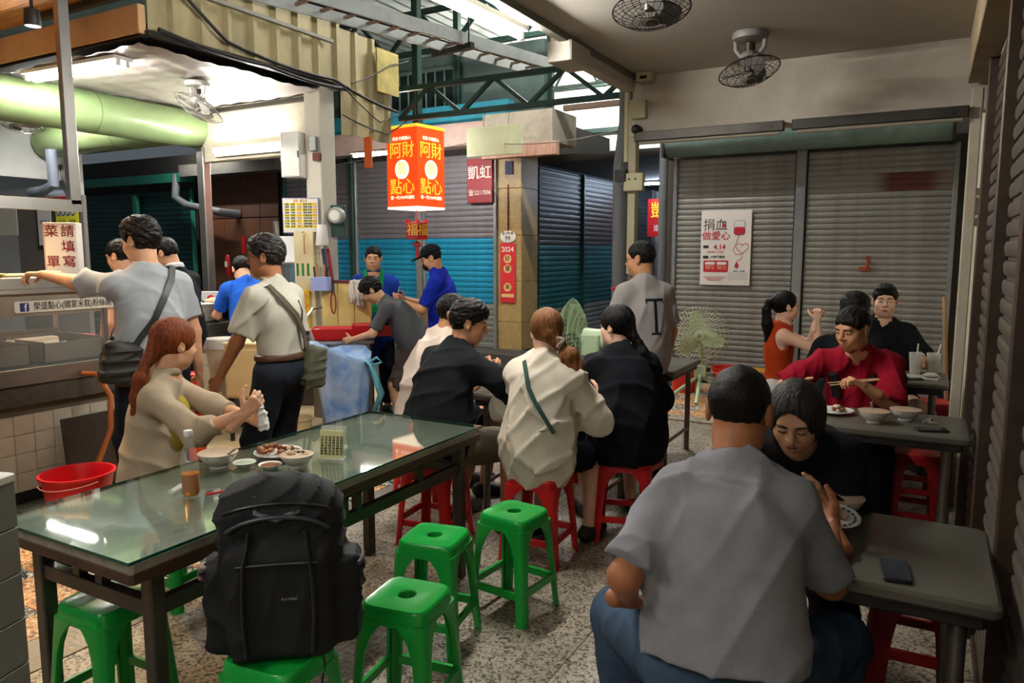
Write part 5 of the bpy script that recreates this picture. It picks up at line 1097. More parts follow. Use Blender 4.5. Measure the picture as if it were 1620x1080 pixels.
def lump(parent, x, y, z, R, n, m, seed, flat=.5, name='food_piece'):
    rr = random.Random(seed)
    for i in range(n):
        a = rr.uniform(0, 6.28); q = R * math.sqrt(rr.random()); s = R * rr.uniform(.22, .38); S_ = Sdf()
        c = (x + q * math.cos(a), y + q * math.sin(a), z + (1 - (q / R) ** 2) * R * .35)
        S_.ell(c, (s, s * rr.uniform(.6, 1), s * flat), rot_frame(rr.uniform(0, 3), rr.uniform(-.3, .3)), .005)
        for _ in range(3): S_.ell(V(c) + V(rr.uniform(-s, s) * .7, rr.uniform(-s, s) * .7, rr.uniform(0, s * .4)), (s * .5, s * .45, s * .4), None, .008)
        link(name, np_mesh(name, [S_.polys(max(.003, R * .035), folds(i, .0022, .02))], m[i % len(m)]), parent)
M_soup = mat('broth', '#9a9a78', .12, var=.2, vscale=40); M_fry = mat('fried_food', '#7a4218', .55, var=.45, vscale=40, bump=.6, bscale=200); M_nood = mat('noodle', '#9a7a46', .5, var=.4, vscale=60, bump=.8, bscale=200); M_pale = mat('pale_meat', '#cbb9a0', .5, var=.2, vscale=40, bump=.3)
M_sauceb = mat('brown_sauce', '#7a4a2c', .25, var=.2, vscale=30); M_saucep = mat('pale_sauce', '#9fb096', .25, var=.15, vscale=20); M_dark_food = mat('dark_mushroom', '#15100d', .4, bump=.5, bscale=120)
random.seed(2)
bowl('flowered soup bowl in front of the ponytailed woman', -2.45, 1.96, ZT, .078, .062, True, M_soup, spoon=.6)
bowl('small bowl heaped with noodles and dark mushroom beside the fried plate', -2.18, 2.12, ZT, .067, .052, None, None, None, lumps=(12, [M_nood, M_nood, M_fry, M_dark_food], 3))
for x, y, sm, l in ((-2.37, 2.02, M_saucep, 'tiny sauce dish with pale dip beside the soup bowl'), (-2.255, 2.05, M_sauceb, 'tiny sauce dish with brown sauce in front of the noodle bowl')):
    r = empty('sauce_dish', (x, y, ZT), 0, l, 'dish', 'sauce dishes'); MB().lathe([(.026, 0), (.03, .006), (.047, .018), (.046, .019), (.03, .009), (.001, .007)], 28).build('body', M_porc, r, True); MB().lathe([(.037, .012), (.038, .0145), (.001, .015)], 24).build('sauce', sm, r, True)
r = empty('plate', (-2.37, 2.2, ZT), 0, 'white plate of fried pieces and pale slices on the glass table', 'plate', 'plates'); MB().lathe([(.05, 0), (.055, .006), (.1, .018), (.099, .021), (.055, .01), (.001, .009)], 36).build('body', M_porc, r, True)
lump(r, -.02, -.01, .022, .055, 9, [M_fry, M_fry, M_fry], 5, .7); lump(r, .04, .03, .022, .04, 6, [M_pale, M_pale, M_fry], 8)
BT = empty('drink_bottle', (-2.245, 1.675, ZT), .3, 'clear plastic bottle half full of amber tea', 'bottle')
M_pet = mat('clear_plastic', '#e4e9e6', .06, alpha=.13, spec=.7); M_tea = mat('amber_tea', '#e0850f', .08, trans=.6, ior=1.1)
prof = [(.026, .002), (.031, .012), (.031, .085), (.029, .095), (.031, .105), (.03, .13), (.024, .16), (.016, .19), (.0125, .205), (.0125, .222)]
MB().lathe(prof, 28).build('shell', M_pet, BT, True); MB().lathe([(.0245, .004), (.0292, .013), (.0292, .082), (.001, .082)], 28).build('tea', M_tea, BT, True); MB().lathe([(.015, .216), (.0155, .218), (.0155, .234), (.014, .237), (.001, .237)], 20).build('cap', M_white, BT, True)
thing(MB().tube([(-2.20, 1.70, ZT + .004), (-2.13, 1.80, ZT + .006)], .0045, 8).build('drinking_straw', mat('straw_red', '#c01820', .4), None, True), 'red straw lying beside the tea bottle', 'straw')
thing(MB().tube([(-2.31, 1.64, ZT + .012), (-2.335, 1.7, ZT + .014), (-2.35, 1.74, ZT + .012)], [.01, .012, .008], 8, flat=.7).build('straw_wrapper', mat('clear_wrap', '#dfe4e2', .1, alpha=.4), None, True), 'crumpled clear wrapper left of the tea bottle', 'wrapper')
MC = empty('menu_card', (-2.14, 2.28, ZT), math.radians(29.2 - 8), 'small printed menu card standing in a clear holder on the glass table', 'menu')
MB().rbox((0, .0, .06), (.105, .004, .115), .002, 1, rot=Matrix.Rotation(-.15, 3, 'X')).build('card', mat('menu_yellow', '#d5d29a', .6, var=.05), MC)
for c_ in range(6):
    t_ = text('lettering', '\n'.join(random.choice('米糕肉羹湯麵飯魚丸滷蛋') + random.choice('湯麵飯糕') for _ in range(7)), .0115, M_pk, MC); t_.location = (-.042 + c_ * .017, -.003 - .0, .055); t_.rotation_euler = (PI / 2 - .15, 0, 0); t_.scale = (.55, 1, 1)
MB().rbox((.0, .02, .07), (.112, .002, .13), .002, 1, rot=Matrix.Rotation(-.15, 3, 'X')).build('holder', mat('acrylic', '#e8efe8', .05, alpha=.25), MC); MB().rbox((0, 0, .002), (.11, .05, .004), .002, 1).build('foot', mat('acrylic', '#e8efe8'), MC)
for y, l in ((2.38, 'clear plastic lid lying behind the menu card'), ): thing(MB().lathe([(.03, 0), (.032, .004), (.028, .012), (.001, .013)], 24, (-2.22, 2.42, ZT)).build('cup_lid', mat('acrylic', '#e8efe8'), None, True), l, 'lid')

# ================================================================ things on the right tables
bowl('green soup bowl beside the grey shirted man', -.21, 2.62, .751, .075, .06, True, mat('green_soup', '#6b7d5a', .15, var=.2, vscale=40))
r = empty('plate', (-.22, 2.44, .79), 0, 'blue patterned plate held by the man in the grey T-shirt', 'plate', 'plates'); r.rotation_euler = (.12, .1, 0); MB().lathe([(.045, 0), (.05, .006), (.085, .016), (.084, .019), (.05, .01), (.001, .009)], 36).build('body', M_porc, r, True)
for k in range(22): MB().box((.068 * math.cos(k * .2856), .068 * math.sin(k * .2856), .016), (.006, .01, .004), k * .2856).build('blue_print', M_bluep, r)
lump(r, -.01, 0, .02, .045, 7, [M_fry, M_pale, M_fry], 11, .8)
r = empty('sauce_dish', (-.36, 2.66, .751), 0, 'small dark dish behind the green soup bowl', 'dish', 'sauce dishes'); MB().lathe([(.026, 0), (.03, .006), (.047, .018), (.046, .019), (.03, .009), (.001, .007)], 28).build('body', M_porc, r, True); MB().lathe([(.001, .0125), (.036, .0125)], 24).build('sauce', M_sauceb, r, True)
def phone(label, x, y, z, rz, L=.145, W=.072):
    r = empty('phone', (x, y, z), rz, label, 'phone', 'mobile phones'); MB().rbox((0, 0, .005), (W, L, .009), .01, 3).build('case', M_black, r, True); MB().rbox((0, 0, .0101), (W - .006, L - .006, .001), .008, 3).build('screen', mat('phone_screen', '#26272a', .08, spec=.7), r); return r
phone('black phone lying face up on the nearest stainless table', -.03, 2.20, .751, .12)
phone('black phone on the middle stainless table beside the bowls', .06, 4.10, .751, -1.2)
phone('black phone on the far table beside the plastic cups', -.06, 5.72, .751, -1.3)
bowl('white bowl with a spoon on the middle stainless table', -.2, 4.16, .751, .075, .062, True, M_soup, None, spoon=.4)
bowl('flowered bowl right of the white bowl on the middle table', -.06, 4.30, .751, .075, .058, True, mat('red_soup', '#8a5a3a', .2, var=.2, vscale=40))
r = empty('plate', (-.4, 4.3, .751), 0, 'white plate of leftovers in front of the man in red', 'plate', 'plates'); MB().lathe([(.05, 0), (.055, .006), (.1, .018), (.099, .021), (.055, .01), (.001, .009)], 36).build('body', M_porc, r, True); lump(r, 0, 0, .02, .05, 7, [M_fry, M_pale, M_dark_food], 21)
thing(MB().tube([(.02, 4.26, .757), (.06, 4.28, .765), (.05, 4.24, .757), (.09, 4.25, .76)], [.01, .014, .012, .006], 7).build('crumpled_napkin', mat('dirty_napkin', '#8d8880', .8), None, True), 'crumpled napkin between the bowls and the phone', 'napkin')
def cup(label, x, y, z, h, fillm, fz, tilt=.1):
    r = empty('plastic_cup', (x, y, z), 0, label, 'cup', 'plastic drink cups'); MB().lathe([(.032, 0), (.034, .004), (.046, h), (.0445, h), (.033, .006), (.001, .006)], 28).build('cup', mat('clear_cup', '#e9ece8', .08, alpha=.35), r, True)
    MB().lathe([(.031, .007), (.031 + .012 * fz, h * fz), (.001, h * fz)], 24).build('drink', fillm, r, True); MB().tube([(0, 0, .03), (tilt * .1, .0, h + .07)], .005, 8).build('straw', M_tw, r, True); MB().lathe([(.047, h - .004), (.048, h + .004), (.044, h + .006), (.006, h + .007)], 28).build('lid', mat('acrylic', '#e8efe8'), r, True); return r
cup('tall clear cup of pale milky drink with a straw', -.04, 5.98, .751, .15, mat('milk_drink', '#b8ad98', .3), .55)
cup('clear cup of greenish iced drink with a slanted straw', .07, 6.02, .751, .15, mat('green_drink', '#6d6330', .3, var=.3, vscale=30), .72, .4)
thing(MB().prism([(-.12, -.1), (.1, -.12), (.12, .06), (.02, .1), (-.1, .08)], 0, .004, Matrix.Translation((.0, 5.86, .751))).build('paper_sheet', mat('paper', '#a9a6a2', .7)), 'white paper sheet under the plastic cups', 'paper')
thing(MB().sphere((.06, 5.84, .77), (.05, .04, .02), 10, 6).build('crumpled_tissue', mat('tissue', '#bdb6ae', .8, bump=1.0, bscale=60), None, True), 'crumpled tissue in front of the greenish drink', 'tissue')
# centre table
r = empty('noodle_bowl', (-2.05, 4.08, .751), 0, 'black bowl on the centre table before the man in black', 'bowl'); MB().lathe([(.04, 0), (.05, .02), (.09, .07), (.088, .07), (.045, .02), (.001, .015)], 30).build('body', M_black, r, True)
for i in range(3): thing(MB().rbox((-1.93, 4.02, .7555 + i * .009), (.15, .11, .008), .004, 1, rot=.3 * i).build('paper_tray', mat('tray_white', '#c9ccce', .6)), ('lowest', 'middle', 'topmost')[i] + ' white paper tray of the pile on the centre table', 'tray', 'paper trays')
bowl('bowl in front of the woman with the black ponytail', -1.78, 4.22, .751, .075, .06, True, M_soup, None)
bowl('bowl at the far side of the centre table', -2.2, 4.3, .751, .075, .06, True, M_soup, None)
# post at the lower left corner
r = empty('tiled_post', (-1.985, .85, 0), .3, 'grey tiled counter end at the lower left corner', 'counter'); 
for i in range(9): MB().rbox((0, 0, .06 + i * .118), (.16, .16, .115), .004, 1).build('tile', mat('grey_tile', '#6d6c66', .5, var=.12), r)
MB().rbox((0, 0, 1.07), (.165, .165, .02), .006, 1).build('cap', mat('cap_white', '#c3c0b8', .5), r)
# ================================================================ display counter on the left
M_wtile = mat('white_wall_tile', '#bdb3a0', .35, var=.1, vscale=3, grime=.45, gcol='#6a5238', gscale=3); M_mortar = mat('mortar', '#57503f', .9)
CT = empty('tiled_counter', (-5.05, 0, 0), 0, 'white tiled counter base with a grimy stone slab on the left', 'counter')
MB().bx((-.62, .5, 0), (-.01, 3.4, .63)).build('core', M_mortar, CT); MB().bx((-.6, .5, 0), (.0, 3.41, .07)).build('plinth', M_black, CT)
tm = MB().rbox((0, 0, 0), (.012, .122, .122), .003, 1, axis=2).mesh('tile', M_wtile)
for j in range(23):
    for k in range(4): link('tile', tm, CT, (-.004, .56 + j * .125, .135 + k * .125 + .0))
tm2 = MB().rbox((0, 0, 0), (.122, .012, .122), .003, 1).mesh('tile', M_wtile)
for j in range(5):
    for k in range(4): link('tile', tm2, CT, (-.07 - j * .125, 3.404, .135 + k * .125))
MB().rbox((-.29, 1.95, .70), (.68, 2.98, .13), .02, 2).build('stone_slab', mat('grimy_stone', '#3d372d', .6, var=.4, vscale=25, bump=.8, bscale=50, grime=.5), CT)
DC = empty('display_case', (-5.0, 0, .77), 0, 'stainless glass front food display case on the tiled counter', 'display case')
MB().rbox((-.32, 1.9, .055), (.66, 2.5, .11), .01, 1).build('base_tray', M_steel, DC); MB().rbox((-.32, 1.9, .65), (.70, 2.55, .075), .012, 2).build('top', M_steel, DC); MB().rbox((.02, 1.9, .60), (.03, 2.5, .03), .006, 1).build('front_rail', M_steel, DC)
for y in (.68, 1.9, 3.12):
    for x in (-.62, -.01): MB().rbox((x, y, .36), (.035, .035, .52), .005, 1).build('corner_post', M_steel, DC)
MB().bx((-.006, .7, .11), (-.002, 3.1, .45)).build('front_pane', mat('case_glass', '#dfe8e2', .04, alpha=.07, spec=.8), DC)
MB().bx((-.012, .7, .44), (.0, 3.1, .61)).build('front_panel', mat('case_panel', '#8a7f70', .5, .3, var=.1), DC)
MB().rbox((.006, 2.86, .50), (.008, .66, .075), .015, 3, axis=0).build('sign_plate', mat('sign_ivory', '#cfc8b8', .5), DC)
text('lettering', '榮盛點心(國宴米糕)粉絲團', .056, M_pk, DC, (.0115, 2.905, .50), (PI / 2, 0, PI / 2), bold=.004, sx=.8)
MB().rbox((.0105, 2.59, .50), (.003, .055, .055), .006, 2, axis=0).build('logo_tile', mat('logo_blue', '#1d2c66', .4), DC); text('lettering', 'f', .07, M_tw, DC, (.0125, 2.595, .496), (PI / 2, 0, PI / 2), bold=.005)
M_tin = mat('tin', '#6f685c', .4, .6, var=.15, grime=.3)
for y, w_ in ((2.38, .5), (2.93, .44), (1.75, .5)):
    b = MB(); b.bx((-.5, y - w_ / 2, .12), (-.04, y + w_ / 2, .13)); 
    for a, c in (((-.5, y - w_ / 2, .12), (-.49, y + w_ / 2, .27)), ((-.05, y - w_ / 2, .12), (-.04, y + w_ / 2, .25)), ((-.5, y - w_ / 2, .12), (-.04, y - w_ / 2 + .01, .26)), ((-.5, y + w_ / 2 - .01, .12), (-.04, y + w_ / 2, .26))): b.bx(a, c)
    b.build('tray', M_tin, DC)
MB().bx((-.56, .7, .11), (-.55, 3.1, .3)).build('back_panel', M_tin, DC)
MB().rbox((-.06, 1.9, .6), (.03, 2.3, .02), .004, 1).build('strip_lamp', mat('added_case_glow', '#fff0d8', .4, emit='#ffdcae', estr=10), DC)  # glowing strip added to light the inside of the case
r = empty('food_tray_content', (-5.28, 2.93, .91), 0, 'pale dumplings inside the right steel tray', 'dumplings'); lump(r, 0, 0, 0, .16, 8, [M_pale], 31, .6, 'dumpling')
r = empty('skewer_cup', (-5.42, 2.2, .885), 0, 'bunch of red handled skewers inside the display case', 'skewers')
for i in range(7): MB().tube([(.02 * math.cos(i), .03 * math.sin(i * 2), 0), (.04 * math.cos(i), .012 * i - .02, .26)], .006, 6).build('skewer', mat('skewer_red', '#d2301c', .5) if i % 3 else M_wood, r)
MB().lathe([(.04, 0), (.045, .1), (.042, .1), (.001, .01)], 18).build('cup', M_tin, r, True)
thing(MB().lathe([(.035, 0), (.04, .09), (.001, .09)], 18, (-5.4, 2.5, .90)).build('yellow_cup', mat('yellow_plastic', '#c9a52c', .4), None, True), 'yellow plastic cup inside the display case', 'cup')
thing(MB().rbox((-5.42, 2.85, 1.0), (.1, .32, .05), .02, 2).build('towel_roll', mat('towel_white', '#c9c0b8', .9, bump=.6, bscale=40)), 'rolled white towel behind the steel trays', 'towel')
thing(MB().rbox((-5.45, 3.22, .96), (.16, .14, .1), .02, 2).build('red_box', M_rplast), 'red plastic box at the right end of the display case', 'box')
M_brd = mat('yellow_board', '#cfae6a', .55, var=.15, vscale=5)
for y, x, rz, z, l in ((1.95, -5.35, .05, 1.466, 'long yellow board lying left on the display case'), (2.35, -5.25, -.1, 1.478, 'yellow board lying across the others on the display case'), (2.68, -5.3, .15, 1.466, 'yellow board beside the order sign'), (2.2, -5.45, .2, 1.494, 'topmost yellow board on the display case')):
    thing(MB().rbox((x, y, z), (.3, .42, .012), .008, 2, rot=rz).build('serving_board', M_brd), l, 'board', 'yellow boards on the display case')
OS = empty('order_sign', (-5.35, 3.07, 1.462), math.radians(44), 'white box sign with red characters asking to fill in the order', 'sign')
MB().rbox((0, 0, .18), (.21, .14, .36), .006, 1).build('box', mat('sign_cream', '#ded8d0', .5), OS); M_sr = mat('sign_letter_red', '#7c0d10', .5)
for i, c_ in enumerate('請填寫'): text('lettering', c_, .088, M_sr, OS, (.05, -.072, .295 - i * .105), bold=.009)
text('lettering', '菜', .088, M_sr, OS, (-.05, -.072, .295), bold=.009); text('lettering', '單', .088, M_sr, OS, (-.05, -.072, .085), bold=.009)
for a, c in (((-.098, -.0715, .01), (-.096, -.0705, .35)), ((-.098, -.0715, .348), (.1, -.0705, .35))): MB().bx(a, c).build('border', M_sr, OS)
text('lettering', '請\n填\n寫\n菜\n單', .05, mat('sign_orange', '#d8542a', .5), OS, (-.106, 0, .18), (PI / 2, 0, -PI / 2), bold=.01)
ST = empty('stall_frame', (-4.95, 2.93, 0), 0, 'hanging stainless frame over the display counter', 'frame')  # hanging steel frame of the stall: one upright and one rail
MB().rbox((0, 0, 2.68), (.055, .07, 1.5), .004, 1).build('upright', M_steel, ST); MB().rbox((0, -1.0, 1.92), (.055, 2.07, .075), .004, 1).build('rail', M_steel, ST)
thing(MB().tube([(-4.97, 2.92, .8), (-4.86, 2.95, .80), (-4.74, 2.96, .66), (-4.70, 2.92, .45), (-4.64, 2.78, .25), (-4.5, 2.62, .12)], .018, 10).build('drain_hose', mat('hose_orange', '#a85a1c', .45, var=.2), None, True), 'orange brown drain hose hanging into the red tub', 'hose')
thing(MB().rbox((-4.93, 2.95, .27), (.03, .42, .5), .03, 3, rot=Matrix.Rotation(-.12, 3, 'Y')).build('baking_sheet', mat('old_steel', '#4d4842', .4, .7, var=.2, grime=.3), None, True), 'dark steel baking sheet leaning against the tiled counter', 'baking sheet')
bucket('orange red bucket behind the leaning baking sheet', -4.85, 3.62, .15, .4, mat('bucket_orange', '#d0441c', .4, var=.1), False); 
r = empty('steel_pot', (-4.85, 3.62, .405), 0, 'steel pot set on the orange bucket', 'pot'); MB().lathe([(.09, 0), (.1, .02), (.1, .14), (.105, .145), (.095, .14), (.09, .02), (.001, .02)], 28).build('body', M_steel, r, True)
thing(MB().rbox((-5.0, 3.75, .34), (.14, .2, .68), .02, 2).build('red_drum', M_rplast, None, True), 'red plastic container behind the steel pot', 'container')
# track lamp with warm light
SP = empty('track_lamp', (-5.62, 3.12, 3.40), 0, 'black track spotlight under the pine ceiling', 'lamp'); MB().cyl((0, 0, 0), (0, 0, -.1), .012, n=8).build('stem', M_black, SP); MB().lathe([(.03, -.08), (.05, -.09), (.055, -.19), (.05, -.2)][::-1], 24).build('shade', M_black, SP, True); MB().lathe([(.001, -.196), (.046, -.196)], 20).build('bulb', mat('warm_bulb', '#ffe0b0', .4, emit='#ffb060', estr=60), SP)
def spot(parent, loc, target, power, color=WARM, size=1.3, blend=.6, rad=.04):
    l = bpy.data.lights.new('spot_lamp', 'SPOT'); l.energy = power; l.color = color; l.spot_size = size; l.spot_blend = blend; l.shadow_soft_size = rad
    o = bpy.data.objects.new('spot_lamp', l); COL.objects.link(o); o.parent = parent; o.location = loc
    d = Vector(target) - (Vector(parent.location) + Vector(loc)); o.rotation_euler = d.to_track_quat('-Z', 'Y').to_euler(); return o
spot(SP, (0, 0, -.22), (-5.1, 2.6, 1.4), 120)
SP2 = empty('track_lamp', (-5.62, 2.1, 3.40), 0, 'second black track spotlight over the display case', 'lamp'); MB().cyl((0, 0, 0), (0, 0, -.1), .012, n=8).build('stem', M_black, SP2); MB().lathe([(.03, -.08), (.05, -.09), (.055, -.19), (.05, -.2)][::-1], 24).build('shade', M_black, SP2, True); MB().lathe([(.001, -.196), (.046, -.196)], 20).build('bulb', mat('warm_bulb', '#ffe0b0'), SP2)
spot(SP2, (0, 0, -.22), (-4.9, 2.0, 1.2), 120)
thing(MB().rbox((-5.3, 3.38, 3.38), (1.6, .05, .04), .004, 1).build('lamp_track', M_black), 'black lamp track under the pine ceiling', 'track')
# partition with notices
PT = empty('notice_partition', (-8.2, 4.62, 0), 0, 'grey metal partition covered with notices behind the counter', 'partition')
MB().rbox((-.05, 0, 1.1), (1.25, .05, 2.2), .01, 1).build('panel', mat('grey_partition', '#6e6a66', .5, .3, var=.1), PT); MB().rbox((-1.0, -.02, 2.0), (.7, .02, .4), .01, 1).build('whiteboard', mat('white_board', '#c8cdc6', .4), PT)
CF = empty('framed_certificate', (-8.26, 4.575, 1.88), 0, 'framed white certificate with a red seal on the partition', 'picture'); MB().rbox((0, 0, 0), (.34, .03, .46), .006, 1).build('frame', M_black, CF); MB().bx((-.13, -.018, -.19), (.13, -.016, .19)).build('paper', mat('cert_paper', '#cfcfd6', .5), CF); MB().bx((.01, -.02, -.1), (.1, -.0185, -.01)).build('seal', mat('seal_red', '#b8424a', .6), CF); MB().bx((.025, -.021, -.085), (.085, -.0195, -.025)).build('seal_centre', mat('cert_paper', '#cfcfd6'), CF)
text('lettering', '甲級食品', .05, M_pk, CF, (0, -.0185, .05))
YN = empty('yellow_notice', (-7.88, 4.585, 1.98), 0, 'bright yellow opening hours notice on the partition', 'notice'); MB().bx((-.2, -.01, -.1), (.2, -.004, .1)).build('paper', mat('neon_yellow', '#c9cf2a', .6), YN); M_ib = mat('ink_blue', '#24408e', .6)
for i, c_ in enumerate('營業時間'): MB().cyl((-.14 + i * .085, -.0105, .045), (-.14 + i * .085, -.013, .045), .036, n=18).build('dot', M_ib, YN); text('lettering', c_, .05, M_tw, YN, (-.14 + i * .085, -.0145, .045))
text('lettering', '10:30 - 19:00', .06, M_pk, YN, (0, -.011, -.05))
TN = empty('teal_notice', (-7.93, 4.585, 1.68), 0, 'dark teal printed notice below the yellow one', 'notice'); MB().bx((-.14, -.01, -.19), (.14, -.004, .19)).build('paper', mat('dark_teal', '#123f4e', .6), TN)
for i in range(3): MB().bx((-.1, -.0115, .02 - i * .05), (.1, -.0105, .045 - i * .05)).build('text_bar', mat('bar_pale', '#a9c0c4', .6), TN)
YS = empty('yellow_strip', (-8.2, 4.585, 1.52), 0, 'yellow vertical paper strip left of the teal notice', 'notice'); MB().bx((-.07, -.01, -.18), (.07, -.004, .1)).build('paper', mat('post_yellow', '#d9b21c', .6), YS); text('lettering', '招\n牌\n推\n薦', .06, mat('ink_brown', '#5a3a10', .6), YS, (0, -.0115, -.03))
MN2 = empty('menu_sheet', (-7.9, 4.585, 1.38), 0, 'printed price list pinned low on the partition', 'menu'); MB().bx((-.17, -.01, -.17), (.17, -.004, .1)).build('paper', mat('menu_yellow', '#d5d29a'), MN2)
for c_ in range(4): text('lettering', '\n'.join(random.choice('米糕肉羹湯麵') + random.choice('湯麵飯糕') for _ in range(6)), .035, M_pk, MN2, (-.12 + c_ * .08, -.0115, -.03))
thing(text('stall_lettering', '傳承三代好味道', .09, mat('ink_red', '#a81c20', .5), None, (-8.0, 4.58, 2.15), bold=.01, ext=.004), 'dark red lettering above the yellow notice', 'lettering')
# ================================================================ back counter with plates
BC = empty('steel_counter', (-6.28, 4.95, 0), 0, 'stainless cooking counter on a tiled base behind the bin', 'counter')
MB().bx((-.62, -.28, 0), (.42, .3, .74)).build('core', M_mortar, BC); MB().rbox((-.1, 0, .85), (1.1, .66, .2), .012, 2).build('worktop', mat('dark_steel_top', '#57534e', .35, .7, var=.15), BC)
for j in range(6):
    for k in range(4): MB().rbox((.426, -.26 + .06 + j * .1, .15 + k * .16), (.012, .098, .155), .003, 1).build('tile', M_wtile, BC)
for j in range(8):
    for k in range(4): MB().rbox((.36 - j * .125, -.286, .15 + k * .16), (.122, .012, .155), .003, 1).build('tile', M_wtile, BC)
M_plate = mat('stack_plate', '#cfcdc8', .35)
pm = MB().lathe([(.06, 0), (.07, .004), (.125, .012), (.124, .015), (.07, .008), (.001, .008)], 28).mesh('plate', M_plate, True)
for s, (x, y, n, g) in enumerate(((-6.03, 4.74, 14, 'stack of white plates at the counter edge'), (-6.3, 4.78, 18, 'taller stack of white plates farther left'))):
    for i in range(n):
        o = link('plate', pm, None, (x + random.uniform(-.004, .004), y, .952 + i * .0125)); tag(o, 'white plate in the ' + ('front' if s == 0 else 'taller rear') + ' stack on the cooking counter', 'plate', g)
WK = empty('wok', (-6.18, 5.1, .96), 0, 'black wok heaped with pale dumplings on the cooking counter', 'wok'); MB().lathe([(.08, 0), (.16, .06), (.24, .15), (.245, .155), (.23, .15), (.15, .07), (.001, .03)], 32).build('pan', M_black, WK, True); lump(WK, 0, 0, .15, .15, 14, [mat('dumpling_pale', '#cfae82', .5, var=.25, vscale=20), M_pale], 41, .8, 'dumpling'); MB().tube([(-.22, -.05, .14), (-.36, -.1, .22)], .014, 8).build('handle', M_black, WK, True)
thing(MB().rbox((-6.52, 5.22, 1.08), (.22, .03, .26), .02, 3, rot=.5).build('price_card', mat('card_white', '#c9c6c6', .5)), 'white price card behind the wok', 'card'); thing(MB().cyl((-6.49, 5.2, 1.14), (-6.476, 5.185, 1.14), .035, n=16).build('red_sticker', M_rplast), 'round red sticker on the price card', 'sticker')
BN = empty('waste_bin', (-5.66, 4.62, .0), .4, 'white plastic bin with a bag hung beside the cooking counter', 'bin'); S_ = Sdf()
MB().lathe([(.1, .44), (.105, .45), (.14, .78), (.15, .80), (.135, .8), (.1, .46), (.001, .455)], 28).build('bin_body', mat('bin_white', '#c9b8a0', .5, var=.06), BN, True); MB().lathe([(.152, .74), (.156, .80), (.14, .83), (.12, .80)], 24).build('bag_rim', mat('bag_film', '#dcd6cc', .3, bump=.8, bscale=30), BN, True); MB().rbox((0, 0, .22), (.2, .2, .44), .02, 2).build('stand', M_wtile, BN)
thing(MB().rbox((-5.3, 5.0, .95), (.04, .04, 1.9), .004, 1).build('steel_upright', M_steel), 'thin steel upright behind the beige shirted man', 'post')
# cream cabinet
CB = empty('cabinet', (-5.0, 4.5, 0), math.radians(20), 'small cream cabinet on legs behind the man in the beige polo', 'cabinet'); M_cab = mat('cream_cabinet', '#d8c08a', .5, var=.06, grime=.2, gcol='#8a6a3a')
MB().rbox((0, 0, .61), (.5, .36, .46), .01, 2).build('body', M_cab, CB); MB().rbox((0, -.185, .6), (.46, .012, .4), .008, 1).build('door', M_cab, CB); MB().rbox((0, 0, .845), (.52, .38, .02), .006, 1).build('top', M_cab, CB)
for sx in (-1, 1):
    for sy in (-1, 1): MB().rbox((sx * .22, sy * .15, .19), (.03, .03, .38), .004, 1).build('leg', M_dsteel, CB)
# ================================================================ sink corner
SK_ = empty('sink_unit', (-4.81, 5.08, 0), math.radians(42), 'stainless double sink unit beside the column', 'sink')
for x in (-.34, .04):
    b = MB(); w0, w1, y0, y1 = x, x + .36, -.25, .25
    for a, c in (((w0, y0, .55), (w1, y1, .565)), ((w0, y0, .55), (w0 + .012, y1, .82)), ((w1 - .012, y0, .55), (w1, y1, .82)), ((w0, y0, .55), (w1, y0 + .012, .82)), ((w0, y1 - .012, .55), (w1, y1, .82))): b.bx(a, c)
    b.build('basin', M_steel, SK_)
for y in (-.26, .26): MB().rbox((.03, y, .815), (.78, .04, .03), .008, 1).build('rim', M_steel, SK_)
for x in (-.36, .03, .42): MB().rbox((x, 0, .815), (.035, .52, .03), .008, 1).build('rim', M_steel, SK_)
for x in (-.33, .4):
    for y in (-.23, .23): MB().cyl((x, y, 0), (x, y, .56), .02, n=10).build('leg', M_steel, SK_, True)
MB().rbox((.415, 0, .5), (.02, .5, .6), .004, 1).build('side_panel', mat('dark_panel', '#1f1d1b', .6), SK_)
RT = empty('red_tray', (-4.68, 5.12, .832), math.radians(38), 'red rectangular plastic tray on the sink', 'tray')
b = MB(); L, W, h = .46, .3, .1
for z0, z1, s0, s1 in ((0, h, .86, 1.0),):
    o_ = [(-L / 2, -W / 2), (L / 2, -W / 2), (L / 2, W / 2), (-L / 2, W / 2)]; v = [(x * s0, y * s0, 0) for x, y in o_] + [(x, y, h) for x, y in o_] + [(x * .95, y * .93, h) for x, y in o_] + [(x * s0 * .95, y * s0 * .93, .012) for x, y in o_]
    b.add(v, [(3, 2, 1, 0)] + [(i, (i + 1) % 4, 4 + (i + 1) % 4, 4 + i) for i in range(4)] + [(4 + i, 4 + (i + 1) % 4, 8 + (i + 1) % 4, 8 + i) for i in range(4)] + [(8 + i, 8 + (i + 1) % 4, 12 + (i + 1) % 4, 12 + i) for i in range(4)] + [(12, 13, 14, 15)])
b.build('body', M_rplast, RT); MB().sphere((0, 0, .05), (.13, .07, .03), 14, 8).build('cloth', mat('pink_cloth', '#c98a80', .8), RT, True)
o = copy_tree(RT); o['label'] = 'second red tray propped behind the first on the sink'; o.location = (-4.40, 5.33, .86); o.rotation_euler = (0, 0, math.radians(38))
tag(MB().rbox((-4.5, 5.28, .86), (.1, .06, .05), .01, 2).build('sponge_box', mat('neon_green', '#1fae3a', .5)), 'bright green sponge box at the sink edge', 'sponge')
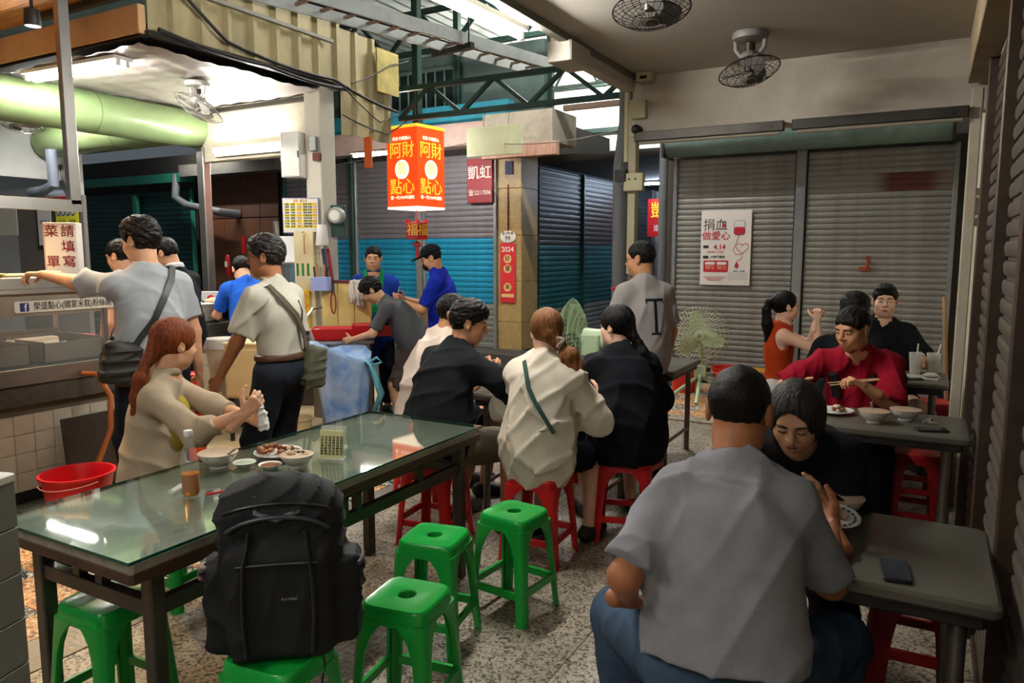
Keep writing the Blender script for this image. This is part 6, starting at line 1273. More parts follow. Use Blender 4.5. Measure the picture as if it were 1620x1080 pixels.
# tarpaulin bag
TB = empty('tarpaulin_bag', (-4.3, 4.72, 0), math.radians(40), 'blue and white woven tarpaulin draped over a bin before the sink', 'tarpaulin')
def tarp_mat():
    m = mat('woven_tarp', '#3f7ec4', .5, var=.9, vscale=4, col2='#b4c4d8', bump=.4, bscale=160); return m
b = MB(); N, Lv = 48, 15
for j in range(Lv):
    t = j / (Lv - 1); z = .08 + .76 * t; rx = .17 + .075 * t; ry = .14 + .06 * t
    for k in range(N):
        a = 2 * PI * k / N; fo = 1 + .07 * math.sin(5 * a + 3 * t) * (1.2 - t) + .04 * math.sin(9 * a - 4 * t) + .02 * math.sin(17 * a + 8 * t); top = .05 * math.sin(a * 2 + .6) * t
        b.v.append((rx * fo * math.cos(a) + .03 * (1 - t), ry * fo * math.sin(a), z + top - .09 * t * max(0, math.cos(a))))
b.f = [(j * N + k, j * N + (k + 1) % N, (j + 1) * N + (k + 1) % N, (j + 1) * N + k) for j in range(Lv - 1) for k in range(N)]; b.m = [0] * len(b.f)
for k in range(N): x, y, z = b.v[(Lv - 1) * N + k]; b.v.append((x * .88, y * .88, z - .06))
b.f += [((Lv - 1) * N + k, (Lv - 1) * N + (k + 1) % N, Lv * N + (k + 1) % N, Lv * N + k) for k in range(N)] + [tuple(range(Lv * N, Lv * N + N))]; b.m = [0] * len(b.f)
b.build('sheet', tarp_mat(), TB, 'all')
M_tk = mat('tarp_teal', '#5aa0b0', .5, var=.3, vscale=8, bump=.4, bscale=120)
MB().tube([(.2, -.08, .72), (.25, -.1, .68), (.29, -.1, .55), (.33, -.08, .42), (.27, -.08, .28), (.24, -.08, .2)], [.03, .045, .06, .07, .05, .015], 10, flat=.35).build('hanging_flap', M_tk, TB, True); MB().tube([(.24, -.1, .70), (.3, -.12, .74), (.34, -.12, .70), (.28, -.12, .68), (.25, -.1, .69)], .012, 8).build('knot', M_tk, TB, True)
# column, tools
def on_wall(name, label, cat, x, y, z): return empty(name, (x, y, z), math.radians(20), label, cat)
MP = on_wall('menu_board', 'printed yellow price board hung on the column', 'menu', -5.22, 5.24, 1.96)
MB().rbox((0, 0, 0), (.37, .012, .33), .006, 1).build('board', mat('menu_frame', '#8a86a8', .5), MP); MB().bx((-.175, -.009, -.155), (.175, -.0065, .155)).build('sheet', mat('menu_white', '#d2d0c6', .5), MP)
for rr_ in range(9):
    z = .105 - rr_ * .026
    if rr_ % 2 == 0: MB().bx((-.165, -.0105, z - .012), (.165, -.0092, z + .012)).build('row_band', mat('menu_band', '#dcd23a', .5), MP)
    for cx in (-.135, -.075, -.01, .05, .095, .145):
        t_ = text('lettering', random.choice('米糕肉羹湯麵飯') + random.choice('湯麵飯糕'), .021, M_pk if cx not in (-.01, .145) else mat('menu_orange', '#d88a3a', .5), MP, (cx, -.011, z), bold=.005)
text('lettering', '菜單  價目表', .026, mat('menu_orange', '#d88a3a'), MP, (0, -.011, .136), bold=.005)
r = on_wall('fuse_cabinet', 'white metal fuse cabinet on the left of the column', 'cabinet', -5.33, 5.28, 2.53); MB().rbox((0, 0, 0), (.2, .13, .42), .008, 1).build('body', M_white, r); MB().rbox((0, -.07, 0), (.18, .01, .4), .004, 1).build('door', M_white, r); MB().box((.08, -.078, 0), (.01, .008, .06)).build('catch', M_black, r)
r = on_wall('switch_box', 'small grey isolator box high on the column', 'switch box', -5.08, 5.29, 2.62); MB().rbox((0, 0, 0), (.07, .06, .13), .006, 1).build('box', mat('iso_grey', '#8d9290', .4, .4), r); MB().rbox((.03, 0, -.12), (.08, .03, .07), .004, 1).build('plate', mat('rust_brown', '#5a2a18', .7), r)
r = on_wall('electric_meter', 'round glass electric meter on a dark green board', 'meter', -4.93, 5.42, 1.94); MB().rbox((0, .03, -.03), (.14, .05, .3), .01, 1).build('board', M_green_steel, r); MB().tube([(0, 0, .02), (0, -.05, .02), (0, -.07, .02)], [.082, .08, .07], 24).build('dial', mat('meter_glass', '#a8aaa6', .15, .3), r, True); MB().cyl((0, -.071, .02), (0, -.073, .02), .05, n=20).build('face', mat('dial_face', '#d5d3c8', .4), r)
r = on_wall('tool_board', 'cream board with hanging kitchen tools on the column', 'board', -5.2, 5.25, 1.34); MB().rbox((0, 0, 0), (.2, .03, .95), .006, 1).build('board', mat('cream_board', '#d6c9a0', .6, var=.08, grime=.3, gcol='#8a6a3a'), r)
for i in range(3):
    k = on_wall('knife', ('left', 'middle', 'right')[i] + ' green handled knife hanging on the cream board', 'knife', -5.26 + i * .05, 5.215 + i * .018, 1.52); k['group'] = 'green handled knives'; MB().rbox((0, 0, -.07), (.024, .018, .12), .008, 2).build('handle', mat('knife_green', '#1c7a34', .45), k, True); MB().rbox((0, 0, .04), (.022, .003, .11), .002, 1).build('blade', M_steel, k)
k = on_wall('ladle', 'wooden handled ladle hanging above the knives', 'ladle', -5.17, 5.22, 1.72); MB().tube([(0, 0, .06), (0, 0, -.12)], .007, 8).build('handle', M_wood, k); MB().tube([(.02, 0, .06), (0, -.01, .09), (-.02, 0, .07)], .004, 6).build('hook', M_steel, k)
r = on_wall('wire_rack', 'cream wire rack on the side of the column', 'rack', -5.02, 5.28, 1.58); b = MB()
for i in range(5): b.tube([(-.07 + i * .035, 0, -.1), (-.07 + i * .035, 0, .1)], .003, 5); b.tube([(-.07, 0, -.1 + i * .05), (.07, 0, -.1 + i * .05)], .003, 5)
b.build('wires', mat('wire_cream', '#c9be88', .5), r)
for i, (x, c_, l) in enumerate(((-4.97, '#27304f', 'dark blue handled cleaver beside the wire rack'), (-4.93, '#7a1c28', 'dark red handled knife beside the wire rack'))):
    k = on_wall('knife', l, 'knife', x, 5.28 + i * .02, 1.5); MB().rbox((0, 0, 0), (.035, .02, .3), .008, 2, rot=Matrix.Rotation(-.12, 3, 'Y')).build('handle', mat('kh' + c_, c_, .5), k); MB().rbox((.02, 0, -.2), (.04, .003, .12), .002, 1).build('blade', M_steel, k)
k = on_wall('plastic_cup', 'upturned white cup hung on the column', 'cup', -4.96, 5.24, 1.78); MB().lathe([(.06, -.1), (.062, -.095), (.045, .08), (.04, .09), (.001, .09)], 24).build('body', mat('cup_white', '#cfccc8', .5), k, True)
k = on_wall('utensil_basket', 'lilac plastic basket of utensils hung on the column', 'basket', -4.97, 5.22, 1.32); MB().rbox((0, 0, 0), (.17, .1, .13), .012, 2).build('basket', mat('lilac_plastic', '#8f9ccc', .5, bump=.6, bscale=50), k)
for i in range(5): MB().tube([(-.06 + i * .03, 0, .05), (-.07 + i * .035, 0, .16 + .02 * (i % 2))], .008, 6).build('utensil', (M_dsteel, M_wood, M_steel, M_wood, M_dsteel)[i], k)
k = on_wall('yellow_sign', 'yellow cleaning notice on the column foot', 'sign', -5.19, 5.22, 1.07); MB().rbox((0, 0, 0), (.11, .01, .38), .004, 1).build('board', mat('sign_yellow', '#d6a91c', .5), k); text('lettering', '小\n心', .08, mat('ink_red', '#a81c20'), k, (0, -.006, .08))
k = on_wall('yellow_partition', 'yellowed partition boards beside the column', 'partition', -4.8, 5.36, 1.08)
for i in range(3): MB().rbox((-.16 + i * .165, 0, 0), (.16, .02, .5), .004, 1).build('board', mat('yellowed_board', '#d2bd78', .6, var=.1, grime=.35, gcol='#7a5a2a'), k)
MB().rbox((0, 0, .26), (.54, .05, .025), .004, 1).build('top_ledge', mat('maroon', '#5a1420', .5), k)
k = on_wall('towel', 'grey white towel draped over the yellow partition', 'towel', -4.66, 5.36, 1.26); S_ = Sdf(); S_.box((0, 0, 0), (.075, .03, .1), .03, k=.01); S_.box((.03, 0, -.06), (.035, .025, .1), .025, k=.02); S_.box((-.04, 0, -.04), (.03, .025, .09), .02, k=.02); link('cloth', np_mesh('cloth', [S_.polys(.006, folds(3, .014, .05, (1, 1, .2)))], mat('towel_cloth', '#c4bdb0', .9, bump=.5, bscale=200)), k)
k = on_wall('tap', 'chrome wall tap with a white ball handle', 'tap', -5.02, 5.16, 1.07); MB().tube([(.06, .05, .03), (0, -.02, .02), (-.03, -.06, -.04), (-.04, -.07, -.1)], .013, 8).build('spout', M_steel, k, True); MB().sphere((-.045, -.075, -.13), .028, 12, 8).build('ball', M_white, k, True)
k = on_wall('red_cable_coil', 'red cable coil hanging on the yellow partition', 'cable', -4.9, 5.3, 1.14); MB().tube([(.025 * math.cos(t), 0, .1 * math.sin(t)) for t in np.linspace(0, 2 * PI, 20)[:-1]], .006, 6, closed=True).build('coil', mat('cable_red', '#8e2a1c', .5), k)
r = empty('brush_mug', (-4.95, 4.92, .83), 0, 'lilac mug holding a brush on the sink rim', 'mug'); MB().lathe([(.04, 0), (.045, .12), (.042, .12), (.001, .01)], 20).build('mug', mat('mug_lilac', '#a9a4b4', .5), r, True); MB().sphere((0, 0, .14), (.03, .02, .05), 12, 8).build('brush', mat('brush_grey', '#b8b8bc', .5), r, True)
thing(MB().rbox((-4.86, 5.0, .87), (.08, .06, .1), .006, 1).build('soap_box', M_white), 'small white box beside the lilac mug', 'box')
# glass food case behind the beige polo man
GC = empty('glass_food_case', (-5.98, 5.8, 0), .5, 'glass food cabinet with trays behind the man in the beige polo', 'display case')
MB().rbox((0, 0, .5), (.75, .5, 1.0), .01, 1).build('base', mat('dark_steel_top', '#57534e'), GC); MB().rbox((0, 0, 1.12), (.7, .45, .03), .006, 1).build('shelf', M_steel, GC); MB().rbox((0, 0, 1.5), (.7, .45, .03), .006, 1).build('shelf', M_steel, GC)
for x in (-.34, .34):
    for y in (-.21, .21): MB().rbox((x, y, 1.3), (.025, .025, .4), .004, 1).build('corner_post', M_steel, GC)
MB().bx((-.34, -.215, 1.14), (.34, -.212, 1.48)).build('pane', mat('case_glass', '#dfe8e2'), GC); MB().rbox((-.08, .1, 1.64), (.3, .03, .3), .006, 1, rot=Matrix.Rotation(-.3, 3, 'X')).build('lid', mat('lid_white', '#c4c4c0', .5), GC)
for i in range(3): MB().rbox((-.2 + i * .2, 0, 1.17), (.17, .3, .06), .01, 1).build('tray', M_tin, GC)
r = empty('food_tray_content', (-5.95, 5.75, 1.22), 0, 'pale cuts of meat inside the glass food cabinet', 'meat'); lump(r, 0, 0, 0, .15, 7, [M_pale, M_fry], 51, .5, 'meat_piece')
thing(MB().rbox((-5.27, 5.42, 1.35), (.09, .06, .42), .01, 2).build('blue_apron', mat('apron_blue', '#1a2a78', .7)), 'dark blue apron hanging left of the column', 'apron')
r = empty('food_basin', (-5.45, 5.72, 1.0), 0, 'steel basin of orange fried food left of the column', 'basin'); MB().lathe([(.1, -1.0), (.1, 0), (.15, .05), (.145, .05), (.09, .01), (.001, .01)], 24).build('basin', M_steel, r, True); lump(r, 0, 0, .05, .1, 8, [mat('orange_food', '#b8701c', .5, var=.3, vscale=30)], 61, .6)
# across the lane
EX = empty('fire_extinguisher', (-10.88, 9.12, 1.2), 0, 'red fire extinguisher on the boarded shop front', 'extinguisher'); MB().lathe([(.05, 0), (.055, .01), (.055, .3), (.03, .36), (.015, .37)], 20).build('cylinder', mat('ext_red', '#a8181c', .35), EX, True); MB().rbox((0, -.054, .2), (.06, .006, .1), .004, 1).build('label_plate', M_tw, EX); MB().tube([(0, 0, .37), (.05, 0, .42), (.08, 0, .3), (.08, 0, .1)], .01, 6).build('hose', M_black, EX, True); MB().rbox((0, .08, .2), (.06, .1, .04), .004, 1).build('bracket', M_dsteel, EX)
thing(MB().rbox((-10.6, 9.228, 1.74), (.09, .012, .3), .002, 1).build('red_strip_notice', M_rplast), 'narrow red notice beside the fire extinguisher', 'notice')
thing(MB().tube([(-12.0, 9.0, 3.0), (-12.0, 8.95, 2.6), (-11.7, 8.95, 2.45), (-10.8, 8.95, 2.3), (-10.7, 9.25, 2.28)], .07, 12).build('vent_pipe', mat('grey_pvc', '#5d6063'), None, True), 'bent grey vent pipe before the boarded shop front', 'pipe')
thing(MB().tube([(-9.0, 5.1, 2.8), (-9.0, 5.1, 2.4), (-9.25, 5.1, 2.33), (-9.48, 5.1, 2.33), (-9.48, 5.5, 2.33)], .06, 12).build('vent_pipe', mat('blue_grey_pvc', '#7a8494', .5), None, True), 'bent blue grey pipe below the shorter green drum', 'pipe')
thing(MB().rbox((-4.94, 5.9, 2.6), (.1, .02, .3), .006, 1).build('orange_sign', mat('orange_sign', '#d8642a', .6)), 'small orange hanging sign left of the lantern', 'sign')
for i, (x, y, h, m_, l) in enumerate(((-4.62, 6.0, .22, mat('jug_white', '#c9c9c4', .5), 'white plastic jug behind the bending woman'), (-4.45, 6.05, .25, mat('jar_tan', '#b09878', .4), 'tan food container behind the bending woman'))):
    r = empty('food_container', (x, y, .8), 0, l, 'container'); MB().rbox((0, 0, h / 2), (.14, .12, h), .02, 3).build('body', m_, r, True); MB().rbox((0, 0, h + .012), (.15, .13, .025), .02, 3).build('lid', M_white, r, True)
r = empty('prep_table', (-4.55, 6.05, 0), math.radians(30), 'steel prep table behind the bending woman', 'table'); MB().rbox((0, 0, .78), (.7, .4, .04), .01, 1).build('top', M_steel, r)
for x in (-.3, .3):
    for y in (-.15, .15): MB().cyl((x, y, 0), (x, y, .77), .018, n=8).build('leg', M_steel, r)
for i, (x, y, l) in enumerate(((-5.3, 4.15, 'cream plastic pail under the cabinet'),)): bucket(l, x + .75, y + .3, .12, .24, mat('pail_cream', '#b9a77e', .5), False)
# ================================================================ people
def W2L(loc, hd, p):
    dx, dy = p[0] - loc[0], p[1] - loc[1]; c, s = math.cos(-hd), math.sin(-hd); return (c * dx - s * dy, s * dx + c * dy, p[2])
D = math.radians
HK = hairmat('black', '#060505', '#120f0e'); HB = hairmat('brown_black', '#0c0807', '#1c1410'); HR = hairmat('auburn', '#3a140c', '#8a4420'); HW = hairmat('chestnut', '#3d2012', '#8a5a30'); HG = hairmat('greying', '#0a0909', '#353232')
def navy(n='navy', c='#14171f'): return cloth(n, c)
# 1 man at the counter
L1 = (-3.95, 2.74, 0); h1 = D(72)
A1 = person('tall man in a light blue shirt with a black sling bag reaching for the counter', L1, h1, 1.80, head=(D(30), D(-8), 0), skin='mid', handL=W2L(L1, h1, (-4.72, 2.47, 1.50)), poleL=(-.3, -.3, -1), dirL=W2L((0, 0, 0), h1, (-.8, -.5, .05)), palmL=(0, 0, -1), curlL=.9,
    handR=(.27, .02, .86), poleR=(.8, -.5, 0), fat=.0, top=dict(mat=cloth('light_blue', '#a3a8ad'), label='light blue grey collared short sleeved shirt', collar=1, sleeve=.72, loose=.015, hem=-.12, g=.016, amp=.018, wl=.12, res=.009, sr=.022),
    bottom=dict(mat=navy('dark_jean', '#171b26'), label='dark blue trousers', g=.022), hair=dict(kind='short', mat=HB, label='short wavy black hair', g=.018, curly=1, amp=.006, low=.01), res=.011)
glasses(A1, mat('glasses_dark', '#1a1a1a', .4))
def sling(I, pts, width, m, bagc, bagr, bagm, nm='sling_bag'):
    ribbon(I, pts, width, m, 'bag_strap', .016)
    S_ = Sdf(); S_.box(bagc, bagr, .04, rot_frame(.0, 0, .25), .02); link('bag', np_mesh('bag', [S_.polys(.008, folds(9, .012, .1))], bagm), I['root'])
Mbag = mat('bag_black', '#15130f', .6, var=.3, vscale=12, bump=.4, bscale=120)
sling(A1, [(.10, .10, 1.46), (.12, 0, 1.50), (.10, -.10, 1.46), (.04, -.18, 1.36), (-.03, -.2, 1.24), (-.12, -.2, 1.15), (-.18, -.18, 1.08)], .035, M_black, (-.21, -.12, 1.0), (.10, .06, .12), Mbag)
# 2 two men behind him
A2 = person('man in a white collared shirt half hidden behind the tall customer', (-5.40, 3.58, 0), D(100), 1.70, head=(D(10), D(-15), 0), skin='mid', top=dict(mat=cloth('white_shirt', '#cfd2d6'), label='white collared shirt', collar=1), bottom=dict(mat=navy(), label='dark trousers'), hair=dict(kind='short', mat=HK, label='black hair', g=.014), res=.013)
A2b = person('cook in a black shirt with a white collar looking down', (-5.52, 4.15, 0), D(105), 1.74, lean=(0, .14), head=(D(8), D(-28), 0), skin='mid', handL=(-.2, .34, 1.05), handR=(.2, .34, 1.05), top=dict(mat=cloth('black_shirt', '#15171b'), label='black short sleeved shirt', collar=0, sleeve=.75, loose=.02), bottom=dict(mat=navy(), label='dark trousers'), hair=dict(kind='short', mat=HK, label='short black hair', g=.014), res=.012)
_t = Sdf(); _t.torus(A2b['N'] + A2b['u'] * .035, A2b['u'], .062, .016, flat=.5); link('collar', np_mesh('collar', [_t.polys(.005)], cloth('white_shirt', '#cfd2d6')), A2b['root'])
# 3 woman at the glass table
L3 = (-3.10, 2.12, 0); h3 = D(-48)
A3 = person('woman with an auburn ponytail in a beige blouse at the glass table', L3, h3, 1.62, pel=(0, 0, .56), lean=(0, .12), hunch=.02, head=(D(40), D(-8), 0), skin='mid', handR=W2L(L3, h3, (-2.53, 2.17, .93)), poleR=(.5, 0, -1), dirR=W2L((0, 0, 0), h3, (.5, .3, .6)), palmR=(-1, 0, .2), curlR=1.1, handL=W2L(L3, h3, (-2.58, 2.34, .84)), poleL=(-.6, 0, -1), curlL=.8,
    footR=(.12, .36, .085), footL=(-.12, .34, .085), shw=.158, top=dict(mat=cloth('beige_blouse', '#a3937d'), label='beige blouse with rolled sleeves', collar=1, sleeve=1.45, loose=.008, hem=-.13, g=.016, amp=.018, wl=.11, sr=.016, res=.0085), bottom=dict(mat=cloth('beige_skirt', '#8d7d68'), label='beige trousers', len=1.9), hair=dict(kind='back', mat=HR, label='long auburn hair tied low', g=.016, amp=.004, locks=[[(0, -.085, -.02, .05), (0, -.115, -.07, .03), (-.0, -.135, -.10, .022), (0.0, -.15, -.17, .036), (0.0, -.15, -.26, .04), (.0, -.145, -.33, .034), (0, -.14, -.385, .012)]]), res=.01)
MB().tube([A3['hp'](.02 * math.cos(t), -.12 + .0, -.085 + .026 * math.sin(t)) for t in np.linspace(0, 2 * PI, 16)[:-1]], .009, 8, closed=True).build('hair_tie', M_black, A3['root'], True)
_t = Sdf(); _t.ell(A3['P'] + A3['u'] * .26 + A3['f'] * .075, (.115, .075, .15), A3['FT'], .02); link('camisole', np_mesh('camisole', [_t.polys(.008)], cloth('mustard', '#9a8a34')), A3['root'])
S_ = Sdf(); wp = A3['wrR']; S_.cone(V(wp) + V(.0, .06, .08), V(wp) + V(0, .075, -.05), .006, .026, .01); link('napkin', np_mesh('napkin', [S_.polys(.004, folds(4, .01, .03))], mat('napkin_white', '#cfcdc8', .8)), A3['root'])
# 4 man with the olive satchel
L4 = (-3.37, 3.18, 0); h4 = D(98)
A4 = person('older man in a pale beige polo shirt with an olive satchel', L4, h4, 1.70, lean=(0, .05), hunch=.02, head=(D(22), D(-4), 0), skin='dark', handL=(-.24, .26, .88), poleL=(-.4, -1, 0), curlL=.8, handR=(.24, .1, .8), fat=.01,
    top=dict(mat=cloth('pale_beige', '#b3b0a2'), label='pale beige polo shirt tucked in', collar=1, sleeve=.8, g=.016, hem=.075, amp=.018, wl=.12, sr=.024, res=.0088), bottom=dict(mat=navy('slacks', '#1b2028'), label='dark slacks with a brown belt', belt=mat('belt_brown', '#4a3020', .5), g=.02), hair=dict(kind='short', mat=hairmat('salt_black', '#100d0c', '#2e2a28'), label='wavy greying black hair', curly=1, amp=.006, g=.018), res=.011)
glasses(A4, mat('glasses_wire', '#4a4642', .3, .5))
sling(A4, [(-.12, .09, 1.36), (-.13, -.02, 1.41), (-.10, -.12, 1.36), (-.03, -.17, 1.25), (.04, -.18, 1.14), (.1, -.17, 1.05), (.14, -.15, 1.0)], .035, mat('strap_olive', '#4a4030', .8, bump=.4, bscale=200), (.14, -.13, .92), (.09, .05, .13), mat('satchel_olive', '#3f3f2c', .8, var=.15, bump=.5, bscale=250))
MB().tube([A4['T'].snap(p, .004) for p in ((.05, -.16, 1.36), (.06, -.2, 1.28), (.04, -.2, 1.2), (.07, -.2, 1.1))], .004, 6).build('cord', M_black, A4['root'], True)
# 5 bending worker
A5 = person('worker in a bright blue shirt bending over the cooking counter', (-5.45, 4.80, 0), D(62), 1.68, pel=(0, -.05, .88), lean=(0, .5), head=(0, D(-40), 0), skin='mid', handL=(-.2, .5, .98), handR=(.2, .5, .98), top=dict(mat=cloth('bright_blue', '#1f56b8'), label='bright blue work shirt', loose=.03, sleeve=.75, amp=.016), bottom=dict(mat=cloth('pale_jeans', '#8d93a8'), label='pale grey blue trousers'), hair=dict(kind='short', mat=HK, label='black hair'), res=.012)
# 6 vendor with green apron
L6 = (-4.80, 5.78, 0)
A6 = person('vendor in a blue polo with a green apron looking at the camera', L6, D(180 + 38), 1.66, head=(D(-4), D(-3), 0), skin='mid', handL=(-.22, .14, .92), handR=(.22, .14, .92), fat=.01, top=dict(mat=cloth('royal_blue', '#1d3f9e'), label='royal blue polo shirt', collar=1, sleeve=.75, loose=.01), bottom=dict(mat=navy(), label='dark trousers'), hair=dict(kind='short', mat=HK, label='short black hair', g=.008, brow=.07, amp=.006), res=.011, hres=.0042)
_T = A6['T']; ribbon(A6, [(-.07, .02, 1.44), (-.08, .11, 1.38), (-.07, .14, 1.3), (-.05, .14, 1.22), (-.03, .14, 1.15)], .05, cloth('apron_green', '#1f8a4a'), 'apron_strap', .006); ribbon(A6, [(.09, .02, 1.44), (.09, .11, 1.38), (.08, .14, 1.3), (.06, .14, 1.22), (.03, .14, 1.15)], .05, cloth('apron_green', '#1f8a4a'), 'apron_strap', .006)
_t = Sdf(); _t.ell(A6['P'] + A6['u'] * .15 + V(0, .06, 0), (.15, .1, .22), A6['FT'], .02); link('apron', np_mesh('apron', [_t.polys(.009)], cloth('apron_green', '#1f8a4a')), A6['root']); _t = Sdf(); _t.ell(A6['P'] + V(0, .05, -.1), (.19, .12, .3), A6['FT'], .02); link('apron_skirt', np_mesh('apron_skirt', [_t.polys(.012)], cloth('royal_blue', '#1d3f9e')), A6['root'])
# 7 woman washing up
L7 = (-4.02, 5.28, 0)
A7 = person('elderly woman in a dark grey shirt bending over the sink', L7, D(118), 1.50, pel=(0, -.05, .80), lean=(0, .56), hunch=.06, head=(D(5), D(-40), 0), skin='old', handL=(-.14, .46, .86), handR=(.12, .46, .87), poleL=(-.6, -.3, -.6), poleR=(.6, -.3, -.6), shw=.155, top=dict(mat=cloth('dark_grey', '#46474a'), label='dark grey short sleeved shirt', sleeve=.85, loose=.04, hem=-.13, amp=.014), bottom=dict(mat=mat('dotted_skirt', '#3c2f2e', .9, var=.5, vscale=90), label='dark brown patterned skirt', kind='skirt'), hair=dict(kind='short', mat=HK, label='short curly black hair', curly=1, amp=.007, g=.022, low=.03), res=.011)
MB().tube([A7['hp'](.088, .03, .03), A7['hp'](.092, .0, .035)], .012, 6).build('hair_clip', mat('clip_blue', '#1d3566', .4), A7['root'])
# 8 man with cap
L8 = (-4.0, 5.82, 0)
A8 = person('man in a cap and face mask writing on a pad, blue polo', L8, D(112), 1.68, lean=(0, .06), hunch=.02, head=(D(6), D(-24), 0), skin='tan', handL=(-.10, .36, 1.15), handR=(.04, .38, 1.17), poleL=(-.5, -.4, -1), poleR=(.5, -.4, -1), palmL=(.2, 0, 1), curlL=.5, curlR=1.0, top=dict(mat=cloth('cobalt', '#15299c'), label='cobalt blue polo shirt', collar=1, sleeve=.85, loose=.02, amp=.014), bottom=dict(mat=navy(), label='dark trousers'), hair=dict(kind='short', mat=HK, label='short black hair', g=.006), res=.011)
hp = A8['hp']; HF = A8['HF']; S_ = Sdf(); S_.ell(hp(0, -.012, .045), (.092, .108, .092), HF, .02); S_.plane(hp(0, 0, .05), -HF[2]); S_.ell(hp(0, .12, .055), (.075, .075, .010), HF, .015); link('cap', np_mesh('cap', [S_.polys(.005)], cloth('cap_black', '#14161b')), A8['root'])
S_ = Sdf(); S_.ell(hp(0, .055, -.05), (.06, .058, .052), HF, .02); link('face_mask', np_mesh('face_mask', [S_.polys(.005)], cloth('mask_black', '#17181c')), A8['root'])
NP = empty('note_pad', (0, 0, 0), D(112), 'dark order pad held by the man in the cap', 'note pad'); NP.location = Vector(L8) + Matrix.Rotation(D(112), 3, 'Z') @ Vector((-.06, .44, 1.17)); MB().rbox((0, 0, 0), (.11, .16, .012), .004, 1).build('pad', M_black, NP); MB().tube([(.08, .02, .02), (.06, -.02, .12)], .005, 6).build('pen', mat('pen_lime', '#a8c86a', .5), NP)
# 9-12 group at the centre table
L9 = (-2.85, 3.91, 0); h9 = D(-42)
A9 = person('man in a white T-shirt at the left of the centre table', L9, h9, 1.72, pel=(0, 0, .56), lean=(.0, .22), hunch=.04, head=(D(-22), D(-12), 0), skin='tan', handR=(.14, .42, .84), handL=(-.14, .44, .82), footR=(.13, .38, .085), footL=(-.13, .34, .085), top=dict(mat=cloth('cream_tee', '#cdbcae'), label='off white T-shirt', sleeve=.8, loose=.045, hem=-.13, g=.024, amp=.024, wl=.14, sr=.035), bottom=dict(mat=navy(), label='dark shorts', len=.95), hair=dict(kind='short', mat=HK, label='short black hair', g=.012, low=.005), res=.011)
L10 = (-2.36, 3.35, 0); h10 = D(-14)
A10 = person('man in a black T-shirt eating at the centre table', L10, h10, 1.74, pel=(0, 0, .56), lean=(.03, .26), hunch=.04, head=(D(-42), D(-14), 0), skin='tan', handR=W2L(L10, h10, (-1.95, 3.78, .85)), poleR=(1, -.3, -.4), handL=(-.14, .46, .84), curlR=1.1, footR=(.22, .34, .085), footL=(-.14, .3, .085), fat=.012, top=dict(mat=cloth('black_tee', '#14161a'), label='loose black T-shirt', sleeve=.95, loose=.04, hem=-.12, g=.026, sr=.045, amp=.02, wl=.14, res=.009), bottom=dict(mat=cloth('khaki_shorts', '#6b6656'), label='khaki shorts', len=.9, g=.03), hair=dict(kind='short', mat=HK, label='short curly black hair', curly=1, g=.016, amp=.006), res=.0105)
L11 = (-1.74, 3.41, 0); h11 = D(2)
A11 = person('woman in a loose white top with a chestnut ponytail', L11, h11, 1.62, pel=(0, 0, .56), lean=(0, .10), hunch=.03, head=(D(38), D(-8), 0), skin='fair', handR=(.2, .36, .82), handL=(-.2, .36, .82), poleR=(.5, -.6, -.8), poleL=(-.6, -.6, -.7), footR=(.16, .32, .085), footL=(-.14, .3, .085), shw=.165, top=dict(mat=cloth('white_top', '#cfc5b4'), label='loose white long top with elbow sleeves', sleeve=1.15, loose=.035, hem=-.17, g=.026, sr=.038, amp=.022, wl=.13, res=.009), bottom=dict(mat=navy(), label='dark shorts', len=.8), hair=dict(kind='back', mat=HW, label='chestnut hair in a low ponytail', g=.018, amp=.004, locks=[[(0, -.085, -.02, .05), (.03, -.105, -.06, .03), (.06, -.125, -.085, .028), (.09, -.135, -.14, .054), (.115, -.13, -.21, .062), (.12, -.115, -.27, .055), (.12, -.11, -.31, .026)]]), res=.0105)
MB().tube([A11['hp'](.045 + .012 * math.sin(t * 3), -.12 + .032 * math.cos(t), -.07 + .03 * math.sin(t)) for t in np.linspace(0, 2 * PI, 20)[:-1]], .016, 8, closed=True).build('scrunchie', mat('dotted_scrunchie', '#1d120d', .8, var=1.0, vscale=120, col2='#8a7a66'), A11['root'], True)
ribbon(A11, [(-.06, -.02, 1.04), (-.04, -.1, 1.02), (.0, -.2, .96), (.06, -.22, .88), (.12, -.2, .8), (.16, -.16, .72)], .022, mat('strap_teal', '#123a36', .6), 'bag_strap', .02)
L12 = (-1.45, 3.93, 0); h12 = D(40)
A12 = person('woman in black with a long black ponytail at the centre table', L12, h12, 1.62, pel=(0, 0, .56), lean=(-.02, .14), hunch=.04, head=(D(38), D(-4), 0), skin='fair', handL=(-.2, .4, .84), handR=(.18, .38, .82), poleL=(-.6, -.5, -.7), poleR=(.5, -.6, -.8), footR=(.16, .34, .085), footL=(-.14, .3, .085), fat=.02, shw=.165, top=dict(mat=cloth('black_top', '#111319'), label='loose black top', sleeve=1.1, loose=.05, hem=-.15, g=.026, sr=.045, amp=.022, wl=.14, res=.0095), bottom=dict(mat=navy(), label='black shorts', len=.9), hair=dict(kind='back', mat=HK, label='black hair in a long wavy ponytail', g=.016, amp=.005, locks=[[(0, -.085, -.02, .05), (0, -.115, -.06, .03), (0.01, -.14, -.10, .026), (.02, -.155, -.16, .042), (.03, -.165, -.23, .046), (.04, -.17, -.30, .036), (.05, -.17, -.35, .012)], [(.02, -.14, -.1, .02), (.05, -.15, -.2, .03), (.06, -.16, -.28, .016)]]), res=.0105, mouth=.004)
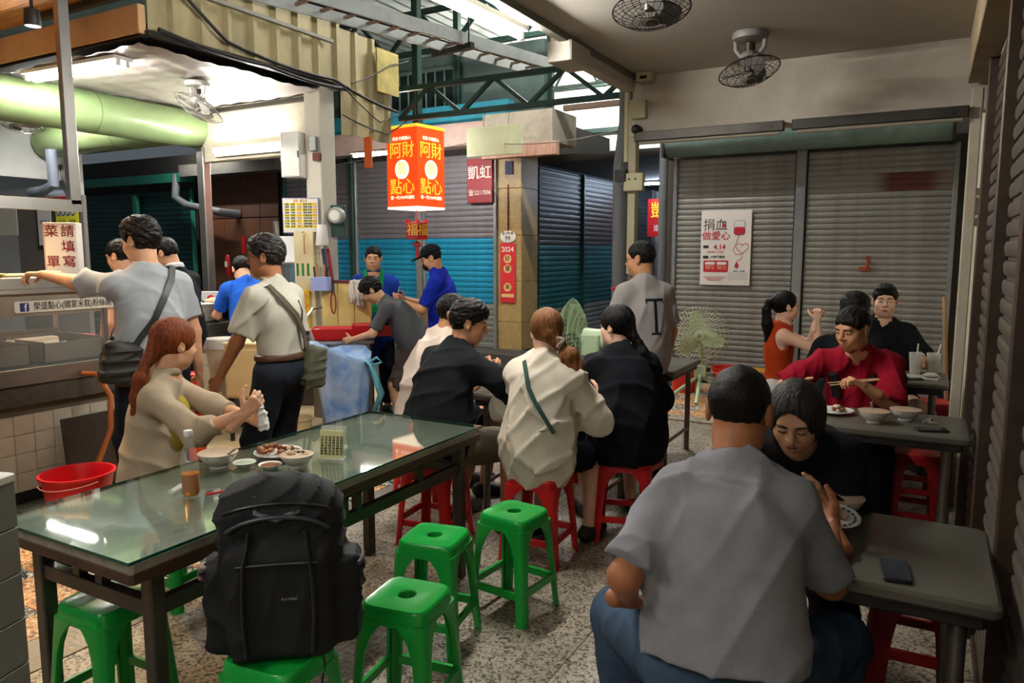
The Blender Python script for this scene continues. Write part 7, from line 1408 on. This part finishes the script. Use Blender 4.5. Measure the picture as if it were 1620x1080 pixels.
# 13 standing man
L13 = (-1.70, 4.93, 0)
def tee_print():
    m = bpy.data.materials.new('tee_with_print'); m.use_nodes = True; nt = m.node_tree; b = nt.nodes['Principled BSDF']; b.inputs['Roughness'].default_value = .9; b.inputs['Specular IOR Level'].default_value = .15
    tc = nn(nt, 'ShaderNodeTexCoord'); sp = nn(nt, 'ShaderNodeSeparateXYZ'); nt.links.new(tc.outputs['Object'], sp.inputs[0])
    def rng(o, a, c):
        g = nn(nt, 'ShaderNodeMath', operation='GREATER_THAN'); g.inputs[1].default_value = a; l = nn(nt, 'ShaderNodeMath', operation='LESS_THAN'); l.inputs[1].default_value = c; nt.links.new(o, g.inputs[0]); nt.links.new(o, l.inputs[0]); p = nn(nt, 'ShaderNodeMath', operation='MULTIPLY'); nt.links.new(g.outputs[0], p.inputs[0]); nt.links.new(l.outputs[0], p.inputs[1]); return p.outputs[0]
    def mul(a, c): p = nn(nt, 'ShaderNodeMath', operation='MULTIPLY'); nt.links.new(a, p.inputs[0]); nt.links.new(c, p.inputs[1]); return p.outputs[0]
    def mx(a, c): p = nn(nt, 'ShaderNodeMath', operation='MAXIMUM'); nt.links.new(a, p.inputs[0]); nt.links.new(c, p.inputs[1]); return p.outputs[0]
    X, Y, Z = sp.outputs; msk = mx(mx(mul(rng(X, -.055, .075), rng(Z, 1.285, 1.305)), mul(rng(X, -.002, .022), rng(Z, 1.07, 1.29))), mul(rng(X, -.025, .045), rng(Z, 1.06, 1.075))); msk = mx(msk, mul(mx(rng(X, -.06, -.05), rng(X, .07, .08)), rng(Z, 1.27, 1.305))); msk = mul(msk, rng(Y, -1, -.02))
    q = nn(nt, 'ShaderNodeMix', data_type='RGBA'); q.inputs[6].default_value = hx('#918d8b'); q.inputs[7].default_value = hx('#16191f'); nt.links.new(msk, q.inputs['Factor']); nt.links.new(q.outputs[2], b.inputs['Base Color']); return m
A13 = person('standing man in a grey T-shirt with a large T on the back', L13, D(48), 1.68, lean=(0, .03), head=(D(40), D(-6), 0), skin='tan', handL=(-.16, .24, 1.0), handR=(.24, .1, .84), shw=.155, fat=.008, top=dict(mat=tee_print(), label='grey T-shirt with a black letter T', sleeve=.85, loose=.025, hem=-.14, g=.018, sr=.028, amp=.014, wl=.14, res=.0095), bottom=dict(mat=navy(), label='dark trousers'), hair=dict(kind='short', mat=HK, label='short cropped black hair', g=.008), res=.011)
glasses(A13, mat('glasses_dark', '#1a1a1a'))
# 14 girl
L14 = (-1.0, 6.12, 0); h14 = D(-72)
A14 = person('girl in an orange sleeveless top with a high ponytail', L14, h14, 1.60, pel=(0, 0, .56), lean=(0, .04), head=(D(12), D(10), 0), skin='fair', handR=W2L(L14, h14, (-.72, 6.05, 1.10)), handL=W2L(L14, h14, (-.73, 6.13, 1.10)), poleR=(.3, .2, -1), poleL=(-.3, .2, -1), dirR=(-.3, .2, .9), dirL=(.3, .2, .9), curlR=1.2, curlL=1.2, footR=(.1, .36, .085), footL=(-.1, .36, .085), shw=.15, top=dict(mat=cloth('orange', '#a83a16'), label='orange sleeveless top', sleeve=0, hem=-.02, g=.012, amp=.012), bottom=dict(mat=cloth('white_jeans', '#b8b4b4'), label='white trousers'), hair=dict(kind='back', mat=HK, label='very long black hair in a high ponytail', g=.014, amp=.004, locks=[[(0, -.09, .06, .035), (0, -.135, .06, .026), (0, -.165, .0, .034), (0, -.175, -.12, .045), (0, -.165, -.26, .045), (0, -.15, -.38, .025), (0, -.14, -.44, .01)]]), res=.011)
# 15
L15 = (-.42, 5.22, 0)
A15 = person('man in a black T-shirt with his back turned at the drinks table', L15, D(-6), 1.70, pel=(0, 0, .56), lean=(0, .14), hunch=.03, head=(D(4), D(-10), 0), skin='mid', handR=(.16, .36, .84), handL=(-.16, .36, .84), footR=(.13, .34, .085), footL=(-.13, .34, .085), fat=.01, top=dict(mat=cloth('black_tee2', '#14161b'), label='black T-shirt', sleeve=.9, loose=.03, sr=.035), bottom=dict(mat=navy(), label='dark trousers'), hair=dict(kind='short', mat=HK, label='tousled black hair', curly=1, g=.014, amp=.005), res=.011)
# 16
L16 = (-.29, 6.42, 0)
A16 = person('young man in a black T-shirt facing the camera at the drinks table', L16, D(180 + 18), 1.73, pel=(0, 0, .56), lean=(0, .04), head=(D(-14), D(-2), 0), skin='fair', handL=(-.2, .4, .82), handR=(.2, .36, .8), footR=(.16, .3, .085), footL=(-.18, .3, .085), fat=.02, top=dict(mat=cloth('black_tee3', '#16181c'), label='black T-shirt', sleeve=.9, loose=.035, sr=.04), bottom=dict(mat=navy('shorts', '#22242a'), label='dark shorts', len=.7), hair=dict(kind='short', mat=HK, label='black hair swept up', tuft=1, g=.012, brow=.055), res=.011, hres=.0042, mouth=.003)
# 17 red polo
L17 = (-.31, 4.95, 0); h17 = D(180 - 4)
A17 = person('man in a dark red polo shirt eating with chopsticks', L17, h17, 1.72, pel=(0, 0, .56), lean=(.02, .36), hunch=.04, head=(D(-30), D(-16), D(0)), skin='tan', handL=W2L(L17, h17, (-.27, 4.44, .89)), poleL=(-.55, -.3, -1), palmL=(.3, .2, -1), dirL=(.75, .35, .45), curlL=1.1, handR=W2L(L17, h17, (-.62, 4.5, .83)), poleR=(1, -.3, -.6), footR=(.16, .3, .085), footL=(-.16, .3, .085), fat=.016, shw=.18, top=dict(mat=cloth('crimson', '#8a0f24'), label='dark red polo shirt', collar=1, sleeve=.95, loose=.03, sr=.04, amp=.02, wl=.13, res=.009), bottom=dict(mat=navy(), label='dark trousers'), hair=dict(kind='short', mat=HB, label='short black hair combed sideways', g=.012, brow=.066), res=.0105, hres=.0038, neckfwd=.04)
for s in (-1, 1): ribbon(A17, [(s * .125, -.02, .975), (s * .135, .1, .99), (s * .135, .2, .93), (s * .125, .26, .85), (s * .13, .26, .75)], .05, M_black, 'backpack_strap', .022)
for k in (0, .012):
    thing(MB().tube([(-.44 - k, 4.40, .885 + k), (-.19 - k, 4.42, .935 + k * .3)], [.0028, .0042], 6).build('chopstick', mat('bamboo', '#c9a27a', .5), None, True), ('lower' if k == 0 else 'upper') + ' bamboo chopstick held by the man in red', 'chopstick', 'chopsticks')
# 18 older woman
L18 = (-.375, 2.91, 0); h18 = D(180 + 4)
A18 = person('older woman with grey streaked bobbed hair in a black shawl', L18, h18, 1.58, pel=(0, 0, .56), lean=(-.0, .46), hunch=.08, head=(D(-4), D(-30), 0), skin='old', handR=(.12, .40, .81), handL=(-.10, .40, .81), poleR=(.35, -.6, -1), poleL=(-.35, -.6, -1), footR=(.14, .2, .085), footL=(-.14, .2, .085), shut=True, mouth=.004, shw=.165, fat=.02, top=dict(mat=cloth('black_shawl', '#101114'), label='loose black knitted shawl top', sleeve=1.8, loose=.03, g=.026, sr=.03, amp=.02, wl=.13, res=.009), bottom=dict(mat=navy(), label='black trousers'), hair=dict(kind='bob', mat=HG, label='chin length black hair with grey streaks', amp=.003, res=.0045), res=.01, hres=.0034, neckfwd=.05)
# 19 man in front
L19 = (-.40, 1.83, 0); h19 = D(11)
A19 = person('broad man in a grey T-shirt seated with his back to the camera', L19, h19, 1.70, pel=(0, 0, .545), lean=(.01, .24), hunch=.05, head=(D(-12), D(-14), 0), skin='dark', handR=W2L(L19, h19, (-.205, 2.33, .80)), poleR=(.25, -.6, -1), dirR=(-.25, .8, .35), palmR=(-.8, 0, .6), curlR=.7, handL=(-.26, .10, .655), poleL=(-.2, -1, .0), palmL=(0, 0, -1), dirL=(.3, .8, -.4), curlL=.4, footR=(.30, .34, .085), footL=(-.28, .26, .085), kneeR=(.6, 1, .3), kneeL=(-.7, 1, .3), shw=.15, fat=.016, neckfwd=.035,
    top=dict(mat=cloth('heather_grey', '#75767b', col2='#878890'), label='heather grey T-shirt', sleeve=.9, loose=.02, hem=.035, g=.02, sr=.022, amp=.016, wl=.11, res=.0075, seed=77), bottom=dict(mat=mat('denim', '#36475c', .85, var=.45, vscale=6, bump=.5, bscale=500, spec=.15), label='faded blue jeans', g=.02, waist=.07), hair=dict(kind='short', mat=HK, label='closely cropped black hair', g=.007, amp=.0015, low=.02), res=.0085, hres=.0042)
glasses(A19, mat('glasses_wire', '#4a4642'))
# worker behind the display case
A20 = person('stall worker in a bright pink top behind the display case', (-5.95, 2.3, 0), D(-80), 1.55, lean=(0, .1), head=(0, D(-30), 0), skin='mid', top=dict(mat=cloth('pink', '#c8206a'), label='bright pink top', sleeve=1.5), bottom=dict(mat=navy(), label='dark trousers'), hair=dict(kind='bob', mat=HK, label='black bobbed hair'), res=.014)
# chopsticks at the centre table
for x, y, z, dx, dy, dz, l in ((-2.02, 3.86, .90, .16, -.1, -.03, 'pale chopstick held by the man in black'), (-2.02, 3.88, .912, .17, -.09, -.03, 'second pale chopstick held by the man in black'), (-1.62, 4.3, .93, .22, -.12, .03, 'chopstick pointing at the woman in black')):
    thing(MB().tube([(x, y, z), (x + dx, y + dy, z + dz)], [.003, .0042], 6).build('chopstick', mat('bamboo', '#c9a27a'), None, True), l, 'chopstick', 'chopsticks')

# ================================================================ pieces of parts: one level deeper
UNDER = {'lettering': ('board', 'paper', 'shade', 'box', 'card', 'sheet', 'plate', 'sign_plate', 'shell', 'body'), 'flower_print': ('body',), 'rim': ('body',), 'blue_print': ('body',), 'eye': ('body',), 'eyebrow': ('body',), 'hair_tie': ('hair',), 'scrunchie': ('hair',), 'hair_clip': ('hair',),
         'belt': ('trousers',), 'screen': ('case',), 'seal': ('paper',), 'seal_centre': ('paper',), 'dot': ('paper',), 'text_bar': ('paper',), 'border': ('box',), 'row_band': ('sheet',), 'logo_tile': ('sign_plate',), 'medallion': ('paper',), 'drop': ('paper',), 'pill': ('paper',), 'red_box': ('paper',), 'label_bar': ('paper',), 'small_print': ('paper',),
         'heart_line': ('paper',), 'blood_line': ('paper',), 'bag_outline': ('paper',), 'bag_white': ('paper',), 'bag_blood': ('paper',), 'info_box': ('paper',), 'banner': ('paper',), 'disc': ('shade',), 'hub_ring': ('hub_cap',), 'socket_hole': ('box',), 'catch': ('door',), 'collar': ('shirt',), 'zip': ('shell',), 'zip_flap': ('shell',), 'pocket_hem': ('shell',), 'soup': ('body',), 'sauce': ('body',), 'scallop': ('body',)}
kids = {}
for o in bpy.data.objects:
    if o.parent is not None: kids.setdefault(o.parent.name, []).append(o)
for rn, ch in list(kids.items()):
    root = bpy.data.objects[rn]
    if root.parent is not None or root.get('kind') == 'structure': continue
    for c in ch:
        st = c.name.split('.')[0]
        for want in UNDER.get(st, ()):
            t = [x for x in ch if x.name.split('.')[0] == want and x is not c]
            if t:
                t = t[0]; mb_ = t.matrix_basis.inverted() @ c.matrix_basis; c.parent = t; c.matrix_basis = mb_; break
